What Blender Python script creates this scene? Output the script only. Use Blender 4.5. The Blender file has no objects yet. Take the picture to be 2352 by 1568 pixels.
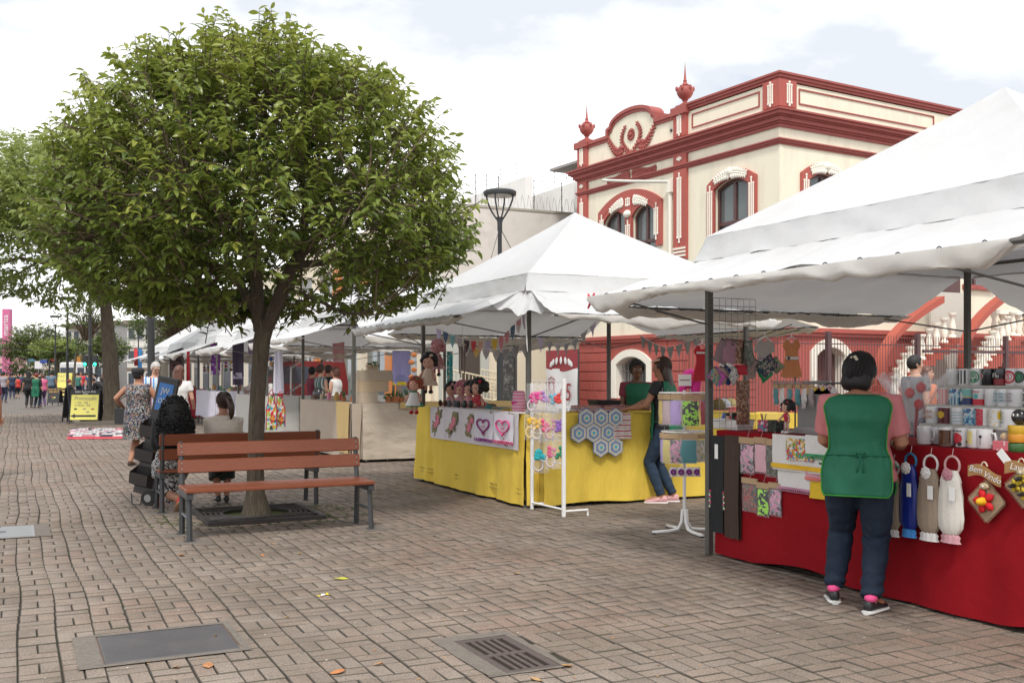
import bpy, math, random
import numpy as np
from math import sin, cos, pi, radians, atan2, sqrt, hypot
from mathutils import Vector, Matrix, noise
S = bpy.context.scene
COL = S.collection
random.seed(7)
RS = np.random.RandomState(7)
# ---------------------------------------------------------------- camera
# world: +Y runs down the street, +X towards the stalls, z up; camera stands at the origin, eye height 1.5 m
TH = math.atan2(1136.0, 2312.0)
CS, SN, FP = cos(TH), sin(TH), 2312.0
cam = bpy.data.cameras.new('camera'); co = bpy.data.objects.new('camera', cam); COL.objects.link(co)
co.location = (0, 0, 1.5); co.rotation_euler = (pi/2, 0, -TH)
cam.sensor_width = 36; cam.lens = 36*FP/2352; cam.shift_y = 78/2352; cam.clip_end = 1500; cam.clip_start = 0.1
S.camera = co
# ---------------------------------------------------------------- world: bright broken cloud over a daylight sky
SUN_EL, SUN_AZ = radians(54), radians(208)      # azimuth clockwise from +Y
W = bpy.data.worlds.new('World'); S.world = W; W.use_nodes = True
nt = W.node_tree; nt.nodes.clear()
def wn(t, **k):
    n = nt.nodes.new(t)
    for a, b in k.items(): setattr(n, a, b)
    return n
out = wn('ShaderNodeOutputWorld'); bg = wn('ShaderNodeBackground'); sky = wn('ShaderNodeTexSky', sky_type='NISHITA')
sky.sun_disc = False; sky.sun_elevation = SUN_EL; sky.sun_rotation = SUN_AZ
tc = wn('ShaderNodeTexCoord'); mp = wn('ShaderNodeMapping'); mp.inputs['Scale'].default_value = (1, 1, 2.6); mp.inputs['Location'].default_value = (2.2, 7.7, 3.3)
n1 = wn('ShaderNodeTexNoise'); n1.inputs['Scale'].default_value = 1.7; n1.inputs['Detail'].default_value = 7; n1.inputs['Roughness'].default_value = .55
n2 = wn('ShaderNodeTexNoise'); n2.inputs['Scale'].default_value = 3.3; n2.inputs['Detail'].default_value = 5
r1 = wn('ShaderNodeValToRGB'); r2 = wn('ShaderNodeValToRGB')
r1.color_ramp.elements[0].position = .40; r1.color_ramp.elements[0].color = (4.7, 4.95, 5.35, 1)
r1.color_ramp.elements[1].position = .56; r1.color_ramp.elements[1].color = (9.6, 9.6, 9.7, 1)
r2.color_ramp.elements[0].position = .23; r2.color_ramp.elements[0].color = (0, 0, 0, 1)
r2.color_ramp.elements[1].position = .31; r2.color_ramp.elements[1].color = (1, 1, 1, 1)
mx = wn('ShaderNodeMix', data_type='RGBA')
L = nt.links.new
L(tc.outputs['Generated'], mp.inputs[0]); L(mp.outputs[0], n1.inputs['Vector']); L(mp.outputs[0], n2.inputs['Vector'])
L(n1.outputs[0], r1.inputs[0]); L(n2.outputs[0], r2.inputs[0])
L(r2.outputs[0], mx.inputs[0]); L(sky.outputs[0], mx.inputs[6]); L(r1.outputs[0], mx.inputs[7])
L(mx.outputs[2], bg.inputs[0]); bg.inputs[1].default_value = .1; L(bg.outputs[0], out.inputs[0])
sl = bpy.data.lights.new('sun', 'SUN'); so = bpy.data.objects.new('sun', sl); COL.objects.link(so)
sl.energy = 1.5; sl.angle = radians(10); sl.color = (1, .96, .9)
sd = Vector((sin(SUN_AZ)*cos(SUN_EL), cos(SUN_AZ)*cos(SUN_EL), sin(SUN_EL)))
so.rotation_euler = sd.to_track_quat('Z', 'Y').to_euler()
S.view_settings.view_transform = 'Standard'; S.view_settings.look = 'None'; S.view_settings.gamma = 1; S.view_settings.use_curve_mapping = False
S.view_settings.exposure = 0.85
S.render.engine = 'CYCLES'; S.cycles.max_bounces = 6; S.cycles.transparent_max_bounces = 8
# ---------------------------------------------------------------- measuring helpers (points of the place read off the photograph)
def c2w(x, z): return (x*CS+z*SN, -x*SN+z*CS)
def gp(u, v):
    z = 1.5*FP/(v-862); return c2w((u-1176)/FP*z, z)
def onX(u, v, X):
    t = (u-1176)/FP; z = X/(t*CS+SN); return (X, z*(CS-t*SN), 1.5+(862-v)/FP*z)
def onY(u, v, Y):
    t = (u-1176)/FP; z = Y/(CS-t*SN); return (z*(t*CS+SN), Y, 1.5+(862-v)/FP*z)
def atz(u, v, z):
    x, y = c2w((u-1176)/FP*z, z); return (x, y, 1.5+(862-v)/FP*z)
VIEW = -TH          # rotz of a thing whose front faces the camera side
STREET = -pi/2      # rotz of a thing whose front faces the street (-X)
# ---------------------------------------------------------------- mesh builder
def sub(a, b): return (a[0]-b[0], a[1]-b[1], a[2]-b[2])
class M:
    def __init__(s): s.v = []; s.f = []; s.m = []
    def add(s, vs, fs, mi=0):
        o = len(s.v); s.v += [tuple(p) for p in vs]; s.f += [tuple(i+o for i in f) for f in fs]; s.m += [mi]*len(fs); return s
    def box(s, lo, hi, mi=0):
        x0, y0, z0 = lo; x1, y1, z1 = hi
        return s.add([(x0,y0,z0),(x1,y0,z0),(x1,y1,z0),(x0,y1,z0),(x0,y0,z1),(x1,y0,z1),(x1,y1,z1),(x0,y1,z1)],
                     [(0,3,2,1),(4,5,6,7),(0,1,5,4),(1,2,6,5),(2,3,7,6),(3,0,4,7)], mi)
    def cb(s, c, d, mi=0, rz=0, rx=0, ry=0):
        m = M().box((-d[0]/2,-d[1]/2,-d[2]/2),(d[0]/2,d[1]/2,d[2]/2))
        R = Matrix.Translation(c) @ Matrix.Rotation(rz,4,'Z') @ Matrix.Rotation(ry,4,'Y') @ Matrix.Rotation(rx,4,'X')
        return s.add([R@Vector(p) for p in m.v], m.f, mi)
    def chbox(s, lo, hi, b=.004, mi=0):     # box with chamfered edges
        pts = []
        x0,y0,z0 = lo; x1,y1,z1 = hi
        rings = []
        for z, k in ((z0,b),(z0+b,0),(z1-b,0),(z1,b)):
            a,c,e,g = x0+k,x1-k,y0+k,y1-k
            rings.append([(a+b,e,z),(c-b,e,z),(c,e+b,z),(c,g-b,z),(c-b,g,z),(a+b,g,z),(a,g-b,z),(a,e+b,z)])
        return s.loft(rings, mi=mi)
    def loft(s, rings, mi=0, cap=True, closed=True):
        n = len(rings[0]); vs = [p for r in rings for p in r]; fs = []
        for i in range(len(rings)-1):
            for j in range(n if closed else n-1):
                k = (j+1) % n; fs.append((i*n+j, i*n+k, (i+1)*n+k, (i+1)*n+j))
        if cap and closed:
            fs.append(tuple(range(n-1,-1,-1))); fs.append(tuple((len(rings)-1)*n+j for j in range(n)))
        return s.add(vs, fs, mi)
    def tube(s, pts, r, n=8, mi=0, cap=True, up=None, flat=1.0):
        P = [Vector(p) for p in pts]; N = len(P)
        if not hasattr(r, '__len__'): r = [r]*N
        rings = []; ref = None
        for i in range(N):
            d = (P[min(i+1,N-1)]-P[max(i-1,0)])
            if d.length < 1e-9: d = Vector((0,0,1))
            d.normalize()
            if ref is None:
                ref = Vector(up) if up else (Vector((0,0,1)) if abs(d.z) < .9 else Vector((0,1,0)))
            a = d.cross(ref)
            if a.length < 1e-6: a = d.cross(Vector((1,0,0)))
            a.normalize(); b = a.cross(d); ref = b
            rings.append([P[i]+a*(r[i]*cos(2*pi*j/n))+b*(flat*r[i]*sin(2*pi*j/n)) for j in range(n)])
        return s.loft(rings, mi, cap)
    def lathe(s, prof, n=16, c=(0,0,0), mi=0, sx=1, sy=1):
        return s.loft([[(c[0]+sx*r*cos(2*pi*j/n), c[1]+sy*r*sin(2*pi*j/n), c[2]+z) for j in range(n)] for r, z in prof], mi)
    def ell(s, c, r, n=14, m=9, mi=0, R=None):
        rings = []
        for i in range(m):
            a = -pi/2+pi*(i+.25 if i == 0 else i-.25 if i == m-1 else i)/(m-1)
            ring = []
            for j in range(n):
                p = Vector((r[0]*cos(a)*cos(2*pi*j/n), r[1]*cos(a)*sin(2*pi*j/n), r[2]*sin(a)))
                if R: p = R @ p
                ring.append(p+Vector(c))
            rings.append(ring)
        return s.loft(rings, mi)
    def grid(s, fn, nu, nv, mi=0):
        vs = [fn(i/nu, j/nv) for j in range(nv+1) for i in range(nu+1)]
        fs = [(j*(nu+1)+i, j*(nu+1)+i+1, (j+1)*(nu+1)+i+1, (j+1)*(nu+1)+i) for j in range(nv) for i in range(nu)]
        return s.add(vs, fs, mi)
    def prism(s, poly, y0, y1, mi=0):       # polygon in (x,z), extruded along y
        n = len(poly)
        a = sum(poly[i][0]*poly[(i+1)%n][1]-poly[(i+1)%n][0]*poly[i][1] for i in range(n))
        if a < 0: poly = poly[::-1]
        vs = [(p[0],y0,p[1]) for p in poly]+[(p[0],y1,p[1]) for p in poly]
        fs = [tuple(range(n)), tuple(range(2*n-1,n-1,-1))]+[(i, n+i, n+(i+1)%n, (i+1)%n) for i in range(n)]
        return s.add(vs, fs, mi)
    def strip(s, path, prof_fn, mi=0):      # path of (x,z); solid band between two offset lines, see callers
        return s
    def merge(s, o, T=None, mi=None):
        return s.add([T@Vector(p) for p in o.v] if T else o.v, o.f, 0) if mi is None else s.add([T@Vector(p) for p in o.v] if T else o.v, o.f, mi)
    def mesh(s, name, mats, smooth=None):
        me = bpy.data.meshes.new(name); me.from_pydata(s.v, [], s.f)
        for m in mats: me.materials.append(m)
        if len(mats) > 1: me.polygons.foreach_set('material_index', s.m)
        if smooth is not None: shade(me, smooth)
        me.update(); return me
    def obj(s, name, mats, parent=None, smooth=None, loc=None, rz=0, bevel=0):
        if not isinstance(mats, (list, tuple)): mats = [mats]
        return link(name, s.mesh(name, mats, smooth), parent, loc, rz, bevel)
def shade(me, ang=40):
    me.polygons.foreach_set('use_smooth', [True]*len(me.polygons))
    if ang < 180: me.set_sharp_from_angle(angle=radians(ang))
def link(name, me, parent=None, loc=None, rz=0, bevel=0):
    o = bpy.data.objects.new(name, me); COL.objects.link(o)
    if parent: o.parent = parent
    if loc: o.location = loc
    if rz: o.rotation_euler = (0,0,rz)
    if bevel:
        b = o.modifiers.new('bevel','BEVEL'); b.width = bevel; b.segments = 2; b.limit_method = 'ANGLE'
    return o
def tag(o, label=None, cat=None, group=None, kind=None):
    if label: o['label'] = label
    if cat: o['category'] = cat
    if group: o['group'] = group
    if kind: o['kind'] = kind
    return o
def thing(name, label, cat, loc=(0,0,0), rz=0, group=None):
    o = bpy.data.objects.new(name, None); COL.objects.link(o); o.location = loc; o.rotation_euler = (0,0,rz)
    o.empty_display_size = .1
    return tag(o, label, cat, group)
KIDS = {}
def dup(root, loc, rz, label, group=None):
    r = root.copy(); COL.objects.link(r); r.location = loc; r.rotation_euler = (0,0,rz); r['label'] = label
    if group: r['group'] = group
    def cp(src, dst):
        for ch in [o for o in list(bpy.data.objects) if o.parent == src]:
            c = ch.copy(); COL.objects.link(c); c.parent = dst
            cp(ch, c)
    cp(root, r)
    return r
def fastmesh(name, V, F, mats, smooth=False, attr=None):
    me = bpy.data.meshes.new(name); V = np.asarray(V, np.float32); F = np.asarray(F, np.int32)
    k = F.shape[1]
    me.vertices.add(len(V)); me.vertices.foreach_set('co', V.ravel())
    me.loops.add(F.size); me.loops.foreach_set('vertex_index', F.ravel())
    me.polygons.add(len(F)); me.polygons.foreach_set('loop_start', np.arange(0,F.size,k,dtype=np.int32))
    me.polygons.foreach_set('loop_total', np.full(len(F),k,np.int32)) if False else None
    if attr is not None:
        for nm, a in attr.items():
            at = me.attributes.new(nm,'FLOAT','POINT'); at.data.foreach_set('value', np.asarray(a,np.float32))
    for m in mats: me.materials.append(m)
    me.update(calc_edges=True)
    if smooth: me.polygons.foreach_set('use_smooth', [True]*len(F))
    return me
TMP = bpy.data.scenes.new('scratch')        # scratch scene for evaluating modifiers, removed at the end
def tmpdg():
    with bpy.context.temp_override(scene=TMP, view_layer=TMP.view_layers[0]): return bpy.context.evaluated_depsgraph_get()
_tx = {}
def text(body, size, m, parent, loc, rz=0, name='lettering', align='CENTER', tilt=0, ext=.002, shear=0, sx=1, bold=0):
    key = (body, size, align, ext, shear, m.name, bold)
    if key not in _tx:
        cu = bpy.data.curves.new(name,'FONT'); cu.body = body; cu.size = size; cu.extrude = ext; cu.align_x = align; cu.align_y = 'CENTER'; cu.shear = shear; cu.resolution_u = 2; cu.offset = bold
        o = bpy.data.objects.new('tmp', cu); TMP.collection.objects.link(o)
        me = bpy.data.meshes.new_from_object(o.evaluated_get(tmpdg())); bpy.data.objects.remove(o)
        me.materials.clear(); me.materials.append(m); _tx[key] = me
    o = link(name, _tx[key], parent)
    o.matrix_local = Matrix.Translation(loc) @ Matrix.Rotation(rz,4,'Z') @ Matrix.Rotation(pi/2,4,'X') @ Matrix.Rotation(tilt,4,'Z') @ Matrix.Diagonal((sx,1,1,1))
    return o
# ---------------------------------------------------------------- materials
MATS = {}
def newmat(name):
    m = bpy.data.materials.new(name); m.use_nodes = True; t = m.node_tree
    return m, t, t.nodes['Principled BSDF'], t.links.new
def rgba(c): return (c[0], c[1], c[2], 1)
def node(t, ty, **k):
    n = t.nodes.new(ty)
    for a, b in k.items():
        if a in n.inputs: n.inputs[a].default_value = b
        else: setattr(n, a, b)
    return n
def mat(name, col, rough=.6, var=.12, scale=18, bump=0, bscale=None, metal=0, trans=0, coat=0, stain=None, stscale=2.5, stamt=.5, spec=.5, alpha=1, stretch=(1,1,1), sheen=0, bd=.01):
    if name in MATS: return MATS[name]
    m, t, b, L = newmat(name); MATS[name] = m
    tcn = node(t,'ShaderNodeTexCoord'); mpn = node(t,'ShaderNodeMapping'); mpn.inputs['Scale'].default_value = stretch
    L(tcn.outputs['Object'], mpn.inputs[0])
    nz = node(t,'ShaderNodeTexNoise', Scale=scale, Detail=5, Roughness=.6); L(mpn.outputs[0], nz.inputs['Vector'])
    mxn = node(t,'ShaderNodeMix', data_type='RGBA')
    mxn.inputs[6].default_value = rgba([max(0,c*(1-var)) for c in col]); mxn.inputs[7].default_value = rgba([min(1,c*(1+var)) for c in col])
    L(nz.outputs[0], mxn.inputs[0]); res = mxn.outputs[2]
    if stain:
        n2_ = node(t,'ShaderNodeTexNoise', Scale=stscale, Detail=6, Roughness=.65); L(mpn.outputs[0], n2_.inputs['Vector'])
        rp = node(t,'ShaderNodeValToRGB'); rp.color_ramp.elements[0].position = .5; rp.color_ramp.elements[1].position = .75
        rp.color_ramp.elements[1].color = (stamt,stamt,stamt,1)
        L(n2_.outputs[0], rp.inputs[0])
        m2 = node(t,'ShaderNodeMix', data_type='RGBA'); m2.inputs[7].default_value = rgba(stain)
        L(rp.outputs[0], m2.inputs[0]); L(res, m2.inputs[6]); res = m2.outputs[2]
    L(res, b.inputs['Base Color'])
    b.inputs['Roughness'].default_value = rough; b.inputs['Metallic'].default_value = metal; b.inputs['Specular IOR Level'].default_value = spec
    b.inputs['Coat Weight'].default_value = coat; b.inputs['Alpha'].default_value = alpha; b.inputs['Sheen Weight'].default_value = sheen
    if bump:
        nb = node(t,'ShaderNodeTexNoise', Scale=bscale or scale*4, Detail=4); L(mpn.outputs[0], nb.inputs['Vector'])
        bp = node(t,'ShaderNodeBump', Strength=bump, Distance=bd); L(nb.outputs[0], bp.inputs['Height']); L(bp.outputs[0], b.inputs['Normal'])
    if trans: add_trans(t, b, L, res, trans)
    return m
def add_trans(t, b, L, res, k):
    tr = node(t,'ShaderNodeBsdfTranslucent'); L(res, tr.inputs['Color'])
    ms = node(t,'ShaderNodeMixShader'); ms.inputs[0].default_value = k
    o = t.nodes['Material Output']; L(b.outputs[0], ms.inputs[1]); L(tr.outputs[0], ms.inputs[2]); L(ms.outputs[0], o.inputs['Surface'])
def patt(name, kind, cols, scale=30, rough=.75, axis='x', dist=0, bump=0, trans=0):
    """flat print: 'vor' random coloured cells, 'band' stripes along an axis, 'noise' blotches, 'dots' dots on a ground"""
    if name in MATS: return MATS[name]
    m, t, b, L = newmat(name); MATS[name] = m
    tcn = node(t,'ShaderNodeTexCoord'); src = tcn.outputs['Object']
    if dist:
        nz = node(t,'ShaderNodeTexNoise', Scale=scale*.5, Detail=2); L(src, nz.inputs['Vector'])
        va = node(t,'ShaderNodeVectorMath', operation='MULTIPLY_ADD'); va.inputs[1].default_value = (dist,)*3
        L(nz.outputs['Color'], va.inputs[0]); L(src, va.inputs[2]); src = va.outputs[0]
    rp = node(t,'ShaderNodeValToRGB'); cr = rp.color_ramp; cr.interpolation = 'CONSTANT'
    n = len(cols)
    while len(cr.elements) < n: cr.elements.new(1)
    if kind == 'band':
        sx = node(t,'ShaderNodeSeparateXYZ'); L(src, sx.inputs[0])
        mu = node(t,'ShaderNodeMath', operation='MULTIPLY'); mu.inputs[1].default_value = scale; L(sx.outputs['XYZ'.index(axis.upper())], mu.inputs[0])
        fr = node(t,'ShaderNodeMath', operation='FRACT'); L(mu.outputs[0], fr.inputs[0]); val = fr.outputs[0]
        pos = [i/n for i in range(n)]
    elif kind == 'vor':
        vo = node(t,'ShaderNodeTexVoronoi', Scale=scale); L(src, vo.inputs['Vector'])
        sx = node(t,'ShaderNodeSeparateColor'); L(vo.outputs['Color'], sx.inputs[0]); val = sx.outputs[0]; pos = [i/n for i in range(n)]
    elif kind == 'dots':
        vo = node(t,'ShaderNodeTexVoronoi', Scale=scale); vo.inputs['Randomness'].default_value = .6; L(src, vo.inputs['Vector'])
        val = vo.outputs['Distance']; pos = [0]+[.22+.18*i for i in range(n-1)]
    else:
        nz = node(t,'ShaderNodeTexNoise', Scale=scale, Detail=3); L(src, nz.inputs['Vector']); val = nz.outputs[0]
        pos = [0]+[.36+.28*i/max(1,n-2) for i in range(n-1)]
    for i in range(n): cr.elements[i].position = pos[i]; cr.elements[i].color = rgba(cols[i])
    L(val, rp.inputs[0]); L(rp.outputs[0], b.inputs['Base Color']); b.inputs['Roughness'].default_value = rough
    if bump:
        nb = node(t,'ShaderNodeTexNoise', Scale=250); L(tcn.outputs['Object'], nb.inputs['Vector'])
        bp = node(t,'ShaderNodeBump', Strength=bump, Distance=.005); L(nb.outputs[0], bp.inputs['Height']); L(bp.outputs[0], b.inputs['Normal'])
    if trans: add_trans(t, b, L, rp.outputs[0], trans)
    return m
def plain(name, col, rough=.6): return mat(name, col, rough, var=.06)
_pc = {}
def pc(col, rough=.75, kind='cloth'):       # small dyed goods: one material per colour
    key = (tuple(round(c,3) for c in col), rough, kind)
    if key not in _pc: _pc[key] = mat(kind+'_dye_%d' % len(_pc), col, rough, var=.12, scale=60, bump=.15 if kind == 'cloth' else 0, bscale=300)
    return _pc[key]
METAL = mat('dark_grey_metal', (.055,.058,.062), .45, var=.2, metal=.3)
STEEL = mat('galvanised_steel', (.30,.30,.29), .5, var=.2, metal=.5, scale=9)
POSTM = mat('weathered_post', (.11,.105,.095), .55, var=.3, metal=.3, scale=7)
WHITEM = mat('white_enamel', (.78,.77,.75), .35, var=.05)
VINYL = mat('white_vinyl', (.58,.585,.59), .45, var=.05, scale=3, bump=.5, bscale=4, bd=.03, trans=.17, stain=(.52,.50,.46), stscale=1.6, stamt=.5)
VINYL_OLD = mat('old_clear_vinyl', (.66,.64,.60), .32, var=.06, scale=4, bump=.35, bscale=9, trans=.3, stain=(.55,.48,.38), stscale=2.2, stamt=.6)
BLACKP = mat('black_plastic', (.02,.02,.022), .4)
KRAFT = mat('kraft_card', (.42,.29,.17), .8, var=.1)
PAPER = mat('white_paper', (.78,.78,.76), .7, var=.04)
BAG = mat('clear_bag', (.82,.82,.84), .10, var=.03, alpha=.10)
GLASS = mat('window_glass', (.10,.12,.12), .05, var=.25, scale=1.2, spec=.8)
WOODP = mat('pale_plywood', (.52,.40,.27), .6, var=.12, scale=6, stretch=(1,1,8))
# ---------------------------------------------------------------- ground
def ground_mats():
    # far paving: brick texture, the same stone as the built pavers
    m, t, b, L = newmat('far_paving')
    tcn = node(t,'ShaderNodeTexCoord'); br = node(t,'ShaderNodeTexBrick', Scale=1.0)
    br.inputs['Color1'].default_value = (.168,.142,.122,1); br.inputs['Color2'].default_value = (.172,.147,.126,1); br.inputs['Mortar'].default_value = (.12,.10,.08,1)
    br.inputs['Brick Width'].default_value = .245; br.inputs['Row Height'].default_value = .1225; br.inputs['Mortar Size'].default_value = .007
    nz = node(t,'ShaderNodeTexNoise', Scale=.5, Detail=5); mxn = node(t,'ShaderNodeMix', data_type='RGBA', blend_type='MULTIPLY'); mxn.inputs[0].default_value = .5
    L(tcn.outputs['Object'], br.inputs['Vector']); L(tcn.outputs['Object'], nz.inputs['Vector']); L(br.outputs[0], mxn.inputs[6]); L(nz.outputs[0], mxn.inputs[7])
    L(mxn.outputs[2], b.inputs['Base Color']); b.inputs['Roughness'].default_value = .85
    res = [m]
    for nm, use_attr in (('paver_stone', False), ('paver_stone_field', True)):
        m, t, b, L = newmat(nm)
        if use_attr: a = node(t,'ShaderNodeAttribute', attribute_name='rnd'); rv = a.outputs['Fac']
        else: a = node(t,'ShaderNodeObjectInfo'); rv = a.outputs['Random']
        g = node(t,'ShaderNodeNewGeometry')
        rp = node(t,'ShaderNodeValToRGB'); cr = rp.color_ramp
        cols = [(.188,.153,.128),(.213,.173,.145),(.227,.178,.147),(.205,.169,.143),(.245,.203,.172)]
        while len(cr.elements) < 5: cr.elements.new(.5)
        for i, c in enumerate(cols): cr.elements[i].position = i/4; cr.elements[i].color = rgba(c)
        L(rv, rp.inputs[0])
        # patches where a redder batch of stone was laid
        n1_ = node(t,'ShaderNodeTexNoise', Scale=.42, Detail=2); L(g.outputs['Position'], n1_.inputs['Vector'])
        r2_ = node(t,'ShaderNodeValToRGB'); r2_.color_ramp.elements[0].position = .50; r2_.color_ramp.elements[1].position = .62; L(n1_.outputs[0], r2_.inputs[0])
        mu = node(t,'ShaderNodeMath', operation='MULTIPLY'); L(r2_.outputs[0], mu.inputs[0]); L(rv, mu.inputs[1])
        m1 = node(t,'ShaderNodeMix', data_type='RGBA'); m1.inputs[7].default_value = (.232,.162,.131,1); L(mu.outputs[0], m1.inputs[0]); L(rp.outputs[0], m1.inputs[6])
        # aggregate grain
        n3 = node(t,'ShaderNodeTexNoise', Scale=95, Detail=4, Roughness=.8); L(g.outputs['Position'], n3.inputs['Vector'])
        r3 = node(t,'ShaderNodeValToRGB'); r3.color_ramp.elements[0].position = .3; r3.color_ramp.elements[0].color = (.42,.42,.42,1); r3.color_ramp.elements[1].position = .72; r3.color_ramp.elements[1].color = (1.75,1.75,1.70,1)
        L(n3.outputs[0], r3.inputs[0])
        m2 = node(t,'ShaderNodeMix', data_type='RGBA', blend_type='MULTIPLY'); m2.inputs[0].default_value = 1; L(m1.outputs[2], m2.inputs[6]); L(r3.outputs[0], m2.inputs[7])
        # worn dirt
        n4 = node(t,'ShaderNodeTexNoise', Scale=1.1, Detail=7, Roughness=.7); L(g.outputs['Position'], n4.inputs['Vector'])
        r4 = node(t,'ShaderNodeValToRGB'); r4.color_ramp.elements[0].position = .35; r4.color_ramp.elements[0].color = (.72,.70,.66,1); r4.color_ramp.elements[1].position = .65; r4.color_ramp.elements[1].color = (1.08,1.08,1.08,1)
        L(n4.outputs[0], r4.inputs[0])
        m3 = node(t,'ShaderNodeMix', data_type='RGBA', blend_type='MULTIPLY'); m3.inputs[0].default_value = 1; L(m2.outputs[2], m3.inputs[6]); L(r4.outputs[0], m3.inputs[7])
        L(m3.outputs[2], b.inputs['Base Color']); b.inputs['Roughness'].default_value = .82; b.inputs['Specular IOR Level'].default_value = .35
        bp = node(t,'ShaderNodeBump', Strength=.5, Distance=.004); L(n3.outputs[0], bp.inputs['Height']); L(bp.outputs[0], b.inputs['Normal'])
        res.append(m)
    m, t, b, L = newmat('joint_soil')
    g = node(t,'ShaderNodeNewGeometry'); n1_ = node(t,'ShaderNodeTexNoise', Scale=.8, Detail=6, Roughness=.75); L(g.outputs['Position'], n1_.inputs['Vector'])
    rp = node(t,'ShaderNodeValToRGB'); rp.color_ramp.elements[0].position = .48; rp.color_ramp.elements[0].color = (.040,.032,.025,1); rp.color_ramp.elements[1].position = .64; rp.color_ramp.elements[1].color = (.045,.055,.015,1)
    L(n1_.outputs[0], rp.inputs[0]); L(rp.outputs[0], b.inputs['Base Color']); b.inputs['Roughness'].default_value = .95
    res.append(m); return res
FARP, PAVER, PAVERF, JOINT = ground_mats()
me = bpy.data.meshes.new('ground'); me.from_pydata([(-400,-60,-.035),(400,-60,-.035),(400,700,-.035),(-400,700,-.035)],[],[(0,1,2,3)]); me.materials.append(FARP)
tag(link('ground', me), kind='structure')
M().add([(-4.85,1.5,-.0125),(10.6,1.5,-.0125),(10.6,44,-.0125),(-4.85,44,-.0125)],[(0,1,2,3)]).obj('paving_bed', JOINT)
PVT = bpy.data.objects['paving_bed']; tag(PVT, kind='structure')
TREE = gp(588,1183)
HOLES = []          # (x0,x1,y0,y1) kept free of pavers
def hole(x0,x1,y0,y1): HOLES.append((x0,x1,y0,y1)); return (x0,x1,y0,y1)
# plate, drain and cover read off the photo
PL = [gp(224,1467), gp(512,1430), gp(553,1487), gp(234,1532)]
px0 = (PL[0][0]+PL[3][0])/2; px1 = (PL[1][0]+PL[2][0])/2; py0 = (PL[2][1]+PL[3][1])/2; py1 = (PL[0][1]+PL[1][1])/2
PLATE = (px0, px1, py0, py1); hole(px0-.06, px1-.02, py0+.02, py1-.02)
DR = [gp(1050,1476), gp(1160,1457), gp(1282,1528), gp(1163,1552)]
DRAIN = ((DR[0][0]+DR[3][0])/2, (DR[1][0]+DR[2][0])/2, (DR[2][1]+DR[3][1])/2, (DR[0][1]+DR[1][1])/2); hole(DRAIN[0]-.04, DRAIN[1]-.01, DRAIN[2]+.03, DRAIN[3]+.03)
CV = [gp(-60,1213), gp(78,1207), gp(82,1231), gp(-60,1241)]
COVER = ((CV[0][0]+CV[3][0])/2, (CV[1][0]+CV[2][0])/2, (CV[2][1]+CV[3][1])/2, (CV[0][1]+CV[1][1])/2); hole(COVER[0]-.03, COVER[1]+.06, COVER[2]+.02, COVER[3]-.02)
GR = (TREE[0]-.62, TREE[0]+.62, TREE[1]-.62, TREE[1]+.55)
md = .20; bw = md/2
def paver_list():
    out = []
    for i in range(int(-4.8/md), int(10.4/md)):
        for j in range(int(1.7/md), int(44/md)):
            x0, y0 = i*md, j*md
            wob = .014*sin(y0*1.1+i*.13)+.008*sin(y0*2.7+i*.21)+.002*sin(i*2.3+y0)
            if (i+j) % 2: cells = [(x0+md/2, y0+bw/2, md, bw), (x0+md/2, y0+bw*1.5, md, bw)]
            else: cells = [(x0+bw/2, y0+md/2, bw, md), (x0+bw*1.5, y0+md/2, bw, md)]
            for cx, cy, w, d in cells:
                if any(a < cx < b_ and c < cy < d_ for a,b_,c,d_ in HOLES): continue
                if hypot(cx-TREE[0], cy-TREE[1]) < .35: continue
                out.append((cx+wob, cy, w, d))
    return out
pv = paver_list()
def camz(x, y): return x*SN+y*CS
def inview(x, y, mrg=0):
    z = camz(x, y)
    if z < 1: return False
    u = 1176+FP*(x*CS-y*SN)/z; v = 862+1.5*FP/z
    return -mrg < u < 2352+mrg and v < 1568+mrg
vis = sorted([p for p in pv if inview(p[0], p[1], -8)], key=lambda p: camz(p[0], p[1]))
near = set(vis[:300])
def paver_geo(w, d, b=.0038, g=.0031):
    a, c = w/2-g, d/2-g
    V = [(-a,-c,-.014),(a,-c,-.014),(a,c,-.014),(-a,c,-.014),(-a,-c,-b),(a,-c,-b),(a,c,-b),(-a,c,-b),(-a+b,-c+b,0),(a-b,-c+b,0),(a-b,c-b,0),(-a+b,c-b,0)]
    Fq = [(0,1,5,4),(1,2,6,5),(2,3,7,6),(3,0,4,7),(4,5,9,8),(5,6,10,9),(6,7,11,10),(7,4,8,11),(8,9,10,11)]
    return V, Fq
V1, Fq = paver_geo(md, bw)
ARRIS = mat('dirty_paver_edge',(.098,.081,.066),.95,var=.4,scale=9,stain=(.07,.075,.03),stscale=1.2,stamt=.6)
def paver_me(w, d):
    V, F_ = paver_geo(w, d); me = bpy.data.meshes.new('paver'); me.from_pydata(V,[],F_); me.materials.append(PAVER); me.materials.append(ARRIS); me.polygons.foreach_set('material_index',[1]*8+[0]); return me
PM = {True: paver_me(md,bw), False: paver_me(bw,md)}
VV = []; FF = []; RR = []
for k, (x,y,w,d) in enumerate(pv):
    h = random.gauss(0,.0016); tx = random.gauss(0,.010); ty = random.gauss(0,.010); rz = random.gauss(0,.008)
    if (x,y,w,d) in near:
        o = link('paver', PM[w > d], PVT, (x,y,h)); o.rotation_euler = (tx,ty,rz)
    else:
        V, F_ = (V1, Fq) if w > d else paver_geo(w,d)
        o = len(VV)
        for (a,b,c) in V: VV.append((x+a-b*rz, y+b+a*rz, h+c+b*tx-a*ty))
        FF += [(q[0]+o,q[1]+o,q[2]+o,q[3]+o) for q in F_]; RR += [random.random()]*12
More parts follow.
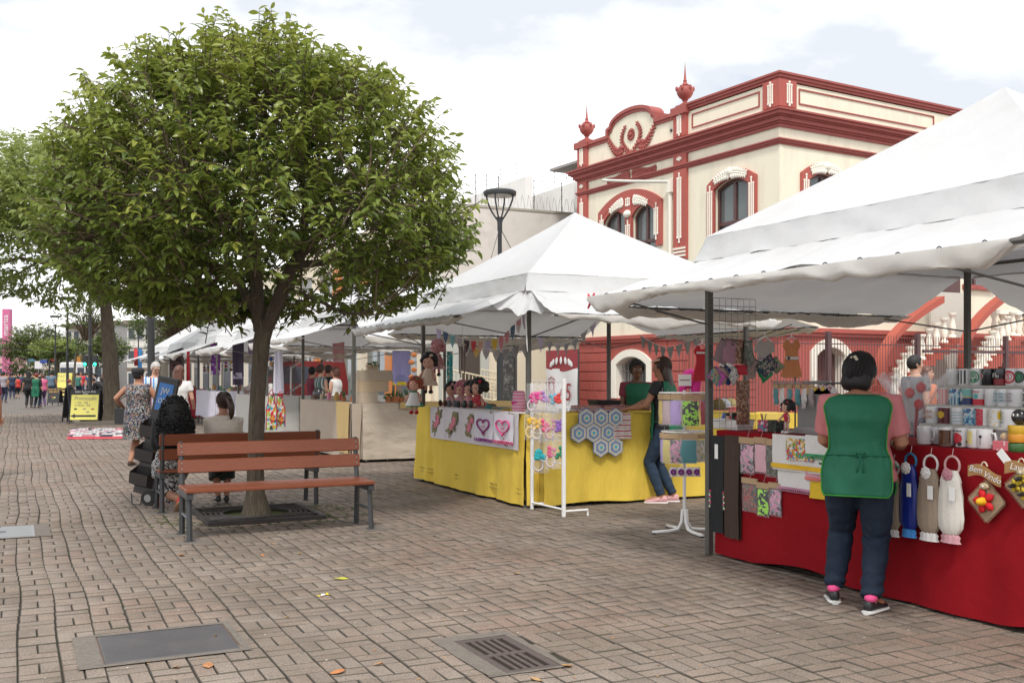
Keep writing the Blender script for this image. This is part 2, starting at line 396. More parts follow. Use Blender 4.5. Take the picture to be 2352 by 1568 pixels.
pme = fastmesh('pavers', VV, FF, [PAVERF, ARRIS], attr={'rnd': RR}); pme.polygons.foreach_set('material_index',([1]*8+[0])*(len(FF)//9))
tag(link('pavers', pme, PVT), kind='stuff')
# concrete collars round the covers
CONC = mat('patched_concrete', (.150,.128,.108), .85, var=.45, scale=40, bump=.5, bscale=70, stain=(.10,.095,.06), stscale=9, stamt=.6)
MOSS = mat('moss', (.07,.085,.025), .95, var=.4, scale=60, bump=.8, bscale=90)
def collar(name, H, I, z=0.002):
    m = M(); nx = 14
    x0,x1,y0,y1 = H; a0,a1,b0,b1 = I
    for (c0,c1,d0,d1) in ((x0,x1,y0,b0),(x0,x1,b1,y1),(x0,a0,b0,b1),(a1,x1,b0,b1)):
        if c1-c0 < .004 or d1-d0 < .004: continue
        m.grid(lambda s,t: (c0+(c1-c0)*s+.018*noise.noise((d0*3+t*6,s*3,5))*(s in (0,1))*((c0 == x0 and s == 0) or (c1 == x1 and s == 1)), d0+(d1-d0)*t+.018*noise.noise((s*9+c0,t*3,8))*((d0 == y0 and t == 0) or (d1 == y1 and t == 1)), z+.0045+.0025*noise.noise((c0*7+s*9, d0*5+t*7, 1))), 8, 6)
    return m.obj(name, CONC, PVT, smooth=60)
collar('concrete_patch', (PLATE[0]-.12, PLATE[1]+.04, PLATE[2]-.05, PLATE[3]+.04), PLATE)
collar('concrete_patch', (DRAIN[0]-.105, DRAIN[1]+.045, DRAIN[2]-.025, DRAIN[3]+.095), DRAIN)
collar('concrete_patch', (COVER[0]-.055, COVER[1]+.135, COVER[2]-.045, COVER[3]+.045), COVER)
STEELPL = mat('worn_steel_plate', (.105,.10,.105), .42, var=.3, scale=5, metal=.35, stain=(.16,.14,.13), stscale=6, stamt=.6, bump=.1, bscale=60)
t = thing('manhole_cover', 'large plain grey steel plate set in broken concrete in the paving', 'manhole cover', ((PLATE[0]+PLATE[1])/2,(PLATE[2]+PLATE[3])/2,0))
hw, hd = (PLATE[1]-PLATE[0])/2, (PLATE[3]-PLATE[2])/2
M().chbox((-hw+.012,-hd+.012,-.02),(hw-.012,hd-.012,.007),.003).obj('plate', STEELPL, t)
fr = M()
for lo, hi in (((-hw,-hd),(hw,-hd+.010)),((-hw,hd-.010),(hw,hd)),((-hw,-hd+.010),(-hw+.010,hd-.010)),((hw-.010,-hd+.010),(hw,hd-.010))): fr.box((lo[0],lo[1],-.02),(hi[0],hi[1],.003))
fr.obj('frame', mat('rusty_frame',(.12,.08,.06),.7,var=.4,scale=30), t)
RUST = mat('rusted_iron', (.10,.075,.068), .62, var=.3, scale=25, metal=.3, bump=.2, bscale=120)
t = thing('drain_grate', 'rusty slotted iron drain grate sunk in the brick paving', 'drain grate', ((DRAIN[0]+DRAIN[1])/2,(DRAIN[2]+DRAIN[3])/2,0))
hw, hd = (DRAIN[1]-DRAIN[0])/2, (DRAIN[3]-DRAIN[2])/2
fr = M(); e = .045
for lo, hi in (((-hw,-hd),(hw,-hd+e)),((-hw,hd-e),(hw,hd)),((-hw,-hd+e),(-hw+e,hd-e)),((hw-e,-hd+e),(hw,hd-e))): fr.box((lo[0],lo[1],-.05),(hi[0],hi[1],.006))
fr.box((-hw+e,-.02,-.05),(hw-e,.02,.005)); fr.obj('frame', RUST, t, bevel=.003)
nb = 4; sl_ = (2*hw-2*e)/5
for k in range(nb):
    for s in (-1,1):
        xx = -hw+e+sl_*(k+1); m = M(); m.box((xx-.012, .02 if s > 0 else -hd+e, -.05),(xx+.012, hd-e if s > 0 else -.02, .0045)); m.obj('bar', RUST, t, bevel=.003)
M().box((-hw+.01,-hd+.01,-.034),(hw-.01,hd-.01,-.03)).obj('sump', mat('dark_sludge',(.02,.017,.014),.9), t)
t = thing('utility_cover', 'pale grey ribbed utility cover in the paving at the frame edge', 'utility cover', ((COVER[0]+COVER[1])/2,(COVER[2]+COVER[3])/2,0))
hw, hd = (COVER[1]-COVER[0])/2, (COVER[3]-COVER[2])/2
CG = mat('cast_grey', (.26,.265,.27), .6, var=.15, scale=20)
M().chbox((-hw,-hd,-.02),(hw,hd,.006),.003).obj('plate', CG, t)
m = M()
for k in range(26): xx = -hw+.03+k*(2*hw-.06)/26; m.box((xx,-hd+.03,.006),(xx+.008,hd-.03,.009))
m.obj('ribs', CG, t)
for xx in (-.05,): M().box((xx-.06,-.05,.009),(xx+.06,.05,.0105)).obj('plaque', plain('dark_plaque',(.10,.10,.11)), t)
for s in (-1,1): M().lathe([(.001,.006),(.016,.006),(.016,.011),(.001,.011)],10,(-.05,s*(hd-.035),0)).obj('lift_hole', BLACKP, t)
# tree grate
IRON = mat('tree_grate_iron', (.035,.03,.028), .6, var=.3, scale=20, metal=.2, stain=(.06,.06,.03), stscale=8)
def tree_grate(cx, cy, label, group):
    t = thing('tree_grate', label, 'tree grate', (cx,cy,.012), 0, group); h = .60
    m = M(); e = .05
    for lo, hi in (((-h,-h),(h,-h+e)),((-h,h-e),(h,h)),((-h,-h+e),(-h+e,h-e)),((h-e,-h+e),(h,h-e))): m.box((lo[0],lo[1],-.012),(hi[0],hi[1],.03))
    m.obj('frame', IRON, t, bevel=.004)
    m = M(); ri = .36
    m.tube([(ri*cos(a*pi/20),ri*sin(a*pi/20),.018) for a in range(41)], .02, 5, cap=False)
    m.obj('ring', IRON, t)
    for q in range(4):          # pierced corner panels with curved ribs
        m = M()
        for k in range(1,6):
            r = ri+.055*k; pts = []
            for a in range(13):
                an = q*pi/2+pi/2*a/12; x, y = r*cos(an), r*sin(an)
                if max(abs(x),abs(y)) < h-e*.6: pts.append((x,y,.016))
            if len(pts) > 1: m.tube(pts, .013, 4)
        for a in range(7):
            an = q*pi/2+pi/2*(a+.5)/7+.12*(-1)**a; r1 = (h-e*.6)/max(abs(cos(an)),abs(sin(an)))
            if r1 > ri: m.tube([(ri*cos(an),ri*sin(an),.016),(r1*cos(an+.05),r1*sin(an+.05),.016)] , .011, 4)
        m.obj('pierced_panel', IRON, t)
    M().add([(-h,-h,-.008),(h,-h,-.008),(h,h,-.008),(-h,h,-.008)],[(0,1,2,3)]).obj('soil', MOSS, t)
tree_grate(TREE[0], TREE[1]-.02, 'pierced dark iron grate around the foot of the nearest trunk', None)
# moss and litter around the grate
m = M()
for k in range(260):
    a = random.random()*2*pi; r = .62+abs(random.gauss(0,.28)); x, y = TREE[0]+r*cos(a)*1.15, TREE[1]+r*sin(a)*.95
    s = random.uniform(.006,.022); m.ell((x,y,.001),(s*1.6,s*1.2,.006),6,4)
tag(m.obj('moss', MOSS), 'low green moss creeping over the pavers round the iron tree grate', 'moss', kind='stuff')
# fallen leaves and scraps, each read off the photo
def flat_leaf(x, y, L_, col, rz, nm, lab, cat):
    m = M(); n = 7; ct = .35*L_
    for s in (-1,1):
        pts = []
        for i in range(n+1):
            t_ = i/n; w = ct*sin(pi*t_)**.8*(1-.25*t_)
            pts.append(((t_-.5)*L_, 0, .002+.012*sin(pi*t_)*L_/.08)); pts.append(((t_-.5)*L_, s*w, .003+.010*(1-t_)+.008*noise.noise((x*9+t_,y,s))))
        m.add(pts, [(2*i,2*i+1,2*i+3,2*i+2) if s > 0 else (2*i,2*i+2,2*i+3,2*i+1) for i in range(n)])
    o = m.obj(nm, mat('dry_leaf_%s' % (col,), col, .6, var=.3, scale=60), None, smooth=60, loc=(x,y,.001), rz=rz); tag(o, lab, cat, 'leaves fallen on the paving')
    o.name = nm
LV = [(785,1330,.10,(.45,.42,.05),'yellow-green leaf lying alone mid paving'),(775,1545,.085,(.42,.16,.05),'curled orange leaf at the bottom edge left of the drain'),(868,1527,.05,(.40,.20,.08),'small tan leaf on the paving just left of the drain grate'),
 (478,1530,.085,(.38,.17,.07),'crumpled orange-brown leaf just right of the steel plate'),(416,1276,.08,(.30,.14,.05),'brown leaf below the near bench left leg'),(603,1276,.05,(.42,.17,.06),'small orange leaf in front of the bench centre'),
 (688,1272,.05,(.55,.33,.06),'pale yellow leaf in front of the bench right half'),(628,1250,.045,(.5,.27,.1),'tiny tan leaf below the bench seat edge'),(405,1533,.05,(.36,.2,.1),'faded leaf just under the steel plate'),
 (1300,1530,.07,(.35,.2,.08),'brown leaf beside the corner of the drain grate'),(1232,1562,.06,(.4,.24,.1),'tan leaf below the drain grate'),(1188,1318,.05,(.4,.25,.1),'small brown leaf right of the candy wrapper'),(495,1462,.03,(.5,.3,.06),'yellow scrap of leaf over the plate edge')]
for u,v,L_,c,lab in LV: x,y = gp(u,v); flat_leaf(x,y,L_*1.05,c,random.uniform(0,6.28),'fallen_leaf',lab,'leaf')
x,y = gp(742,1367); m = M(); m.ell((0,0,.006),(.02,.012,.007),8,5); t = thing('candy_wrapper','twisted yellow and white candy wrapper on the paving','wrapper',(x,y,0),.4)
m.obj('wrapper_middle', PAPER, t, smooth=60)
for s in (-1,1): M().add([(s*.018,0,.004),(s*.045,.018,.012),(s*.045,-.016,.003)],[(0,1,2)]).obj('wrapper_end', plain('yellow_foil',(.7,.55,.02),.3), t)
def scrap(n, umin, umax, vmin, vmax, mt, nm, s0, s1, lab):
    m = M()
    for k in range(n):
        v = vmin+(vmax-vmin)*random.random(); x,y = gp(random.uniform(umin,umax), v); s = random.uniform(s0,s1); a = random.random()*6
        m.add([(x+s*cos(a+q)*(1 if q in (0,3.1) else .5), y+s*sin(a+q)*(1 if q in (0,3.1) else .5), .003+.003*random.random()) for q in (0,1.4,3.1,4.6)],[(0,1,2,3)])
    tag(m.obj(nm, mt), lab, 'litter', kind='stuff')
scrap(70,0,2200,1210,1560, pc((.6,.56,.5)), 'litter', .004,.011, 'tiny pale crumbs and petals scattered over the paving')
scrap(60,300,1700,1200,1560, pc((.42,.22,.08)), 'leaf_litter', .006,.016, 'small brown leaf fragments scattered over the paving')
# ---------------------------------------------------------------- the red and cream building
RED = mat('red_paint', (.40,.094,.074), .75, var=.14, scale=5, bump=.08, bscale=60, stain=(.33,.10,.085), stscale=2.4, stamt=.6, stretch=(1,1,.3))
REDT = mat('red_trim', (.335,.080,.066), .65, var=.12, scale=7, stain=(.22,.05,.045), stscale=3)
CREAM = mat('cream_render', (.79,.74,.59), .8, var=.05, scale=3, bump=.06, bscale=80, stain=(.60,.53,.42), stscale=2.2, stamt=.55, stretch=(1,1,.22))
CREAMW = mat('cream_white_paint', (.82,.78,.68), .7, var=.05)
BROWN = mat('brown_joinery', (.085,.034,.030), .45, var=.2, scale=9, coat=.2)
XF = 18.35
YC = onX(1790,300,XF)[1]
AB = radians(4.5)   # the building stands slightly askew to the street
TL = Matrix.Translation((XF,YC,0)) @ Matrix.Rotation(-pi/2+AB,4,'Z')   # street facade: local x runs to the right, y into the wall
TR = Matrix.Translation((XF,YC,0)) @ Matrix.Rotation(AB,4,'Z')         # side facade
def hitl(u, d):         # distance from the corner along direction d to the sight line through column u
    r = c2w((u-1176)/FP, 1.0); den = r[0]*d[1]-r[1]*d[0]
    return (r[1]*XF-r[0]*YC)/(-den) if False else -(XF*r[1]-YC*r[0])/(d[0]*r[1]-d[1]*r[0])
def lx(u): return -hitl(u,(-sin(AB),cos(AB)))
def rx(u): return hitl(u,(cos(AB),sin(AB)))
bld = thing('red_cream_building','ornate two-storey cream building with red cornices, red base and two urn finials','building',(0,0,0))
def pt(m, name, mt, T, parent=None, smooth=None, bevel=0):
    q = M(); q.add([T@Vector(p) for p in m.v], m.f); q.m = m.m
    return q.obj(name, mt, parent or bld, smooth, bevel=bevel)
def band(path, a, b, y0, y1, m=None):
    m = m or M(); n = len(path); rings = []
    for i in range(n):
        p = Vector((path[i][0],path[i][1])); d0 = p-Vector(path[i-1][:2]) if i else Vector(path[1][:2])-p; d1 = Vector(path[i+1][:2])-p if i < n-1 else d0
        d0.normalize(); d1.normalize(); n0 = Vector((-d0.y,d0.x)); n1_ = Vector((-d1.y,d1.x)); nn = (n0+n1_); nn.normalize(); k = 1/max(.5, nn.dot(n0))
        A = p+nn*a*k; B = p-nn*b*k
        rings.append([(A.x,y0,A.y),(A.x,y1,A.y),(B.x,y1,B.y),(B.x,y0,B.y)])
    return m.loft(rings)
def arc(cx, w, zsp, zt, n=10):       # segmental arch points left to right
    h = zt-zsp; R = (w*w/4+h*h)/(2*h); a = math.asin(min(1,w/2/R))
    return [(cx+R*sin(-a+2*a*i/n), zt-R+R*cos(-a+2*a*i/n)) for i in range(n+1)]
def wall(x0, x1, z0, z1, ops, y0=0, y1=.4):
    m = M(); x = x0
    for cx,w,zs,zsp,zt in sorted(ops):
        m.box((x,y0,z0),(cx-w/2,y1,z1)); 
        if zs > z0: m.box((cx-w/2,y0,z0),(cx+w/2,y1,zs))
        A = arc(cx,w,zsp,zt)
        for i in range(len(A)-1):
            (a,za),(b,zb) = A[i],A[i+1]
            m.add([(a,y0,za),(b,y0,zb),(b,y0,z1),(a,y0,z1),(a,y1,za),(b,y1,zb),(b,y1,z1),(a,y1,z1)],[(0,1,2,3),(5,4,7,6),(4,5,1,0)])
        x = cx+w/2
    m.box((x,y0,z0),(x1,y1,z1)); return m
def rods(cx, z0, z1, n=3, sp=.075, r=.022, y=-.02, dz=.16):
    m = M()
    for k in range(n):
        x = cx+(k-(n-1)/2)*sp; e = dz if k == (n-1)//2 else 0
        m.tube([(x,y,z0+.16-e),(x,y,z1-.16+e)], r, 6); m.ell((x,y,z0+.16-e),(r*1.7,r*1.5,r*1.7),6,5); m.ell((x,y,z1-.16+e),(r*1.7,r*1.5,r*1.7),6,5)
    return m
def leafrow(path, ln, wd, th, y, m=None, both=True, lean=.7):
    """acanthus-like row of pointed leaves along a path of (x,z)"""
    m = m or M(); n = len(path)
    for i in range(n-1):
        d = Vector((path[i+1][0]-path[i][0], path[i+1][1]-path[i][1])); d.normalize()
        for s in ((1,-1) if both else (1,)):
            nn = Vector((-d.y,d.x))*s; q = (d*lean+nn).normalized(); k = ln*(1-.40*i/n)
            c = Vector(path[i])+q*k*.5; R = Matrix.Rotation(-atan2(q.y,q.x),3,'Y')
            m.ell((c.x,y,c.y),(k*.55,th,wd*(1-.4*i/n)),6,5,R=R)
    m.tube([(p[0],y,p[1]) for p in path], wd*.6, 5)
    return m
def sash(T, cx, w, zs, zsp, zt, par, y=.13):
    win = pt(band([(cx-w/2,zs)]+arc(cx,w,zsp,zt)+[(cx+w/2,zs)],0,.09,y-.05,y+.05), 'window', BROWN, T, par)
    m = M().box((cx-.045,y-.045,zs),(cx+.045,y+.04,zt-.04)); ztr = zs+(zt-zs)*.56
    m.box((cx-w/2+.05,y-.06,ztr-.05),(cx-.045,y+.04,ztr+.05)); m.box((cx+.045,y-.06,ztr-.05),(cx+w/2-.05,y+.04,ztr+.05))
    m.ell((cx,y-.06,ztr+.02),(.05,.03,.09),6,5)
    for s in (-1,1):
        xa = cx+s*.075; xb = cx+s*(w/2-.09)
        for za,zb in ((zs,ztr-.05),(ztr+.05,zt-.14)):
            m.box((min(xa,xa-s*.03)-.0,y-.03,za),(max(xa,xa-s*.03),y+.02,zb)); m.box((min(xb,xb+s*.03),y-.03,za),(max(xb,xb+s*.03),y+.02,zb))
    pt(m,'sash_bar',BROWN,T,win)
    for s in (-1,1):
        for za,zb in ((zs,ztr),(ztr,zt)):
            xa,xb = (cx-w/2+.03,cx) if s < 0 else (cx,cx+w/2-.03)
            if zb == zt:
                A = [p for p in arc(cx,w-.1,zsp-.02,zt-.03,12) if xa-.001 <= p[0] <= xb+.001]
                poly = [(A[0][0],za)]+A+[(A[-1][0],za)]
            else: poly = [(xa,za),(xa,zb),(xb,zb),(xb,za)]
            pt(M().prism(poly,y,y+.012),'pane',GLASS,T,win)
    return win
HT = dict(pl=2.8)
xl, xr = lx(1331), 0.0
XE = 16.0            # length of the side facade
w1 = ((lx(1644)+lx(1723))/2, lx(1723)-lx(1644), 4.3, 6.86, 7.07)
d1 = ((lx(1390)+lx(1441))/2, lx(1441)-lx(1390), 4.3, 6.58, 6.92); d2 = ((lx(1455)+lx(1509))/2, lx(1509)-lx(1455), 4.3, 6.60, 6.92)
r1_ = (rx(1893), 1.3, 4.3, 6.86, 7.07)
ops_r = [r1_]+[(r1_[0]+3.4*k, 1.3, 4.3, 6.86, 7.07) for k in (1,2,3)]
pt(wall(xl,xr,HT['pl'],9.4,[w1,d1,d2]),'street_wall',CREAM,TL); pt(wall(.401,XE,HT['pl'],9.4,ops_r,y0=.0),'side_wall',CREAM,TR)
pt(M().box((xl,.4,0),(-.4,.8,2.8)).box((xl,.5,9.2),(-.4,14,9.3)),'core',CREAM,TL)
pt(M().box((.4,.42,9.1),(XE,12,9.19)).box((XE-.3,.4,0),(XE,12,9.1)),'roof',plain('roof_tin',(.3,.28,.27)),TR)
# plinths with openings
gw = (lx(1451), (lx(1487)-lx(1416)), .75, 1.85, 2.12)
pt(wall(xl,xr,0,HT['pl']-.12,[gw],y0=.0),'street_plinth',RED,TL)
rdoor = [(rx(1907)+.0,1.15,.35,2.05,2.3),(rx(1638),.01,.3,.4,.45)][:1]+[(4.9+3.3*k,1.1,.35,1.95,2.2) for k in (1,2)]
pt(wall(.401,XE,0,HT['pl']-.12,rdoor,y0=.0),'side_plinth',RED,TR)
for T,a,b in ((TL,xl-.1,.0),(TR,.0,XE)):
    m = M().box((a,-.14,2.68),(b+(.14 if T is TL else 0),-.004,2.80)).box((a,-.09,2.58),(b+(.09 if T is TL else 0),-.003,2.68)); pt(m,'base_moulding',RED,T)
# cornice, string course, coping as stepped mouldings wrapped round the corner
def moulding(steps, name, mt):
    mL = M(); mR = M()
    for z0,z1,p in steps:
        mL.box((xl-p,-p,z0),(p,-.001,z1)); mR.box((.0015,-p+.0005,z0+.0005),(XE,-.001,z1-.0005))
    pt(mL,name,mt,TL); pt(mR,name,mt,TR)
moulding([(8.17,8.26,.06),(8.26,8.31,.11),(8.31,8.42,.17),(8.42,8.46,.22),(8.46,8.55,.29),(8.55,8.60,.35)],'cornice',REDT)
moulding([(7.71,7.76,.04),(7.76,7.82,.08),(7.82,7.86,.12)],'string_course',REDT)
moulding([(8.60,8.71,.05)],'parapet_band',RED)
# coping: right part of the street facade, then the side facade
xp0, xp1 = lx(1552), lx(1581)
for T,a,b,tz in ((TL,xp1,.13,0),(TR,.0015,XE,.0005)):
    m = M()
    for z0,z1,p in ((9.43,9.50,.05),(9.50,9.58,.09),(9.58,9.64,.13)): m.box((a,-p+tz,z0+tz),(b if T is TR else p,.4,z1-tz))
    pt(m,'coping',REDT,T)
# corner posts and pilasters
def post(T, a, b, name='pilaster'):
    m = M().box((a,-.10,5.0),(b,-.002,7.71)).box((a,-.10,7.86),(b,-.002,8.17)).box((a,-.10,8.71),(b,-.002,9.43))
    pt(m,name,RED,T); c = (a+b)/2
    pt(rods(c,5.5,7.6,y=-.115,dz=.14),'flutes',CREAMW,T); pt(rods(c,7.88,8.18,y=-.115,dz=.05),'flutes',CREAMW,T); pt(rods(c,8.66,9.46,y=-.115,dz=.07),'flutes',CREAMW,T)
    m = M()
    for k in range(3): m.box((a+.01,-.125,5.08+.11*k),(b-.01,-.101,5.14+.11*k))
    pt(m,'base_stripes',CREAMW,T)
post(TL,xp0,xp1); post(TL,xl,xl+.55)
m = M().box((-.52,-.10,8.71),(.10,-.003,9.43)); pt(m,'corner_post',RED,TL); pt(rods(-.22,8.66,9.46,y=-.115,dz=.07),'flutes',CREAMW,TL)
m = M().box((.0,-.0995,8.7105),(.55,-.003,9.4295)); pt(m,'corner_post',RED,TR); pt(rods(.26,8.66,9.46,y=-.115,dz=.07),'flutes',CREAMW,TR)
pt(M().box((.012,-.012,2.82),(.10,-.002,7.70)),'corner_bead',CREAM,TR)
# parapet panel frames
def pframe(T,a,b,z0,z1):
    m = M(); e = .035
    m.box((a,-.03,z0),(b,-.002,z0+e)); m.box((a,-.03,z1-e),(b,-.002,z1)); m.box((a,-.03,z0+e),(a+e,-.002,z1-e)); m.box((b-e,-.03,z0+e),(b,-.002,z1-e)); pt(m,'panel_frame',REDT,T)
pframe(TL,xp1+.18,-.72,8.86,9.29); pframe(TR,.72,6.4,8.86,9.29); pframe(TR,7.2,13,8.86,9.29)
# pediment over the bay
cb_ = (lx(1397)+lx(1508))/2; hb = (lx(1508)-lx(1397))/2
prof = [(xl+.0,9.40),(cb_-hb,9.40),(cb_-hb,9.62)]
prof += [(cb_-hb*.86*cos(pi*i/14), 9.68+.38*sin(pi*i/14)) for i in range(15)]
prof += [(cb_+hb,9.62),(cb_+hb,9.40),(xp0-.02,9.40)]
poly = [(xl+.0,9.2)]+prof+[(xp0,9.2)]
pt(M().prism(poly,.003,.38),'pediment',CREAM,TL)
pt(band([(p[0],p[1]+.06) for p in prof],.05,.06,-.09,.42),'pediment_coping',REDT,TL); pt(band([(p[0],p[1]-.04) for p in prof],.04,.05,-.05,.40),'pediment_moulding',REDT,TL)
pt(M().box((xp0-.06,-.17,9.36),(xp1+.06,.42,9.60)),'post_cap',REDT,TL); pt(M().box((xl-.12,-.17,9.36),(xl+.60,.42,9.58)),'post_cap',REDT,TL)
def finial(T, cx, zb):
    m = M(); m.box((cx-.22,-.08,zb),(cx+.22,.32,zb+.07))
    m.lathe([(r*.88,z*.70) for r,z in [(.22,.1),(.16,.16),(.08,.22),(.075,.30),(.12,.33),(.10,.36),(.20,.44),(.27,.58),(.29,.72),(.25,.86),(.16,.92),(.19,.95),(.10,1.02),(.055,1.12),(.075,1.16),(.05,1.2),(.03,1.45),(.004,1.95)]],14,(cx,.12,zb))
    for k in range(6): m.ell((cx+.255*cos(k*pi/3),.12+.255*sin(k*pi/3),zb+.57),(.045,.045,.08),6,5)
    pt(m,'urn_finial',REDT,T,smooth=50)
finial(TL,(xp0+xp1)/2,9.60); finial(TL,xl+.27,9.58)
# sunflower and wreath
m = M(); cz = 9.29; m.ell((cb_,-.04,cz),(.075,.05,.075),10,6)
for k in range(18):
    a = k*2*pi/18; R = Matrix.Rotation(-a,3,'Y'); m.ell((cb_+.14*cos(a),-.03,cz+.14*sin(a)),(.075,.025,.024),6,5,R=R)
pt(m,'sunflower',REDT,TL,smooth=50)
for s in (-1,1):
    p = [(cb_+s*(.04+.46*sin(pi*i/11*.84)), 8.66+.98*i/11) for i in range(12)]
    pt(leafrow(p,.15,.036,.035,-.035),'wreath_branch',REDT,TL,smooth=50)
    p = [(cb_+s*(.44+.86*i/11), 8.92-.10*sin(i*.42)+.42*(i/11)**2.4) for i in range(12)]
    pt(leafrow(p,.20,.045,.035,-.035),'wreath_spray',REDT,TL,smooth=50); m = M().ell((cb_+s*.45,-.05,8.95),(.075,.05,.075),8,6); pt(m,'rosette',REDT,TL,smooth=50)
    p = [(cb_+s*(.05+1.25*i/14), 7.985+.03*sin(i*.5)) for i in range(15)]
    pt(leafrow(p,.19,.045,.03,-.03),'frieze_garland',REDT,TL,smooth=50)
pt(M().lathe([(.001,0),(.05,0),(.05,.02),(.001,.02)],10,(0,0,0)),'vent',BLACKP,TL@Matrix.Translation((xp0-.2,-.004,9.0))@Matrix.Rotation(pi/2,4,'X'))
# windows
def surround(T, o, wd=.29):
    cx,w,zs,zsp,zt = o
    path = [(cx-w/2,5.0)]+arc(cx,w,zsp,zt)+[(cx+w/2,5.0)]
    pt(band(path,wd,0,-.09,.0),'window_surround',RED,T)
    for s in (-1,1): pt(rods(cx+s*(w/2+wd/2),5.3,zsp+.1,y=-.10,sp=.078),'flutes',CREAMW,T)
    A = arc(cx,w+wd,zsp+.13,zt+.15,18); h = len(A)//2
    g = M(); leafrow(A[h:-2],.20,.055,.035,-.11,g); leafrow(A[h:1:-1],.20,.055,.035,-.11,g); g.ell((cx,-.12,zt+.2),(.12,.06,.12),8,6)
    pt(g,'leaf_garland',CREAMW,T,smooth=50); sash(T,cx,w,zs,zsp,zt,bld)
    pt(M().box((cx-w/2-.1,-.12,zs-.14),(cx+w/2+.1,.2,zs)),'sill',REDT,T)
surround(TL,w1)
for o in ops_r: surround(TR,o)
cx = (d1[0]+d2[0])/2; a_ = d1[0]-d1[1]/2; b_ = d2[0]+d2[1]/2
pt(band([(a_-.14,5.55)]+arc(cx,b_-a_+.28,6.88,7.34,16)+[(b_+.14,5.55)],.16,.10,-.09,0),'window_surround',RED,TL)
m = M()
for o,s in ((d1,-1),(d2,1)):
    A = arc(o[0],o[1],o[3],o[4]); B = arc(cx,b_-a_+.28,6.88,7.34,40)
    for i in range(len(A)-1):
        t0 = min(B,key=lambda p: abs(p[0]-A[i][0]))[1]-.08; t1 = min(B,key=lambda p: abs(p[0]-A[i+1][0]))[1]-.08
        m.add([(A[i][0],-.08,A[i][1]),(A[i+1][0],-.08,A[i+1][1]),(A[i+1][0],-.08,t1),(A[i][0],-.08,t0),(A[i][0],0,A[i][1]),(A[i+1][0],0,A[i+1][1])],[(0,1,2,3),(4,5,1,0)])
    sash(TL,*o,bld); g = M()
    p = [(o[0]+s*o[1]*(.5-.95*i/7)*-1 if False else cx+s*(.26+.75*i/7), 7.14-.22*(i/7)**1.7) for i in range(8)]
    leafrow(p,.20,.06,.035,-.10,g); pt(g,'leaf_garland',CREAMW,TL,smooth=50)
    xe = a_-.07 if s < 0 else b_+.07
    pt(rods(xe,5.75,6.85,y=-.10,sp=.08),'flutes',CREAMW,TL)
pt(m,'arch_spandrel',RED,TL)
pt(M().box((d1[0]+d1[1]/2,-.10,4.3),(d2[0]-d2[1]/2,-.001,7.33)),'mid_pier',RED,TL); pt(rods(cx,6.85,7.36,y=-.11,sp=.09,dz=.02),'flutes',CREAMW,TL); pt(rods(cx,4.9,6.5,y=-.11,sp=.09),'flutes',CREAMW,TL)
pt(M().ell((cx,-.12,6.72),(.17,.12,.13),10,7),'boss',CREAMW,TL,smooth=60)
# street lamp bracket (floodlight arm) and downpipe
m = M(); xa = lx(1545); m.tube([(xa,-.10,2.9),(xa,-.10,7.3)],.06,8); m.cb((xa+.02,-.10,7.28),(.2,.16,.4)); pt(m,'downpipe',CREAMW,TL)
m = M(); m.tube([(xa-.05,-.15,7.42),(xa-.9,-.9,7.50),(lx(1478),-1.6,7.55)],[.05,.045,.04],8); pt(m,'bracket_arm',mat('aged_white',(.6,.6,.55),.5),TL)
# rusticated blocks of the street plinth
k = 0
for r in range(8):
    zb = .02+.32*r; x = xl+.0+(.40 if r % 2 else 0)-.4
    while x < xp1:
        a, b = max(x+.012,xl), min(x+.80-.012,xp1)
        if b-a > .12 and not (a < gw[0]+gw[1]/2+.30 and b > gw[0]-gw[1]/2-.30 and zb+.3 > .5 and zb < 2.35):
            pt(M().chbox((a,-.035,zb+.012),(b,-.001,zb+.308),.012),'block',RED,TL)
        elif b-a > .12:
            for (a2,b2) in ((a,min(b,gw[0]-gw[1]/2-.25)),(max(a,gw[0]+gw[1]/2+.25),b)):
                if b2-a2 > .1: pt(M().chbox((a2,-.035,zb+.012),(b2,-.001,zb+.308),.012),'block',RED,TL)
        x += .80
def gsurround(T,o,barred=True):
    cx,w,zs,zsp,zt = o
    pt(band([(cx-w/2,zs)]+arc(cx,w,zsp,zt)+[(cx+w/2,zs)],.23,0,-.06,.0),'ground_window_surround',CREAMW,T)
    A = arc(cx,w,zsp,zt)
    pt(band([(cx-w/2,zs)]+A+[(cx+w/2,zs)],.0,.02,-.05,.34),'reveal',CREAMW,T)
    poly = [(cx-w/2,zs)]+A+[(cx+w/2,zs)]
    pt(M().prism(poly,.32,.36),'shutter' if not barred else 'dark_pane',BROWN if not barred else GLASS,T)
    m = M()
    if barred:
        for k in range(11):
            x = cx-w/2+w*(k+.5)/11; m.tube([(x,.2,zs),(x+.03,.18,(zs+zt)/2),(x,.2,zt-.02)],.012,5)
        for z in (zs+.4,zs+.9): m.tube([(cx-w/2,.2,z),(cx+w/2,.2,z)],.012,5)
        pt(m,'grille',mat('grille_iron',(.25,.2,.19),.6),T)
    else:
        for s in (-1,1):
            for za,zb in ((zs+.1,zs+.8),(zs+.9,zsp-.05)): m.chbox((cx+min(s*.06,s*(w/2-.08)),.29,za),(cx+max(s*.06,s*(w/2-.08)),.32,zb),.01)
        pt(m,'shutter_panel',BROWN,T)
gsurround(TL,gw)
for o in rdoor: gsurround(TR,o,False)
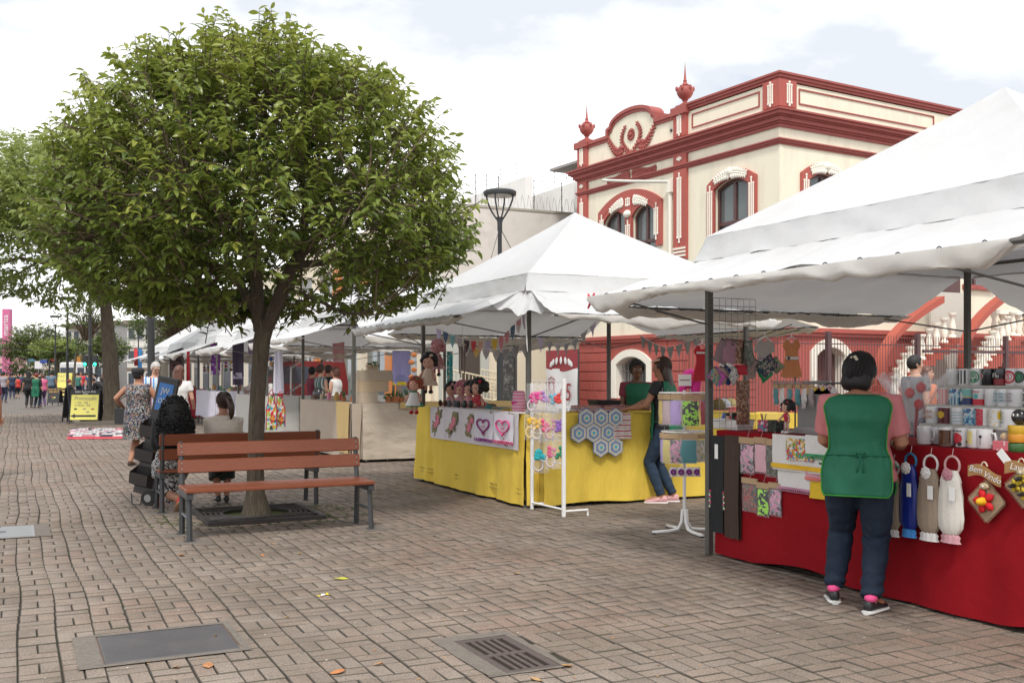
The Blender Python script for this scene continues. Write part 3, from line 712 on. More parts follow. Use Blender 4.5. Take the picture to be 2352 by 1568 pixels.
# curved twin stairs in front of the side facade
STAIR = thing('curved_staircase','curved red outdoor staircase with white balusters against the building side','staircase',(0,0,0))
SP = mat('stair_red', (.40,.085,.055), .6, var=.08)
def spt(m,name,mt,smooth=50): return m.obj(name,mt,STAIR,smooth)
def flight(u0,v0,u1,v1,Yd,bulge,n=11,name=''):
    a = Vector(onY(u0,v0,Yd)); b = Vector(onY(u1,v1,Yd+.6)); pts = []
    for i in range(n+1):
        t_ = i/n; pts.append(Vector((a.x+(b.x-a.x)*t_**1.5, a.y+(b.y-a.y)*t_, a.z+(b.z-a.z)*t_**.8)))
    m = M()
    rings = [[(p.x-.02,p.y-.16,p.z-.05),(p.x-.02,p.y+.16,p.z-.05),(p.x-.02,p.y+.16,p.z+.14),(p.x-.02,p.y-.16,p.z+.14)] for p in pts]
    spt(m.loft(rings),'coping',SP)
    m = M(); rings = [[(p.x-.30,p.y-.12,max(0,p.z-2.6)),(p.x-.30,p.y+.12,max(0,p.z-2.6)),(p.x-.02,p.y+.12,p.z-.05),(p.x-.02,p.y-.12,p.z-.05)] for p in pts]
    for i,p in enumerate(pts[1:]):
        q = Vector((p.x+.36,p.y-.1,p.z-1.02))
        spt(M().lathe([(.11,0),(.11,.06),(.06,.10),(.10,.26),(.085,.38),(.05,.56),(.09,.62),(.11,.64),(.11,.70)],10,q),'baluster',CREAMW)
        spt(M().box((q.x-.18,q.y-.2,q.z-.16),(q.x+.3,q.y+.8,q.z)),'step',SP)
    return pts
flight(2022,862,2160,692,19.4,1); flight(2212,840,2300,690,19.2,1)
a = onY(2260,690,20.2); b = onY(2352,690,20.2)
m = M()
x = a[0]+.3
while x < b[0]+2.5:
    spt(M().lathe([(.10,0),(.10,.06),(.055,.10),(.095,.26),(.05,.52),(.085,.58),(.10,.66)],10,(x,20.1,2.62)),'baluster',CREAMW); x += .34
spt(M().box((a[0]+.2,19.95,3.28),(b[0]+2.5,20.25,3.40)),'handrail',CREAMW); spt(M().box((a[0]+.2,19.9,2.50),(b[0]+2.5,20.9,2.62)),'landing',SP)
oa = (onY(2282,840,20.0)[0],1.05,.3,1.5,2.0)
m = wall(a[0]+.3,b[0]+2.5,0,2.5,[oa],y0=0,y1=.4); q = M().add([(p[0],p[1]+20.0,p[2]) for p in m.v],m.f); spt(q,'landing_wall',SP,None)
spt(M().add([(p[0],p[1]+20.0,p[2]) for p in band([(oa[0]-oa[1]/2,.3)]+arc(*[oa[0],oa[1],oa[3],oa[4]])+[(oa[0]+oa[1]/2,.3)],.10,0,-.04,0).v],band([(oa[0]-oa[1]/2,.3)]+arc(*[oa[0],oa[1],oa[3],oa[4]])+[(oa[0]+oa[1]/2,.3)],.10,0,-.04,0).f),'arch_trim',CREAMW,None)
spt(M().box((oa[0]-.8,20.41,0),(oa[0]+.8,20.45,2.3)),'arch_door',BROWN,None)
spt(M().box((onY(2135,0,20.6)[0],20.55,.0),(onY(2215,0,20.6)[0],20.62,3.9)),'landing_side',mat('pale_boards',(.52,.5,.44),.7),None)
spt(M().box((onY(2140,0,20.9)[0]+.12,20.75,2.6),(onY(2196,0,20.9)[0],20.82,4.6)),'upper_door',BROWN,None)
# railing fence in front
FE = mat('fence_brown', (.085,.040,.042), .5, var=.2)
YF = 17.4
fen = thing('railing_fence','tall brown bar fence between the stalls and the red building','fence',(0,YF,0))
xa = onY(1560,862,YF)[0]; xb = onY(2420,862,YF)[0]; n = int((xb-xa)/.088)
bar = M().tube([(0,0,.12),(0,0,2.44)],.0075,5).mesh('bar',[FE]); 
for k in range(n):
    link('bar',bar,fen,(xa+.088*k,0,0))
for z in (.3,2.22): M().box((xa,-.015,z-.012),(xb,.015,z+.012)).obj('rail',FE,fen)
for u in (1902,2107,2160+150): x = onY(u,862,YF)[0]; M().box((x-.05,-.05,0),(x+.05,.05,2.5)).obj('post',FE,fen)
M().box((onY(2120,0,YF)[0],-.03,2.05),(onY(2352,0,YF)[0]+.6,.03,2.12)).obj('top_rail',FE,fen)
tag(M().box((18.6,6,-.033),(50,17,-.02)).obj('forecourt',plain('forecourt_concrete',(.3,.28,.25),.9)),kind='structure')
# ---------------------------------------------------------------- grey rendered building to the left of it
GREYW = mat('grey_white_render', (.66,.615,.565), .85, var=.06, scale=2, bump=.08, bscale=70, stain=(.30,.26,.25), stscale=1.7, stamt=.35)
CRW = mat('pale_cream_wall', (.74,.65,.50), .8, var=.05, scale=2, stain=(.62,.53,.4), stscale=1)
OFFW = mat('off_white_parapet', (.70,.685,.66), .8, var=.06, scale=4, stain=(.55,.50,.44), stscale=3, stretch=(1,1,.3))
ORANGE = mat('orange_cladding', (.62,.22,.06), .55, var=.08)
gb = thing('rendered_building','grey rendered building with razor wire on its roof, left of the red one','building',(0,0,0))
XS, YS = 13.2, 33.6
def gpt(m,n,mt,par=None,sm=None): return m.obj(n,mt,par or gb,sm)
gpt(M().box((XS+.3,YS,3.1),(21,YS+.3,7.65)),'end_wall',GREYW); gpt(M().box((XS+.3,YS-.03,7.65),(21,YS+.33,7.73)),'wall_coping',mat('dirty_coping',(.4,.37,.3),.8))
gpt(M().box((XS+.2,YS-.004,0),(21,YS+.29,3.1)),'lower_wall',CRW)
gpt(M().box((XS+.01,YS+.06,7.3),(20.99,61.9,7.4)),'roof',plain('roof_grey',(.4,.38,.36)))
gpt(M().box((XS+3,61.7,0),(21,62,7.3)).box((20.7,YS+.3,0),(21,61.7,7.3)),'rear_walls',GREYW)
# razor wire coil, its posts
m = M(); pts = [(13.7+6.5*i/480, YS+.15+.02*sin(i*.8), 8.02+.27*sin(i*2*pi/20)) if False else (13.7+6.5*i/480+.12*cos(i*2*pi/20), YS+.15+.22*cos(i*2*pi/20), 8.0+.27*sin(i*2*pi/20)) for i in range(481)]
gpt(m.tube(pts,.009,4),'razor_wire',mat('razor_steel',(.45,.43,.42),.5))
for u in (1098,1150,1232,1296,1345): 
    x = onY(u,480,YS)[0]; m = M().tube([(x,YS+.2,7.7),(x,YS+.2,8.9)],.018,5)
    for z in (8.1,8.35,8.6,8.85): m.ell((x,YS+.2,z),(.035,.035,.03),6,4)
    gpt(m,'wire_post',METAL)
for (ua,va,ub,vb,X,dp) in ((1073,455,1206,405,18.1,.32),(1206,456,1318,418,19.4,.32)):
    A = onX(ua,va,X); B = onX(ub,vb,X); gpt(M().add([(X,A[1],7.3),(X,B[1],7.3),(X,B[1],B[2]),(X,A[1],A[2]),(X+dp,A[1],7.3),(X+dp,B[1],7.3),(X+dp,B[1],B[2]),(X+dp,A[1],A[2])],[(0,3,2,1),(4,5,6,7),(2,3,7,6),(1,2,6,5),(0,4,7,3)]),'parapet',OFFW)
    for k in range(4):
        y = A[1]+(B[1]-A[1])*(k+.3)/4; z = A[2]+(B[2]-A[2])*(k+.3)/4; m = M().tube([(X+.1,y,z),(X+.1,y,z+.8)],.015,4)
        for q in (.3,.5,.7): m.ell((X+.1,y,z+q),(.03,.03,.03),5,4)
        gpt(m,'fence_post',METAL)
A = onX(1318,418,19.4); gpt(M().box((19.42,A[1]-.02,7.3),(21,A[1]+.25,A[2]-.05)),'parapet_return',OFFW)
A = onX(1213,450,20.2); gpt(M().add([(20.2,36,8.6),(20.2,41,8.6),(22,41,9.1),(22,36,9.1)],[(0,1,2,3)]).box((20.2,36,8.3),(20.3,41,8.58)),'tin_roof',plain('tin',(.4,.4,.4),.5))
# door and ramp by the cream wall
d0, d1x = onY(1060,862,YS)[0], onY(1102,862,YS)[0]
gpt(M().box((d0,YS-.02,.4),(d1x,YS-.006,2.75)),'door_opening',plain('dark_interior',(.07,.055,.045),.6))
gpt(M().box((d0-.9,YS-.05,.4),(d0-.02,YS-.01,2.8)),'door_leaf',mat('pale_green_grey',(.45,.46,.42),.6)); gpt(M().box((d1x+.02,YS-.05,.4),(d1x+.35,YS-.01,2.8)),'door_leaf',mat('pale_green_grey',(.45,.46,.42),.6))
ramp = thing('ramp_railing','cream painted access ramp railing against the cream wall','railing',(0,YS-1.6,0)); CRP = mat('cream_paint',(.76,.66,.47),.5,var=.05)
for dy,ua,va,ub,vb in ((0,1018,845,1135,870),(1.2,1105,848,1165,862)):
    A = onY(ua,va,YS-1.6+dy); B = onY(ub,vb,YS-1.6+dy); n = int((B[0]-A[0])/.13)
    for k in (0,.38,.76):
        M().tube([(A[0],dy,A[2]-k),(B[0],dy,B[2]-k)],.028,6).obj('rail',CRP,ramp)
    M().tube([(B[0],dy,B[2]),(B[0]+.14,dy,B[2]-.05),(B[0]+.2,dy,B[2]-.35),(B[0]+.1,dy,B[2]-.7),(B[0],dy,B[2]-.76)],.028,6).obj('rail_end',CRP,ramp)
    for k in range(n+1):
        x = A[0]+(B[0]-A[0])*k/n; z = A[2]+(B[2]-A[2])*k/n; M().tube([(x,dy,z-.76),(x,dy,z-.01)],.011,5).obj('baluster',CRP,ramp)
    for k in (0,.5,1): x = A[0]+(B[0]-A[0])*k; M().tube([(x,dy,0),(x,dy,A[2]+(B[2]-A[2])*k-.7)],.03,6).obj('post',CRP,ramp)
# dark pillar, banner
x = onY(1166,862,YS-3)[0]; t = thing('dark_pillar','worn dark square pillar standing before the cream wall','pillar',(x,YS-3,0)); M().box((-.24,-.2,0),(.2,.2,3.3)).obj('shaft',mat('scuffed_dark',(.035,.038,.036),.5,var=.5,scale=8,stain=(.35,.33,.3),stscale=7,stamt=.7),t)
t = thing('anniversary_banner','white vertical banner with dark red head and red 45 numeral','banner',(0,0,0))
A = onX(1255,805,XF-1.6); B = onX(1327,930,XF-1.6); X = XF-1.6; w = A[1]-B[1]; cy = (A[1]+B[1])/2
t.location = (X,cy,0); t.rotation_euler = (0,0,STREET)
BW = mat('banner_white',(.74,.74,.74),.6); BR = mat('banner_red',(.30,.04,.05),.6)
z0, z1 = .2, A[2]; zc = z1-.62
M().grid(lambda s,q: ((s-.5)*w, .02*sin(s*9+q*4), z0+(zc-z0)*q),14,10).obj('cloth',BW,t,60)
M().grid(lambda s,q: ((s-.5)*w, .02*sin(s*9+4)-.001, zc-.12*sin(pi*s)*(1-q)+(z1-zc)*q),14,5).obj('head_band',BR,t,60)
g = M()
for k in range(7):
    a = pi*(k+.5)/7; g.ell((-.36*w*cos(a)*.9,-.03,zc+.10+.16*sin(a)),(.09,.012,.13),7,5,R=Matrix.Rotation((a-pi/2)*-.6,3,'Y'))
tag(g.obj('leaf_emblem',BW,t,60),kind='stuff')
text('45',.85,BR,t,(.14*w,-.05,zc-.85),name='numeral',ext=.004,shear=.1); text('ANOS',.24,plain('banner_grey',(.2,.18,.18)),t,(.08*w,-.05,zc-1.45),name='word')
m = M(); xx = -.30*w
for dz,r in ((0,.16),(-.42,.16)):
    m.tube([(xx+r*cos(a*pi/8),-.04,zc-.62+dz+r*1.2*sin(a*pi/8)) for a in range(17)],.014,4)
m.tube([(xx-.2,-.04,zc-.38),(xx-.2,-.04,zc-1.3)],.014,4); m.tube([(xx+.2,-.04,zc-.38),(xx+.2,-.04,zc-1.3)],.014,4); m.tube([(xx-.22,-.04,zc-.38),(xx,-.04,zc-.3),(xx+.22,-.04,zc-.38)],.014,4); m.obj('tower_emblem',BR,t)
for s in (-1,1): M().tube([(s*w/2,.03,0),(s*w/2,.03,z1)],.03,6).obj('pole',METAL,t)
# ---------------------------------------------------------------- shop row along the street behind the stalls
sh = thing('shop_row','cream two-storey shop row with orange panels seen behind the stalls','shop',(0,0,0))
def s2(m,n,mt,par=None): return m.obj(n,mt,par or sh)
s2(M().box((XS,YS+.3,3.2),(XS+.3,62,3.8)).box((XS,YS+.3,6.4),(XS+.3,62,7.6)),'floor_band',CRW)
y = YS+.3; k = 0
SHG = mat('shop_glass',(.10,.13,.14),.08,var=.5,scale=.9,spec=.8)
while y < 61.5:
    s2(M().box((XS-.08,y,0),(XS+.35,y+.7,3.2)),'pier',ORANGE if k % 3 == 1 else CRW); s2(M().box((XS-.04,y,3.8),(XS+.3,y+1.1,6.4)),'upper_pier',ORANGE if k in (2,3) else CRW)
    f = s2(M().box((XS+.12,y+.7,0),(XS+.2,y+3.6,.35)).box((XS+.12,y+.7,2.7),(XS+.2,y+3.6,3.2)).box((XS+.1,y+2.1,.35),(XS+.2,y+2.2,2.7)),'shopfront',STEEL)
    for a,b in ((.7,2.1),(2.2,3.6)): s2(M().box((XS+.15,y+a,.35),(XS+.17,y+b,2.7)),'pane',SHG,f)
    f = s2(M().box((XS+.1,y+1.1,3.8),(XS+.2,y+3.6,3.95)).box((XS+.1,y+1.1,5.9),(XS+.2,y+3.6,6.4)).box((XS+.1,y+2.3,3.95),(XS+.2,y+2.4,5.9)),'window',STEEL)
    for a,b in ((1.1,2.3),(2.4,3.6)): s2(M().box((XS+.15,y+a,3.95),(XS+.17,y+b,5.9)),'pane',SHG,f)
    y += 3.6; k += 1
# ---------------------------------------------------------------- market tents
def nz(x, y, z=0.0): return noise.noise((x, y, z))
XT0, XT1 = 5.2, 8.3
def tent(Y0, Y1, label, seed, n=34, lace=False, ext=None, hf=2.45):
    cx, cy = (XT0+XT1)/2, (Y0+Y1)/2; hx, hy = (XT1-XT0)/2, (Y1-Y0)/2
    t = thing('market_tent', label, 'market tent', (cx,cy,0), 0, 'white market tents in a row along the street')
    ez, az = 2.66, 3.70
    m = M()
    def side_roof(a, q, H):
        D = hx if H is hy_ else hy; r = max(q,.004)
        z = az-(az-ez)*(r**.94)-.05*sin(pi*r)*(1-a*a)
        z += .016*nz(a*r*3.1+seed, r*3.1+H, seed)*r*(1-r*.6)*(1-a**6) + .007*nz(a*9, r*9, seed+3)*r*(1-a**6) - .022*abs(nz(a*7+r*3,r*5-a*2,seed+6))*r*(1-a**4)*(1-r**8) - .012*abs(nz(a*16,r*9,seed+2))*r*r*(1-a**6)*(1-r**8)
        return (a*H*r*1.01, -(1-r*1.01)*D_[0], z)
    hy_ = hy; D_ = [hx]
    def side(k, fn, nu, nv):    # fn(a in [-1,1], o) -> (along, outward, z); k: 0 front(-X) 1 right(-Y) 2 back(+X) 3 left(+Y)
        H, D = (hy, hx) if k in (0,2) else (hx, hy)
        def f(s, q):
            a, o, z = fn(s*2-1, q, H)
            if k == 0: return (-D-o, -a, z)
            if k == 1: return (a, -D-o, z)
            if k == 2: return (D+o, a, z)
            return (-a, D+o, z)
        return f, nu, nv
    for k in range(4):
        D_[0] = hx if k in (0,2) else hy
        f, a_, b_ = side(k, side_roof, n, n//2); m.grid(f, a_, b_)
    for k in range(4):
        def val(a, q, H): return (a*(H*1.01+.07*q), .0165+.085*q**1.3+.022*nz(a*9+q*4+k*3, q*2-a*3, seed)*(.25+q)-.014*abs(nz(a*24+q*7,q*2,seed+5)), ez-(ez-hf)*q+.01*nz(a*9,k,seed)*q)
        f, a_, b_ = side(k, val, n, 4); m.grid(f, a_, b_)
    m.obj('roof', VINYL, t, smooth=35)
    zb = 2.14; L_ = 1.0
    ext = ext or {}
    for k in range(4):
        e0, e1 = ext.get(k, (.15,.15))     # how far the outer bar runs past the posts at its right / left end (seen from outside)
        def aw(a, q, H):
            hq = H+(e1 if a > 0 else e0)*q*(1 if True else 0)
            al = a*hq; o = L_*q
            z = hf+.004+(zb-hf)*q - .05*sin(pi*q)*(1-.5*a*a) + .022*nz(a*5+k*7, q*3, seed+1)*min(1,q*3+.2) + .02*sin(a*11+3*nz(a*2,q,seed))*q*(1-q)*2
            return (al, .07+o*.96, z+.012*(1-q)-.016*abs(nz(a*13+o*5,o*2.2-a*4,seed+8)))
        f, a_, b_ = side(k, aw, n+6, 12); m = M().grid(f, a_, b_)
        def roll(a, q, H):
            hq = H+(e1 if a > 0 else e0); al = a*hq; ed = min(1,(1-abs(a))*9+.25)
            dp = (.045+.11*max(0,.35+nz(a*1.9+k*5,1.7,seed+2))+.05*abs(nz(a*6,k,seed)))*ed; th = pi*q
            wk = .016*nz(a*17, q*2.5, seed+k)+.012*nz(a*38+q*6,q*5,seed)-.010*abs(nz(a*26-q*9,q*3,seed+4))
            o_ = L_+.035-.16*q*q+(.028+wk)*sin(th)+.012*nz(a*12,q*2,seed)
            return (al+.015*nz(a*20,q*4,seed), .03+o_, zb-.004-dp*sin(th*.93)+wk*1.2*q)
        f2, a2, b2 = side(k, roll, n+60, 10)
        o = m.obj('awning', VINYL, t, smooth=60)
        M().grid(f2, a2, b2).obj('rolled_hem', VINYL_OLD, o, smooth=50)
        # outer bar and its lacing
        H = (hy if k in (0,2) else hx); p = []
        for a in (-1.0,1.0):
            hq = H+(e1 if a > 0 else e0)+(.10 if (k,a) == (0,1.0) and lace else .02); al = a*hq; o_ = 1.03
            D = hx if k in (0,2) else hy
            p.append((-D-o_,-al,zb-.015) if k == 0 else (al,-D-o_,zb-.015) if k == 1 else (D+o_,al,zb-.015) if k == 2 else (-al,D+o_,zb-.015))
        M().tube(p, .016, 6).obj('bar', POSTM, t)
        if lace:
            A, B = Vector(p[0]), Vector(p[1]); q = M(); nn = 15
            for i in range(1,nn):
                c = A.lerp(B,i/nn); d = (B-A).normalized(); e = d.cross(Vector((0,0,1)))
                q.tube([c+(e*cos(w)+Vector((0,0,1))*sin(w))*.024 for w in [j*pi/4 for j in range(9)]], .004, 4, cap=False)
            q = q.obj('lacing', BLACKP, t); q['kind'] = 'stuff'
    for sx in (-1,1):
        for sy in (-1,1):
            x, y = sx*hx, sy*hy
            M().chbox((x-.026,y-.026,0),(x+.026,y+.026,2.6),.005).obj('post', POSTM, t)
            M().tube([(x*.97,y*.97,2.60),(x*.03,y*.03,3.60)], .016, 6).obj('roof_strut', POSTM, t)
            br = M(); b1 = (x-sx*.02,y+sy*.55,2.19) if True else None
            br.tube([(x,y+sy*.03,1.93),(x-sx*.12,y+sy*.98,2.10)], .008, 5); br.tube([(x+sx*.03,y,1.93),(x+sx*.98,y-sy*.12,2.10)], .008, 5)
            br.obj('brace', POSTM, t)['kind'] = 'stuff'
    for sx in (-1,1): M().tube([(sx*hx,-hy,2.56),(sx*hx,hy,2.56)], .018, 6).obj('eave_beam', POSTM, t)
    for sy in (-1,1): M().tube([(-hx,sy*hy,2.54),(hx,sy*hy,2.54)], .018, 6).obj('eave_beam', POSTM, t)
    return t
TY = [(3.62,6.84),(10.16,13.46),(16.75,20.2),(23.5,26.85),(30.0,33.4),(36.6,40.0),(43.2,46.6)]
TLAB = ['large white market tent nearest the camera over the red stall','white market tent over the yellow-clothed doll stall','white market tent over the beige stall with potted plants',
 'white market tent just behind the nearest trunk over hanging aprons','white market tent over the white-skirted table','white market tent over the dark red table','farthest white market tent of the row']
for i,((a,b),lab) in enumerate(zip(TY,TLAB)):
    tent(a,b,lab,i*13.7+2,n=40 if i < 2 else 22,lace=i < 2, ext={0:(.2,.45),3:(.30,.30)} if i == 0 else {0:(-.05,.35),1:(.2,-.35)} if i == 1 else None)
# slack corner cloth where the two awnings of the yellow stall tent meet at the post
P0 = Vector((XT0-.02,TY[1][0]-.02,2.47)); Aq = Vector((-.50,-.02,-.165)); Bq = Vector((.16,-.50,-.165))
def cf(s,q): p = P0+(Aq*(1-s)+Bq*s)*q; return (p.x,p.y,p.z-.11*sin(pi*s)*q-.05*abs(nz(s*9,q*3,2))*q+.028*sin(s*21+q*2)*q)
m = M().grid(cf,22,12); o = m.obj('corner_flap',VINYL,None,50); tag(o,'slack folded corner cloth hanging at the yellow stall front post','corner cloth')
m = M().tube([P0+Vector((-.05,-.06,-.10)),P0+Vector((-.06,-.07,-.35)),P0+Vector((-.05,-.08,-.62)),P0+Vector((-.04,-.075,-.70))],[.010,.012,.008,.004],5); tag(m.obj('tie_cord',PAPER),'white cord hanging down the yellow stall front post','cord')
# red clamp on the near bar end
c = onX(1358,690,4.19); t = thing('spring_clamp','red plastic spring clamp gripping the near tent bar end','clamp',c,STREET)
RP = plain('red_plastic',(.60,.03,.05),.35)
for s in (-1,1): M().tube([(-.05*s,0,.055),(0,0,0),(s*.05,.0,-.06)],[.008,.014,.008],6).obj('jaw',RP,t)
M().ell((0,-.012,0),(.016,.012,.016),8,5).obj('spring',STEEL,t)
# bunting
def bunting(label, pts, cols, size=.16):
    t = thing('bunting', label, 'bunting', pts[0], 0, 'bunting strings under the yellow stall tent'); o = Vector(pts[0]); P = [Vector(p)-o for p in pts]
    n = len(cols); path = []
    for i in range(n+1):
        q = i/n*(len(P)-1); k = min(int(q),len(P)-2); p = P[k].lerp(P[k+1],q-k); p.z -= .10*sin(pi*(i/n)); path.append(p)
    M().tube(path,.004,4).obj('cord',PAPER,t)
    for i,c in enumerate(cols):
        a, b = path[i].lerp(path[i+1],.08), path[i].lerp(path[i+1],.92); m_ = (a+b)/2+Vector((.03*nz(i,1),.03*nz(i,5),-size*random.uniform(.95,1.25)))
        d = (b-a).cross(Vector((0,0,1))).normalized()*.02
        M().add([a,a.lerp(b,.5)+d,b,(a+m_)/2+d*.6,(b+m_)/2-d*.6,m_],[(0,1,3),(1,4,3),(1,2,4),(3,4,5)]).obj('flag',c,t)
FL = dict(k=patt('flag_black','dots',[(.6,.3,.35),(.03,.02,.025)],60), r=pc((.55,.05,.06)), p=patt('flag_peach','dots',[(.7,.45,.4),(.62,.38,.28)],60), y=pc((.70,.45,.05)), l=pc((.48,.42,.58)), pk=patt('flag_pink','dots',[(.7,.6,.6),(.62,.2,.25)],55), b=patt('flag_blue','dots',[(.5,.5,.5),(.07,.13,.24)],60), t=patt('flag_teal','dots',[(.6,.7,.7),(.18,.42,.45)],50), g=pc((.30,.30,.32)), s=patt('flag_stripe','band',[(.6,.3,.35),(.6,.55,.55)],40), w=pc((.42,.40,.42)), go=patt('flag_gold','dots',[(.6,.5,.3),(.55,.35,.10)],50))
bunting('colourful pennant string under the front of the yellow stall tent',[atz(1000,752,14.6),atz(1075,768,13.8),atz(1150,762,13.0),atz(1213,712,11.6)],[FL[c] for c in ('l','b','t','w','k','r','p','l','y','pk','pk','b','s','l')])
bunting('faded second pennant string behind the colourful one under the yellow stall tent',[atz(1060,790,15.2),atz(1140,788,14.6),atz(1218,786,14.0)],[FL[c] for c in ('w','go','w','w','g','g','w')])
bunting('grey pennant string from the yellow stall corner post towards the red building',[atz(1232,774,11.7),atz(1300,772,12.2),atz(1372,735,12.6)],[FL[c] for c in ('l','g','w','g','g','g','l')])
bunting('dark grey pennant string hanging beyond the yellow stall right side',[atz(1470,770,14.2),atz(1530,782,14.0),atz(1610,772,13.8)],[FL['g']]*8)
# ---------------------------------------------------------------- trees
BARK = mat('bark', (.105,.082,.058), .92, var=.75, scale=22, stretch=(1,1,.16), bump=1.0, bscale=46, stain=(.15,.15,.095), stscale=11, stamt=.6, bd=.05)
TWIG = mat('twig_bark', (.12,.085,.055), .85, var=.3)
def leaf_mat(name, cols, trans=.35, rough=.29, attr=True):
    m, t, b, L = newmat(name)
    if attr: rv = node(t,'ShaderNodeAttribute',attribute_name='rnd').outputs['Fac']
    else: rv = node(t,'ShaderNodeObjectInfo').outputs['Random']
    rp = node(t,'ShaderNodeValToRGB'); cr = rp.color_ramp
    while len(cr.elements) < len(cols): cr.elements.new(.5)
    for i,c in enumerate(cols): cr.elements[i].position = i/(len(cols)-1); cr.elements[i].color = rgba(c)
    L(rv, rp.inputs[0]); L(rp.outputs[0], b.inputs['Base Color']); b.inputs['Roughness'].default_value = rough; b.inputs['Specular IOR Level'].default_value = .45
    add_trans(t, b, L, rp.outputs[0], trans); return m
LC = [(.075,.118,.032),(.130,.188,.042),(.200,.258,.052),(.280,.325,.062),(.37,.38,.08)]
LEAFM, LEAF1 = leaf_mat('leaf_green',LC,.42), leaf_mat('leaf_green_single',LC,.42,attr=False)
LEAFB = leaf_mat('leaf_pale_green',[(.19,.25,.075),(.24,.30,.085),(.30,.35,.10),(.36,.40,.12)],.45)
LEAFD = leaf_mat('leaf_far_green',[(.06,.095,.022),(.09,.13,.03),(.125,.155,.035),(.16,.18,.045)])
def leaf_tpl():
    V = [(0,0,0)]; ts = (.22,.5,.78); w = (.30,.38,.25)
    arch = lambda q: (.95*q-.12*q*q, -.38*q*q)
    for q,ww in zip(ts,w):
        x,z = arch(q); V += [(x,0,z),(x,ww*.5,z+.055),(x,-ww*.5,z+.055)]
    x,z = arch(1); V.append((x,0,z))
    T = [(0,1,2),(0,3,1)]
    for k in (1,4): T += [(k,k+3,k+4),(k,k+4,k+1),(k,k+2,k+5),(k,k+5,k+3)]
    T += [(7,10,8),(7,9,10)]
    return np.array(V), np.array(T)
LV_, LT_ = leaf_tpl()
def frames(pos, dirs, ups):
    x = dirs/np.linalg.norm(dirs,axis=1)[:,None]; y = np.cross(ups,x); y /= np.linalg.norm(y,axis=1)[:,None]+1e-9; z = np.cross(x,y)
    return np.stack([x,y,z],2)
def leaves(P, R, L_, rnd, name, m, parent):
    n = len(P); V = np.einsum('nij,kj->nki', R, LV_)*L_[:,None,None]+P[:,None,:]
    F_ = (LT_[None]+np.arange(n)[:,None,None]*len(LV_)).reshape(-1,3)
    return link(name, fastmesh(name, V.reshape(-1,3), F_, [m], smooth=True, attr={'rnd': np.repeat(rnd,len(LV_))}), parent)
def spray_leaves(SP, SD, per, Ls, rs, newfrac):
    """sprays: points SP with twig directions SD -> leaf positions, frames, lengths, random tint"""
    n = len(SP); P = []; D = []; U = []; LL = []; RN = []; TW = []
    for i in range(n):
        d = SD[i]/np.linalg.norm(SD[i]); ln = rs.uniform(.16,.34)*Ls/.12; k = rs.randint(per[0],per[1]+1)
        a = np.cross(d,(0,0,1)); a = a/(np.linalg.norm(a)+1e-6); base = rs.rand()
        TW.append((SP[i]-d*ln*.9, SP[i]+d*ln*.35))
        for j in range(k):
            f = (j+.5)/k; p = SP[i]+d*ln*(f-.65); sgn = 1 if j % 2 else -1
            out_ = a*sgn*rs.uniform(.5,1.1)+d*rs.uniform(.35,1.0)+np.array((0,0,-rs.uniform(.0,.55)))+rs.randn(3)*.22
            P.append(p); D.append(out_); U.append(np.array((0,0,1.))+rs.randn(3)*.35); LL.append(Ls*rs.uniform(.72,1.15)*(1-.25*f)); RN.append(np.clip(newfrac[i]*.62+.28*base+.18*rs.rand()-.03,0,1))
    P = np.array(P); return P, frames(P,np.array(D),np.array(U)), np.array(LL), np.array(RN), TW
RV = np.array((CS,-SN,0)); FV = np.array((SN,CS,0)); UP = np.array((0,0,1.))
t = thing('street_tree','big round-crowned glossy-leaved tree growing behind the near bench','tree',(TREE[0],TREE[1],0))
T0 = np.array((TREE[0],TREE[1],0)); ZT = camz(*TREE)
def tp(u, v, dd=0.0):           # point near the tree, seen at (u,v), dd metres behind the trunk; local coordinates
    z = ZT+dd; p = np.array(atz(u,v,z)); return p-T0
m = M()
bp = [tp(588,1190),tp(588,1168),tp(588,1130),tp(587,1060),tp(589,960),tp(594,860),tp(602,780),tp(612,735)]
br_ = [.165,.128,.098,.086,.083,.083,.092,.102]
# trunk with an uneven section
rings = []
for i,(p,r) in enumerate(zip(bp,br_)):
    rings.append([(p[0]+r*(1+.10*nz(cos(a)*2,sin(a)*2,i*.7)+(.16*max(0,sin(a*5+1)) if i < 2 else 0))*cos(a), p[1]+r*(1+.10*nz(cos(a)*2,sin(a)*2,i*.7))*sin(a), p[2]) for a in [k*2*pi/18 for k in range(18)]])
m.loft(rings); m.obj('trunk', BARK, t, smooth=70)
limbs = []
def limb(pts, r0, r1, n=8):
    P = [Vector(p) for p in pts]; N = 14; out_ = []
    for i in range(N+1):
        q = i/N*(len(P)-1); k = min(int(q),len(P)-2); f = q-k
        p0,p1,p2,p3 = P[max(k-1,0)],P[k],P[k+1],P[min(k+2,len(P)-1)]
        out_.append(.5*((2*p1)+(p2-p0)*f+(2*p0-5*p1+4*p2-p3)*f*f+(3*p1-p0-3*p2+p3)*f**3))
    R_ = [r0+(r1-r0)*i/N for i in range(N+1)]; limbs.append((out_,R_)); return M().tube(out_,R_,n).obj('branch',BARK,t,smooth=70)
limb([tp(606,760),tp(640,690),tp(672,610),tp(712,555),tp(765,500)],.092,.035)
limb([tp(600,760),tp(592,690),tp(588,610),tp(576,520),tp(560,400,.2)],.085,.028)
limb([tp(590,720,.05),tp(540,640,.1),tp(470,600,-.2),tp(380,560,-.4),tp(280,520,-.6)],.055,.018)
limb([tp(672,610),tp(760,600,.3),tp(850,590,.6),tp(950,560,.7)],.045,.015)
limb([tp(655,660),tp(730,690,-.3),tp(800,720,-.6),tp(860,710,-.9)],.026,.008)
limb([tp(690,580),tp(700,480,-.4),tp(690,360,-.8),tp(700,240,-.9)],.045,.014)
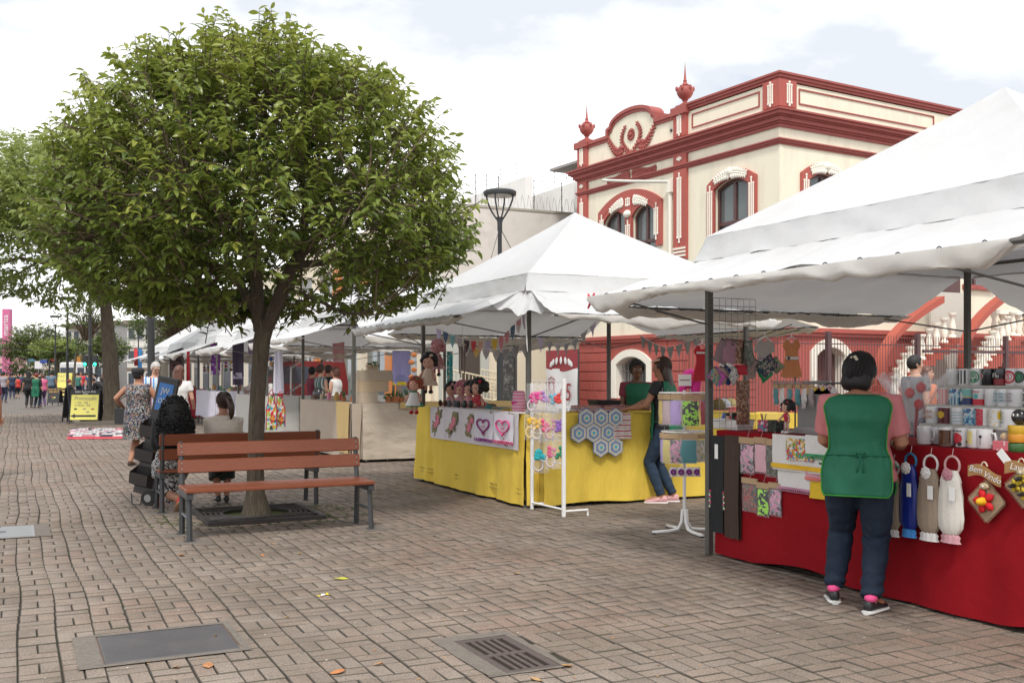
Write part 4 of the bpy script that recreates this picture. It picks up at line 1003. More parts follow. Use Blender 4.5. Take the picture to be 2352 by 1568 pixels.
limb([tp(580,560),tp(500,470,.5),tp(430,360,.9),tp(380,260,1.0)],.045,.014)
limb([tp(590,640),tp(560,560,-.7),tp(500,480,-1.3),tp(440,430,-1.6)],.045,.014)
limb([tp(672,610),tp(760,520,-.9),tp(840,440,-1.4)],.040,.012)
limb([tp(672,610),tp(700,520,.9),tp(760,420,1.5)],.040,.012)
limb([tp(575,520),tp(590,400,.1),tp(610,250),tp(620,120)],.035,.010)
limb([tp(594,700),tp(520,690,.6),tp(420,670,1.0),tp(330,640,1.2)],.035,.010)
# crown surface: superellipsoid with lumps; the outline follows the photo
rs = np.random.RandomState(11)
CU, CV_, CX = 590, 478, 0
def crown_r(d):
    """radius (m) of the crown from its centre towards unit direction d = (right, depth, up)"""
    x,y,z = d; rx_ = 2.33 if x > 0 else 2.14; up_ = 1.82 if z > 0 else 1.22
    e = 1.95 if z > 0 else 2.5
    r = (abs(x/rx_)**e+abs(y/2.2)**e+abs(z/up_)**e)**(-1/e)
    return r*(1+.085*noise.noise((x*2.6+5,y*2.6,z*2.6))+.05*noise.noise((x*6,y*6,z*6+3)))
cc = np.array(atz(CU,CV_,ZT))-T0
SPt = []; SDr = []; NF = []
while len(SPt) < 3700:
    d = rs.randn(3); d /= np.linalg.norm(d); R_ = crown_r(d); q = rs.rand()
    f = rs.uniform(.80,1.0) if q < .70 else rs.uniform(.35,.80)
    p = d*R_*f
    # open underside round the trunk and thinner lower right
    lu = 590+p[0]*FP/ZT; lv = CV_-p[2]*FP/ZT
    if p[2] < -.42 and hypot(p[0]-.2,p[1]) < .85: continue
    if lv > 660 and 585 < lu < 690 and p[1] < .9: continue
    if lv > 560 and lu > 640 and lu < 800 and rs.rand() < .62: continue
    if lv > 640 and lu > 690 and rs.rand() < .45: continue
    if noise.noise((p[0]*1.9+9,p[1]*1.9,p[2]*1.9)) < -.30 and f < .9: continue
    SPt.append(cc+RV*p[0]+FV*p[1]+UP*p[2])
    o = d*np.array((1,1,.55)); dd = RV*o[0]+FV*o[1]+UP*(o[2]+.55)
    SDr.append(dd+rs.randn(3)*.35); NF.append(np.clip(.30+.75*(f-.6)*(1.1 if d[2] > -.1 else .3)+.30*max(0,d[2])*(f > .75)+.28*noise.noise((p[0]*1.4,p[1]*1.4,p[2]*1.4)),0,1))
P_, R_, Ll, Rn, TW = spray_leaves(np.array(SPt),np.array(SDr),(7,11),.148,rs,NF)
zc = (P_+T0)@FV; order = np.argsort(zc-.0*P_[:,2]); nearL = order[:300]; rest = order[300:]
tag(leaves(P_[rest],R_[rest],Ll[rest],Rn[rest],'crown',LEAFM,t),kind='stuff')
lm = fastmesh('leaf',LV_,LT_,[LEAF1],smooth=True)
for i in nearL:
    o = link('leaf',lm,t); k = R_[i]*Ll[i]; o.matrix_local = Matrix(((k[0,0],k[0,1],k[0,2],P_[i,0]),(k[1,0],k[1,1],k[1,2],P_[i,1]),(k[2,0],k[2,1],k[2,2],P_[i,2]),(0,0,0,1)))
m = M()
for a,b in TW: m.tube([a,(a+b)/2+np.array((0,0,.015)),b],[.006,.0045,.002],4,cap=False)
allp = [(p,r) for P,R in limbs for p,r in zip(P[4:],R[4:])]
for i in range(0,len(SPt),9):     # twigs reaching from the limbs into the crown
    s = Vector(SPt[i]); p,r = min(allp,key=lambda q: (q[0]-s).length)
    mid = p.lerp(s,.5)+Vector((0,0,-.08)); m.tube([p,mid,s],[min(.014,r*.6),.010,.005],5,cap=False)
tag(m.obj('twigs',TWIG,t),kind='stuff')
def far_tree(label, u, v, vb, z, rx_, rz_, nsp, Ls, m_, seed, trunk=(.2,.12), uc=None, group='trees further down the street', spread=.85, per=(6,9), inner=.45):
    base = np.array(atz(u,vb,z)); base[2] = 0; t = thing('street_tree',label,'tree',tuple(base),0,group); rs = np.random.RandomState(seed)
    c = np.array(atz(uc or u,v,z))-base; S_ = []; D_ = []; N_ = []
    while len(S_) < nsp:
        d = rs.randn(3); d /= np.linalg.norm(d); f = rs.uniform(.75,1) if rs.rand() < .6 else rs.uniform(inner,.8)
        r = (1+.22*noise.noise((d[0]*2+seed,d[1]*2,d[2]*2))+.10*noise.noise((d[0]*5,d[1]*5+seed,d[2]*5)))*f
        if d[2] < -.35 and f < spread: continue
        S_.append(c+np.array((d[0]*rx_*r,d[1]*rx_*r,d[2]*rz_*r))); D_.append(d*np.array((1,1,.5))+np.array((0,0,.4))+rs.randn(3)*.4); N_.append(np.clip(.35+.35*d[2]+.4*noise.noise((d[0]*3,d[1]*3,d[2]*3+seed)),0,1))
    P,R,L_,rn,TW = spray_leaves(np.array(S_),np.array(D_),per,Ls,rs,N_)
    tag(leaves(P,R,L_,rn,'crown',m_,t),kind='stuff')
    m = M(); h = c[2]; m.tube([(0,0,0),(0,0,.5),tuple(c*np.array((.05,.05,.30))),tuple(c*np.array((.16,.16,.58))),tuple(c*np.array((.8,.8,.9)))],[trunk[0]*1.3,trunk[0],trunk[0]*.95,trunk[1],trunk[1]*.5],14); m.obj('trunk',BARK,t,smooth=70)
    m = M()
    for i in range(0,nsp,max(1,nsp//60)):
        m.tube([tuple(c*np.array((.8,.8,.75))),tuple((c*.9+S_[i])/2),tuple(S_[i])],[trunk[1]*.5,trunk[1]*.3,.01],5,cap=False)
    tag(m.obj('branches',TWIG,t),kind='stuff')
    return t
far_tree('tall pale-leaved tree with a thick straight trunk beside the yellow sandwich board',258,505,962,31.5,4.4,2.55,3800,.25,LEAFB,21,(.25,.17),uc=165,per=(7,10))
far_tree('slender young tree with sparse leaves by the lamp posts',168,735,930,56,1.9,1.4,110,.30,LEAFD,22,(.07,.05),uc=205,inner=.2)
far_tree('large round yellow-green tree at the far end of the street',88,805,905,105,3.9,2.9,1000,.42,LEAFD,23,(.22,.15),per=(6,9))
far_tree('low dark-green tree under the far lamp posts',132,800,905,92,2.3,.9,300,.40,LEAFM,24,(.15,.1))
far_tree('bushy tree behind the far tents, right of the thick trunk',395,735,905,75,3.2,2.4,500,.36,LEAFD,25,(.2,.15))
far_tree('small round tree between the thick trunk and the far signs',238,800,900,88,2.2,1.6,260,.4,LEAFD,26,(.15,.1))
# kerb of the second tree
a = gp(258,972); t = thing('tree_kerb','low square stone kerb round the thick trunk of the second tree','kerb',(a[0],a[1],0),0)
for (x0,y0,x1,y1) in ((-1.1,-1.1,1.1,-.95),(-1.1,.95,1.1,1.1),(-1.1,-.95,-.95,.95),(.95,-.95,1.1,.95)): M().chbox((x0,y0,-.03),(x1,y1,.12),.01).obj('kerb_stone',CONC,t)
# ---------------------------------------------------------------- street lamps
def lamp(x, y, label, h=5.9):
    t = thing('street_lamp',label,'street lamp',(x,y,0),0,'black lamp posts along the street')
    M().lathe([(.11,0),(.11,.04),(.075,.06),(.075,2.6),(.082,2.62),(.082,2.70),(.055,2.72),(.05,h-.95),(.06,h-.93),(.06,h-.75),(.10,h-.62)],12).obj('pole',METAL,t,smooth=40)
    M().lathe([(.38,h-.10),(.40,h-.06),(.40,h-.01),(.36,h+.02),(.001,h+.03)],20).obj('cap',METAL,t,smooth=40)
    for k in range(4):
        a = pi/4+k*pi/2; c,s = cos(a),sin(a)
        M().tube([(.08*c,.08*s,h-.66),(.22*c,.22*s,h-.45),(.32*c,.32*s,h-.22),(.34*c,.34*s,h-.08)],.022,6).obj('arm',METAL,t)
    M().lathe([(.001,h-.115),(.30,h-.115),(.30,h-.10),(.001,h-.10)],18).obj('lens',plain('lamp_lens',(.5,.5,.48),.3),t)
    return t
def lpos(u, z): p = atz(u,862,z); return p[0],p[1]
lp = lpos(1148,24.1); l0 = lamp(*lp,'black lamp post rising behind the yellow stall tent')
for s in (-1,1): M().tube([(0,0,5.05),(s*.75,-.5,3.3)],.009,4).obj('guy_wire',METAL,l0)
for u,z,lab in ((347,21,'black lamp post just behind the man in the striped shirt'),(207,39.6,'black lamp post next to the thick trunk, its top hidden in leaves'),(155,57,'third black lamp post, its cap just below the leaves'),(127,74.5,'fourth black lamp post against the sky'),(113,97,'small far black lamp post in front of the round tree'),(318,90,'tiny far lamp post right of the thick trunk')):
    p = lpos(u,z); lamp(p[0],p[1],lab)
# ---------------------------------------------------------------- benches
SLAT = mat('red_brown_slats', (.17,.042,.014), .45, var=.22, scale=5, stretch=(1.5,30,30), bump=.12, bscale=14, stain=(.33,.13,.08), stscale=11, stamt=.45)
def make_bench(label, loc, rz, w=1.78):
    t = thing('bench',label,'bench',loc,rz,'slatted wooden benches')
    h = w/2
    for s in (-1,1):
        x = s*(h-.035)
        fr = M(); fr.tube([(x,.18,0),(x,.155,.42)],.027,4,up=(1,0,0)); fr.tube([(x,.155,.40),(x,.235,.87)],.025,4,up=(1,0,0)); fr.obj('rear_upright',METAL,t)
        M().tube([(x,-.30,0),(x,-.25,.40)],.026,4,up=(1,0,0)).obj('leg',METAL,t)
        M().chbox((x-.03,-.31,.375),(x+.03,.20,.432),.004).obj('seat_bracket',METAL,t)
        M().tube([(x,-.285,.20),(x,.17,.20)],.016,6).obj('crossbar',METAL,t)
        for yy in (-.30,.18): M().box((x-.05,yy-.05,0),(x+.05,yy+.05,.006)).obj('foot_plate',METAL,t)
    for k in range(3):
        y0 = -.325+k*.172; M().chbox((-h,y0,.434),(h,y0+.160,.470),.007).obj('slat',SLAT,t)
    for z0 in (.575,.735):
        m = M().chbox((-h,-.018,0),(h,.018,.125),.006); T = Matrix.Translation((0,.150+(z0-.40)*.17,z0)) @ Matrix.Rotation(-.17,4,'X')
        q = M().add([T@Vector(p) for p in m.v],m.f); q.obj('slat',SLAT,t)
        for s in (-1,1):
            for dz in (.035,.09): 
                c = T@Vector((s*(h-.035),-.02,dz)); M().ell(c,(.008,.005,.008),6,4).obj('bolt',STEEL,t)
    return t
b1 = make_bench('empty red-brown slatted bench in front of the nearest trunk',((gp(425,1243)[0]+gp(853,1210)[0])/2,9.75,0),0)
b2 = make_bench('red-brown bench with two seated women, behind the nearest trunk',((gp(370,1180)[0]+gp(725,1155)[0])/2,11.72,0),pi)
a = gp(143,930); b3 = make_bench('distant slatted bench by the black menu board with a seated woman',(a[0]+.3,a[1]+.4,0),pi/2+.2,1.5)
for (x,y) in ((1.41,9.42),(1.41,9.9),(3.12,9.45),(1.45,11.55),(3.15,11.55)):
    m = M(); m.grid(lambda s,q: (x+(s-.5)*.34, y+(q-.5)*.28, .0015+.004*(1-abs(2*s-1))*(1-abs(2*q-1))),6,6)
    m.obj('concrete_patch',CONC,PVT,smooth=60)
# ---------------------------------------------------------------- people
def evalmesh(m, name, mods):
    me = m.mesh('tmp',[]); o = bpy.data.objects.new('tmp',me); TMP.collection.objects.link(o)
    for ty,kw in mods:
        d = o.modifiers.new(ty,ty)
        for a,b in kw.items(): setattr(d,a,b)
    r = bpy.data.meshes.new_from_object(o.evaluated_get(tmpdg())); r.name = name
    bpy.data.objects.remove(o); bpy.data.meshes.remove(me); return r
def skin(m, name, vox, it, mt, parent, wr=0, ws=9, off=0, leg=0):
    me = evalmesh(m, name, [('REMESH',dict(mode='VOXEL',voxel_size=vox)),('SMOOTH',dict(factor=.5,iterations=it))])
    if wr:          # cloth folds
        n = len(me.vertices); c_ = np.empty(n*3,np.float32); no = np.empty(n*3,np.float32); me.vertices.foreach_get('co',c_); me.vertex_normals.foreach_get('vector',no)
        c_ = c_.reshape(-1,3); no = no.reshape(-1,3); NN = noise.noise
        k = np.array([NN((x*ws+off,y*ws,z*ws*1.5))*.7+NN((x*ws*2.4,y*ws*2.4+off,z*ws*1.2+x*ws))*.5 for x,y,z in c_.tolist()],np.float32)
        if leg:
            Z = c_[:,2]; ph = np.array([NN((x*6,y*6,z*3)) for x,y,z in c_.tolist()],np.float32); k += .8*np.sin(Z*85+ph*7)*(np.exp(-((Z-.13)/.09)**2)+.6*np.exp(-((Z-.45)/.07)**2)+.5*np.exp(-((Z-.80)/.06)**2))
        me.vertices.foreach_set('co',(c_+no*(wr*k)[:,None]).ravel()); me.update()
    me.materials.append(mt); me.polygons.foreach_set('use_smooth',[True]*len(me.polygons)); return link(name,me,parent)
def ik(a, c, l1, l2, pole):
    a, c, pole = Vector(a), Vector(c), Vector(pole); d = c-a; L_ = d.length; mx_ = (l1+l2)*.995
    if L_ > mx_: c = a+d*(mx_/L_); d = c-a; L_ = mx_
    x = (l1*l1-l2*l2+L_*L_)/(2*L_); h = sqrt(max(0,l1*l1-x*x)); u = d.normalized(); p = pole-u*pole.dot(u); p.normalize()
    return a+u*x+p*h, c
TF = [(-.11,.125,.10),(-.03,.172,.122),(.06,.165,.118),(.17,.134,.100),(.27,.140,.110),(.35,.153,.124),(.43,.166,.104),(.48,.150,.082),(.515,.085,.064),(.54,.056,.056)]
TMn = [(-.11,.125,.10),(-.03,.158,.112),(.06,.152,.112),(.17,.146,.108),(.27,.158,.116),(.35,.174,.120),(.43,.188,.104),(.48,.168,.082),(.515,.085,.064),(.54,.060,.060)]
SKIN = {'l': mat('skin_light',(.52,.29,.20),.55,var=.08,scale=30), 'm': mat('skin_tan',(.36,.17,.10),.55,var=.08,scale=30), 'd': mat('skin_brown',(.16,.075,.045),.5,var=.08,scale=30)}
HAIR = {'black': mat('hair_black',(.008,.007,.007),.6,var=.5,scale=40,stretch=(1,1,.1)), 'brown': mat('hair_brown',(.045,.022,.014),.42,var=.45,scale=40,stretch=(1,1,.1)), 'grey': mat('hair_grey',(.42,.40,.37),.55,var=.2,scale=40), 'red': mat('hair_red',(.16,.02,.015),.5,var=.3,scale=40), 'auburn': mat('hair_auburn',(.10,.035,.02),.45,var=.4,scale=40,stretch=(1,1,.1))}
EYEW, EYED, LIP = plain('eye_white',(.7,.68,.65),.25), plain('eye_dark',(.02,.012,.01),.15), plain('lip_pink',(.33,.10,.09),.5)
DENIM = mat('dark_denim',(.004,.014,.034),.8,var=.35,scale=12,bump=.25,bscale=160,stain=(.018,.038,.066),stscale=4,stamt=.6)
GREENF = mat('green_tabard_cloth',(.004,.115,.058),.7,var=.08,scale=14,bump=.2,bscale=200)
LIME = pc((.03,.22,.025))
def person(label, loc, rz, H=1.65, w=1.0, male=False, sk='m', hair='short', hc='black', lean=0, pelvis=None, lh=None, rh=None, lf=None, rf=None, fy=(.15,-.15), headyaw=0, headpitch=0,
           top=None, sleeve=.5, bottom=None, kind='trousers', hem=.45, shoe=BLACKP, sole=None, apron=None, vox=.014, face=False, group=None, wr=.004, cuff=1.0, elb=(0,-1,-.35), knee=(0,1,0), hipoff=.0, hs=1.0, nk=.125):
    k = H/1.65; t = thing('person',label,'person',loc,rz,group)
    hz = .885*k if pelvis is None else pelvis; P0 = Vector((hipoff,0,hz)); s = Vector((0,sin(lean),cos(lean))); f = Vector((0,cos(lean),-sin(lean))); X = Vector((1,0,0))
    tab = TMn if male else TF
    def ring(tt, off=0, n=20, sc=1):
        tt_ = tt/k
        for (a,b) in zip(tab,tab[1:]):
            if tt_ <= b[0] or b is tab[-1]:
                q = min(1,max(0,(tt_-a[0])/(b[0]-a[0]))); q = q*q*(3-2*q); rx_, ry_ = a[1]+(b[1]-a[1])*q, a[2]+(b[2]-a[2])*q; break
        ww = 1+(w-1)*min(1,max(0,(.53-tt_)/.06)); rx_, ry_ = rx_*k*ww+off, ry_*k*(1+(ww-1)*1.25)+off
        return lambda a: P0+s*tt+X*(rx_*sc*abs(cos(a))**.85*(1 if cos(a) > 0 else -1))+f*(ry_*sc*abs(sin(a))**.85*(1 if sin(a) > 0 else -1))
    def rings(t0, t1, off, n=20, steps=14): return [[ring(t0+(t1-t0)*i/steps,off)(2*pi*j/n) for j in range(n)] for i in range(steps+1)]
    N_ = P0+s*.53*k; SW = (.178 if male else .158)*k*(1+(w-1)*.75)
    sh = {d: P0+s*.462*k+X*d*SW for d in (-1,1)}; aw_ = .9+.1*w if w < 1 else 1+(w-1)*.9
    hands = {-1: lh or (-.24*k*w,.06,hz-.10*k), 1: rh or (.24*k*w,.06,hz-.10*k)}; arm = {}
    for d in (-1,1):
        e, h = ik(sh[d],hands[d],.275*k,.245*k,(elb[0]*d+d*.35,elb[1],elb[2])); arm[d] = (e,h)
    hip = {d: P0+Vector((d*.088*k*(1+(w-1)*.6),0,-.05*k)) for d in (-1,1)}; feet = {-1: lf or (-.10*k,0,.085), 1: rf or (.10*k,0,.085)}; leg = {}
    for d in (-1,1):
        kn, an = ik(hip[d],feet[d],.41*k,.41*k,knee if not isinstance(knee,dict) else knee[d]); leg[d] = (kn,an)
    # head frame
    hd = N_+Vector((0,sin(lean*.6+headpitch*.4),cos(lean*.6)))*nk*k; HM = Matrix.Translation(hd) @ Matrix.Rotation(headyaw,4,'Z') @ Matrix.Rotation(-headpitch-lean*.3,4,'X') @ Matrix.Scale(k*hs,4)
    b = M(); ar = (.046 if male else .042)*k*aw_
    for d in (-1,1):
        e,h = arm[d]; b.tube([sh[d]-X*d*.02,sh[d].lerp(e,.3),e,e.lerp(h,.3),h],[ar*1.12,ar*1.05,ar*.84,ar*.86,ar*.60],10)
        hdv = (h-e).normalized(); side = hdv.cross(Vector((0,0,1))); side = side.normalized() if side.length > .2 else Vector((0,1,0)); nrm = side.cross(hdv)*(1); hk = k
        b.tube([h-hdv*.02,h+hdv*.03*hk,h+hdv*.085*hk],[.026*hk,.036*hk,.037*hk],8,flat=.55,up=tuple(nrm))
        if vox <= .012:
            for q,(o_,ln) in enumerate(((-.030,.062),(-.010,.074),(.010,.070),(.029,.054))):
                p0 = h+hdv*.078*hk+side*o_*hk; p1 = p0+(hdv*.85-nrm*.45)*ln*.55*hk; p2 = p1+(hdv*.35-nrm*.9)*ln*.5*hk; b.tube([p0,p1,p2],[.0098*hk,.0092*hk,.0078*hk],6)
            p0 = h+hdv*.025*hk-side*d*-.030*hk; p1 = p0+(hdv*.7+side*d*.55-nrm*.3)*.045*hk; b.tube([p0,p1,p1+(hdv*.9-nrm*.4)*.03*hk],[.013*hk,.0105*hk,.0085*hk],6)
        kn,an = leg[d]; lw = (1+(w-1)*.8)*k
        b.tube([hip[d],hip[d].lerp(kn,.5),kn,kn.lerp(an,.32),kn.lerp(an,.75),an,an+Vector((0,0,-.05))],[.080*lw,.072*lw,.053*lw,.054*lw,.038*lw,.036*k,.034*k],10)
        fa = fy[0 if d < 0 else 1]; fd = Vector((-sin(fa),cos(fa),-.25)); b.tube([an+Vector((0,0,-.03)),an+fd*.10*k+Vector((0,0,-.015)),an+fd*.16*k+Vector((0,0,-.015))],[.032*k,.034*k,.024*k],8)
    b.loft(rings(-.11*k,.54*k,-.008))
    b.tube([N_-s*.05,N_+s*.02,hd+Vector((0,-.012,-.03))],[.055*k*(1.1 if male else 1)*(1+(w-1)*.4),.052*k*(1.12 if male else .98)*(1+(w-1)*.3),.052*k],12)
    hm = M(); hm.ell((0,-.004,.022),(.073,.093,.096),18,12); hm.ell((0,.022,-.052),(.053,.064,.064),14,10); hm.ell((0,.066,-.086),(.024,.022,.018),10,7)
    hm.tube([(0,.084,.034),(0,.100,.004),(0,.108,-.012)],[.008,.012,.013],8); hm.ell((0,.096,-.016),(.017,.012,.010),8,6); hm.ell((0,.080,.046),(.052,.014,.010),10,6)
    for d in (-1,1): hm.ell((d*.034,.062,-.014),(.026,.026,.022),10,7); hm.ell((d*.074,-.008,.004),(.010,.020,.032),8,7,R=Matrix.Rotation(d*.35,3,'Z'))
    hm.ell((0,.084,-.050),(.024,.011,.011),8,6); b.add([HM@Vector(p) for p in hm.v],hm.f)
    skin(b,'body',vox,3 if vox < .02 else 2,SKIN[sk],t)
    if face:
        for d in (-1,1):
            M().add([HM@Vector(p) for p in M().ell((d*.031,.0835,.020),(.0135,.008,.0075),8,6).v],M().ell((0,0,0),(1,1,1),8,6).f).obj('eye',EYEW,t,180)
            M().add([HM@Vector(p) for p in M().ell((d*.031,.0895,.019),(.0062,.004,.0065),8,6).v],M().ell((0,0,0),(1,1,1),8,6).f).obj('iris',EYED,t,180)
            q = M().tube([(d*.014,.0935,.040),(d*.032,.0935,.046),(d*.050,.082,.040)],[.004,.005,.003],5); M().add([HM@Vector(p) for p in q.v],q.f).obj('eyebrow',HAIR[hc],t,180)
        q = M().tube([(-.024,.088,-.051),(-.010,.0965,-.047),(0,.0955,-.049),(.010,.0965,-.047),(.024,.088,-.051)],[.002,.006,.005,.006,.002],6,flat=1.2); M().add([HM@Vector(p) for p in q.v],q.f).obj('mouth',LIP,t,180)
    # ---- clothes
    ao = .014*k
    if top:
        m = M(); m.loft(rings((-.08 if kind != 'dress' else .0)*k,.508*k,.013*k))
        for d in (-1,1):
            e,h = arm[d]
            if sleeve <= .02: m.ell(sh[d]-X*d*.02,(ar*1.25,ar*1.3,ar*1.1),10,7); continue
            if sleeve <= 1: en = sh[d].lerp(e,sleeve); m.tube([sh[d]-X*d*.045-s*.01,sh[d]+s*.004,sh[d].lerp(e,sleeve*.5),en],[ar*1.25+ao*.6,ar*1.16+ao,ar*1.1+ao*1.1,ar*1.0+ao*1.35],12)
            else: en = e.lerp(h,sleeve-1); m.tube([sh[d]-X*d*.045-s*.01,sh[d]+s*.004,e,en],[ar*1.25+ao*.6,ar*1.16+ao,ar*.92+ao,ar*.75+ao],12)
        skin(m,'shirt' if kind != 'dress' else 'bodice',max(.011,vox),2,top,t,wr,off=loc[0])
    if kind == 'trousers' and bottom:
        m = M(); m.loft(rings(-.115*k,.13*k,.010*k))
        for d in (-1,1):
            kn,an = leg[d]; lw = (1+(w-1)*.85)*k; m.tube([hip[d]+Vector((0,0,.05*k)),hip[d].lerp(kn,.45),kn,kn.lerp(an,.35),kn.lerp(an,.97*cuff)],[.094*lw,.086*lw,.068*lw,.066*lw,.052*lw if cuff > .6 else .072*lw],14)
        skin(m,'trousers',max(.011,vox),2,bottom,t,wr*1.2,ws=11,off=loc[1],leg=pelvis is None and vox < .013)
    elif kind in ('skirt','dress') and bottom:
        m = M(); n = 28; rr = []; z0 = (.17 if kind == 'skirt' else .20)*k; zl = hz+z0-hem*k if pelvis is None else 0
        if pelvis is None:
            for i in range(15):
                q = i/14; z = hz+z0-(hz+z0-hem*k)*q; base = ring(max(-.03*k,(z-hz)),.016*k); fl = 1+.10*max(0,q-.45)
                rr.append([Vector((base(a).x*fl, base(a).y*fl, z))+Vector((cos(a),sin(a),0))*(.012*q*sin(a*7+loc[0]*9)) for a in [2*pi*j/n for j in range(n)]])
            m.loft(rr); me = m.mesh('skirt',[bottom],60); o = link('skirt',me,t)
        else:
            m.loft(rings(-.12*k,.16*k,.014*k))
            for d in (-1,1):
                kn,an = leg[d]; m.tube([hip[d],hip[d].lerp(kn,.6),kn+Vector((0,.02,0)),kn.lerp(an,hem)],[.105*k*w,.098*k*w,.085*k,.10*k],12)
            a,c = leg[-1][0],leg[1][0]; m.tube([a.lerp(c,.1),a.lerp(c,.9)],[.075*k,.075*k],10); m.tube([leg[-1][0].lerp(leg[-1][1],hem*.8),leg[1][0].lerp(leg[1][1],hem*.8)],[.07*k,.07*k],10)
            skin(m,'skirt',max(.012,vox),3,bottom,t,wr,off=loc[0])
    # ---- shoes
    for d in (-1,1):
        kn,an = leg[d]; fa = fy[0 if d < 0 else 1]; pitch = 0
        if an.z > .11: pitch = min(1.2,(an.z-.085)*9)
        T = Matrix.Translation(an) @ Matrix.Rotation(fa,4,'Z') @ Matrix.Rotation(-pitch,4,'X') @ Matrix.Scale(k,4)
        U = M(); sr = []
        for y,hw_,z0,z1 in ((-.066,.020,-.07,-.02),(-.055,.034,-.075,-.0),(-.02,.040,-.075,.012),(.03,.040,-.075,.0),(.08,.043,-.075,-.022),(.13,.047,-.075,-.035),(.165,.040,-.073,-.042),(.185,.022,-.070,-.052)):
            sr.append([(hw_*cos(a)*(1 if sin(a) < 0 else .86), y, (z0+z1)/2+(z1-z0)/2*sin(a)) for a in [2*pi*j/12 for j in range(12)]])
        U.loft(sr); sh_ = M().add([T@Vector(p) for p in U.v],U.f).obj('shoe',shoe,t,60)
        if sole:
            V = M().loft([[(hw_*1.1*cos(a), y, -.078+.014*sin(a)) for a in [2*pi*j/12 for j in range(12)]] for y,hw_ in ((-.075,.022),(-.055,.038),(.0,.042),(.06,.044),(.13,.050),(.17,.042),(.195,.02))]); M().add([T@Vector(p) for p in V.v],V.f).obj('sole',sole,sh_,60)
    # ---- tabard apron: back and front panels joined by side ties
    if apron:
        piping = apron[1]; low = apron[2] if len(apron) > 2 else -.20
        for c0 in (-pi/2,pi/2):
            a0, a1 = c0-1.02, c0+1.02
            def surf(u_, v_):
                tt = (.505+(low-.505)*v_)*k; nar = 1-.10*max(0,(tt/k-.40)/.1)
                a = a0+(a1-a0)*(.5+(u_-.5)*nar); rnd = 0
                if v_ > .86: a = a0+(a1-a0)*(.5+(u_-.5)*nar*(1-.16*((v_-.86)/.14)**3))
                p = ring(max(tt,-.035*k),.026*k)(a); fl = 1.0
                if tt < -.035*k: p = p+s*(tt+.035*k)+Vector((0,0,0))
                p = p+f*(sin(c0)*(.010*sin(u_*9+loc[0])*v_+.02*v_*v_))+X*(.006*nz(u_*5,v_*6,loc[1]))
                p = p+f*(sin(c0)*(.016*nz(u_*4+3,v_*5,loc[0])+.010*abs(nz(u_*9+v_*3,v_*4-u_*2,loc[1]))+.006*cos(u_*46)*math.exp(-((v_-.64)/.10)**2)+.005*nz(u_*14,v_*2.2,loc[1]+4))); return p
            nm = 'apron_back' if c0 < 0 else 'apron_front'
            o = M().grid(surf,22,34).obj(nm,apron[0],t,180); md_ = o.modifiers.new('thick','SOLIDIFY'); md_.thickness = .004; md_.offset = 1
            ed = [surf(0,i/24) for i in range(25)]+[surf(i/16,1) for i in range(1,17)]+[surf(1,1-i/24) for i in range(1,25)]; M().tube(ed,.0055*k,5).obj('piping',piping,o,180)
            if c0 < 0:
                bl = [surf(i/14,.60)-f*.004 for i in range(15)]; M().tube(bl,.0075*k,6,flat=1.0).obj('belt_tie',apron[0],o,180)
                c_ = surf(.55,.60)-f*.014
                for q in (-1,1):
                    M().tube([c_,c_+X*q*.025+s*.018,c_+X*q*.03-s*.012,c_],[.005,.008,.008,.005],6).obj('bow_loop',apron[0],o,180); M().tube([c_,c_+X*q*.012-s*.06,c_+X*q*.02-s*.11],[.005,.007,.008],5).obj('tie_end',apron[0],o,180)
        for d in (-1,1):
            M().tube([ring(.05*k,.02*k)(0 if d > 0 else pi)+f*y for y in (-.09,-.03,.03,.09)],.007,6).obj('side_tie',apron[0],t,180)
    # ---- hair
    def cap(grow=1.09, low_=-.075, front=.050, fz=.058, jit=.004):
        q = M().ell((0,-.008,.026),(.073*grow+.006,.093*grow+.004,.096*grow+.004),26,18); keep = []
        for fc in q.f:
            c = sum((Vector(q.v[i]) for i in fc),Vector())/len(fc)
            if c.z < low_ or (c.y > front-.03*(c.z < 0) and c.z < fz+(c.y-front)*.35) or (abs(c.x) > .05 and c.z < .0 and c.y > -.01): continue
            keep.append(fc)
        r = M(); r.v = [tuple(Vector(p)*(1+jit*8*noise.noise((p[0]*70,p[1]*70,p[2]*12)))) for p in q.v]; r.f = keep; r.m = [0]*len(keep); return r
    g = None
    if hair != 'bald':
        g = cap(low_=-.11 if hair in ('short','bob') else -.09) if not (male or hair == 'crop') else cap(1.045,-.055,.045,.066,.003)
        if hair == 'bob': g.loft([[(rx_*cos(a),-.030+ry_*sin(a)-.004*sin(a*9),z) for a in [2*pi*j/20 for j in range(20)]] for z,rx_,ry_ in ((.03,.078,.064),(-.02,.088,.070),(-.07,.088,.068),(-.095,.07,.05))])
        if hair == 'bun': g.ell((0,-.11,.02),(.05,.045,.05),12,8)
        if hair == 'long':
            g.loft([[(rx_*(1+.05*sin(a*8+z*30))*cos(a),yc+ry_*(1+.05*sin(a*8))*sin(a),z) for a in [2*pi*j/24 for j in range(24)]] for z,rx_,yc,ry_ in ((.07,.070,-.03,.070),(.0,.088,-.045,.066),(-.08,.092,-.058,.058),(-.17,.090,-.075,.048),(-.27,.080,-.080,.040),(-.35,.066,-.078,.030),(-.41,.035,-.074,.014))])
        if hair == 'pony':
            g.ell((0,-.105,.045),(.032,.03,.032),10,7); g.tube([(0,-.115,.045),(.012,-.155,.01),(.022,-.165,-.07),(.026,-.150,-.15),(.022,-.135,-.21)],[.026,.040,.042,.034,.010],12)
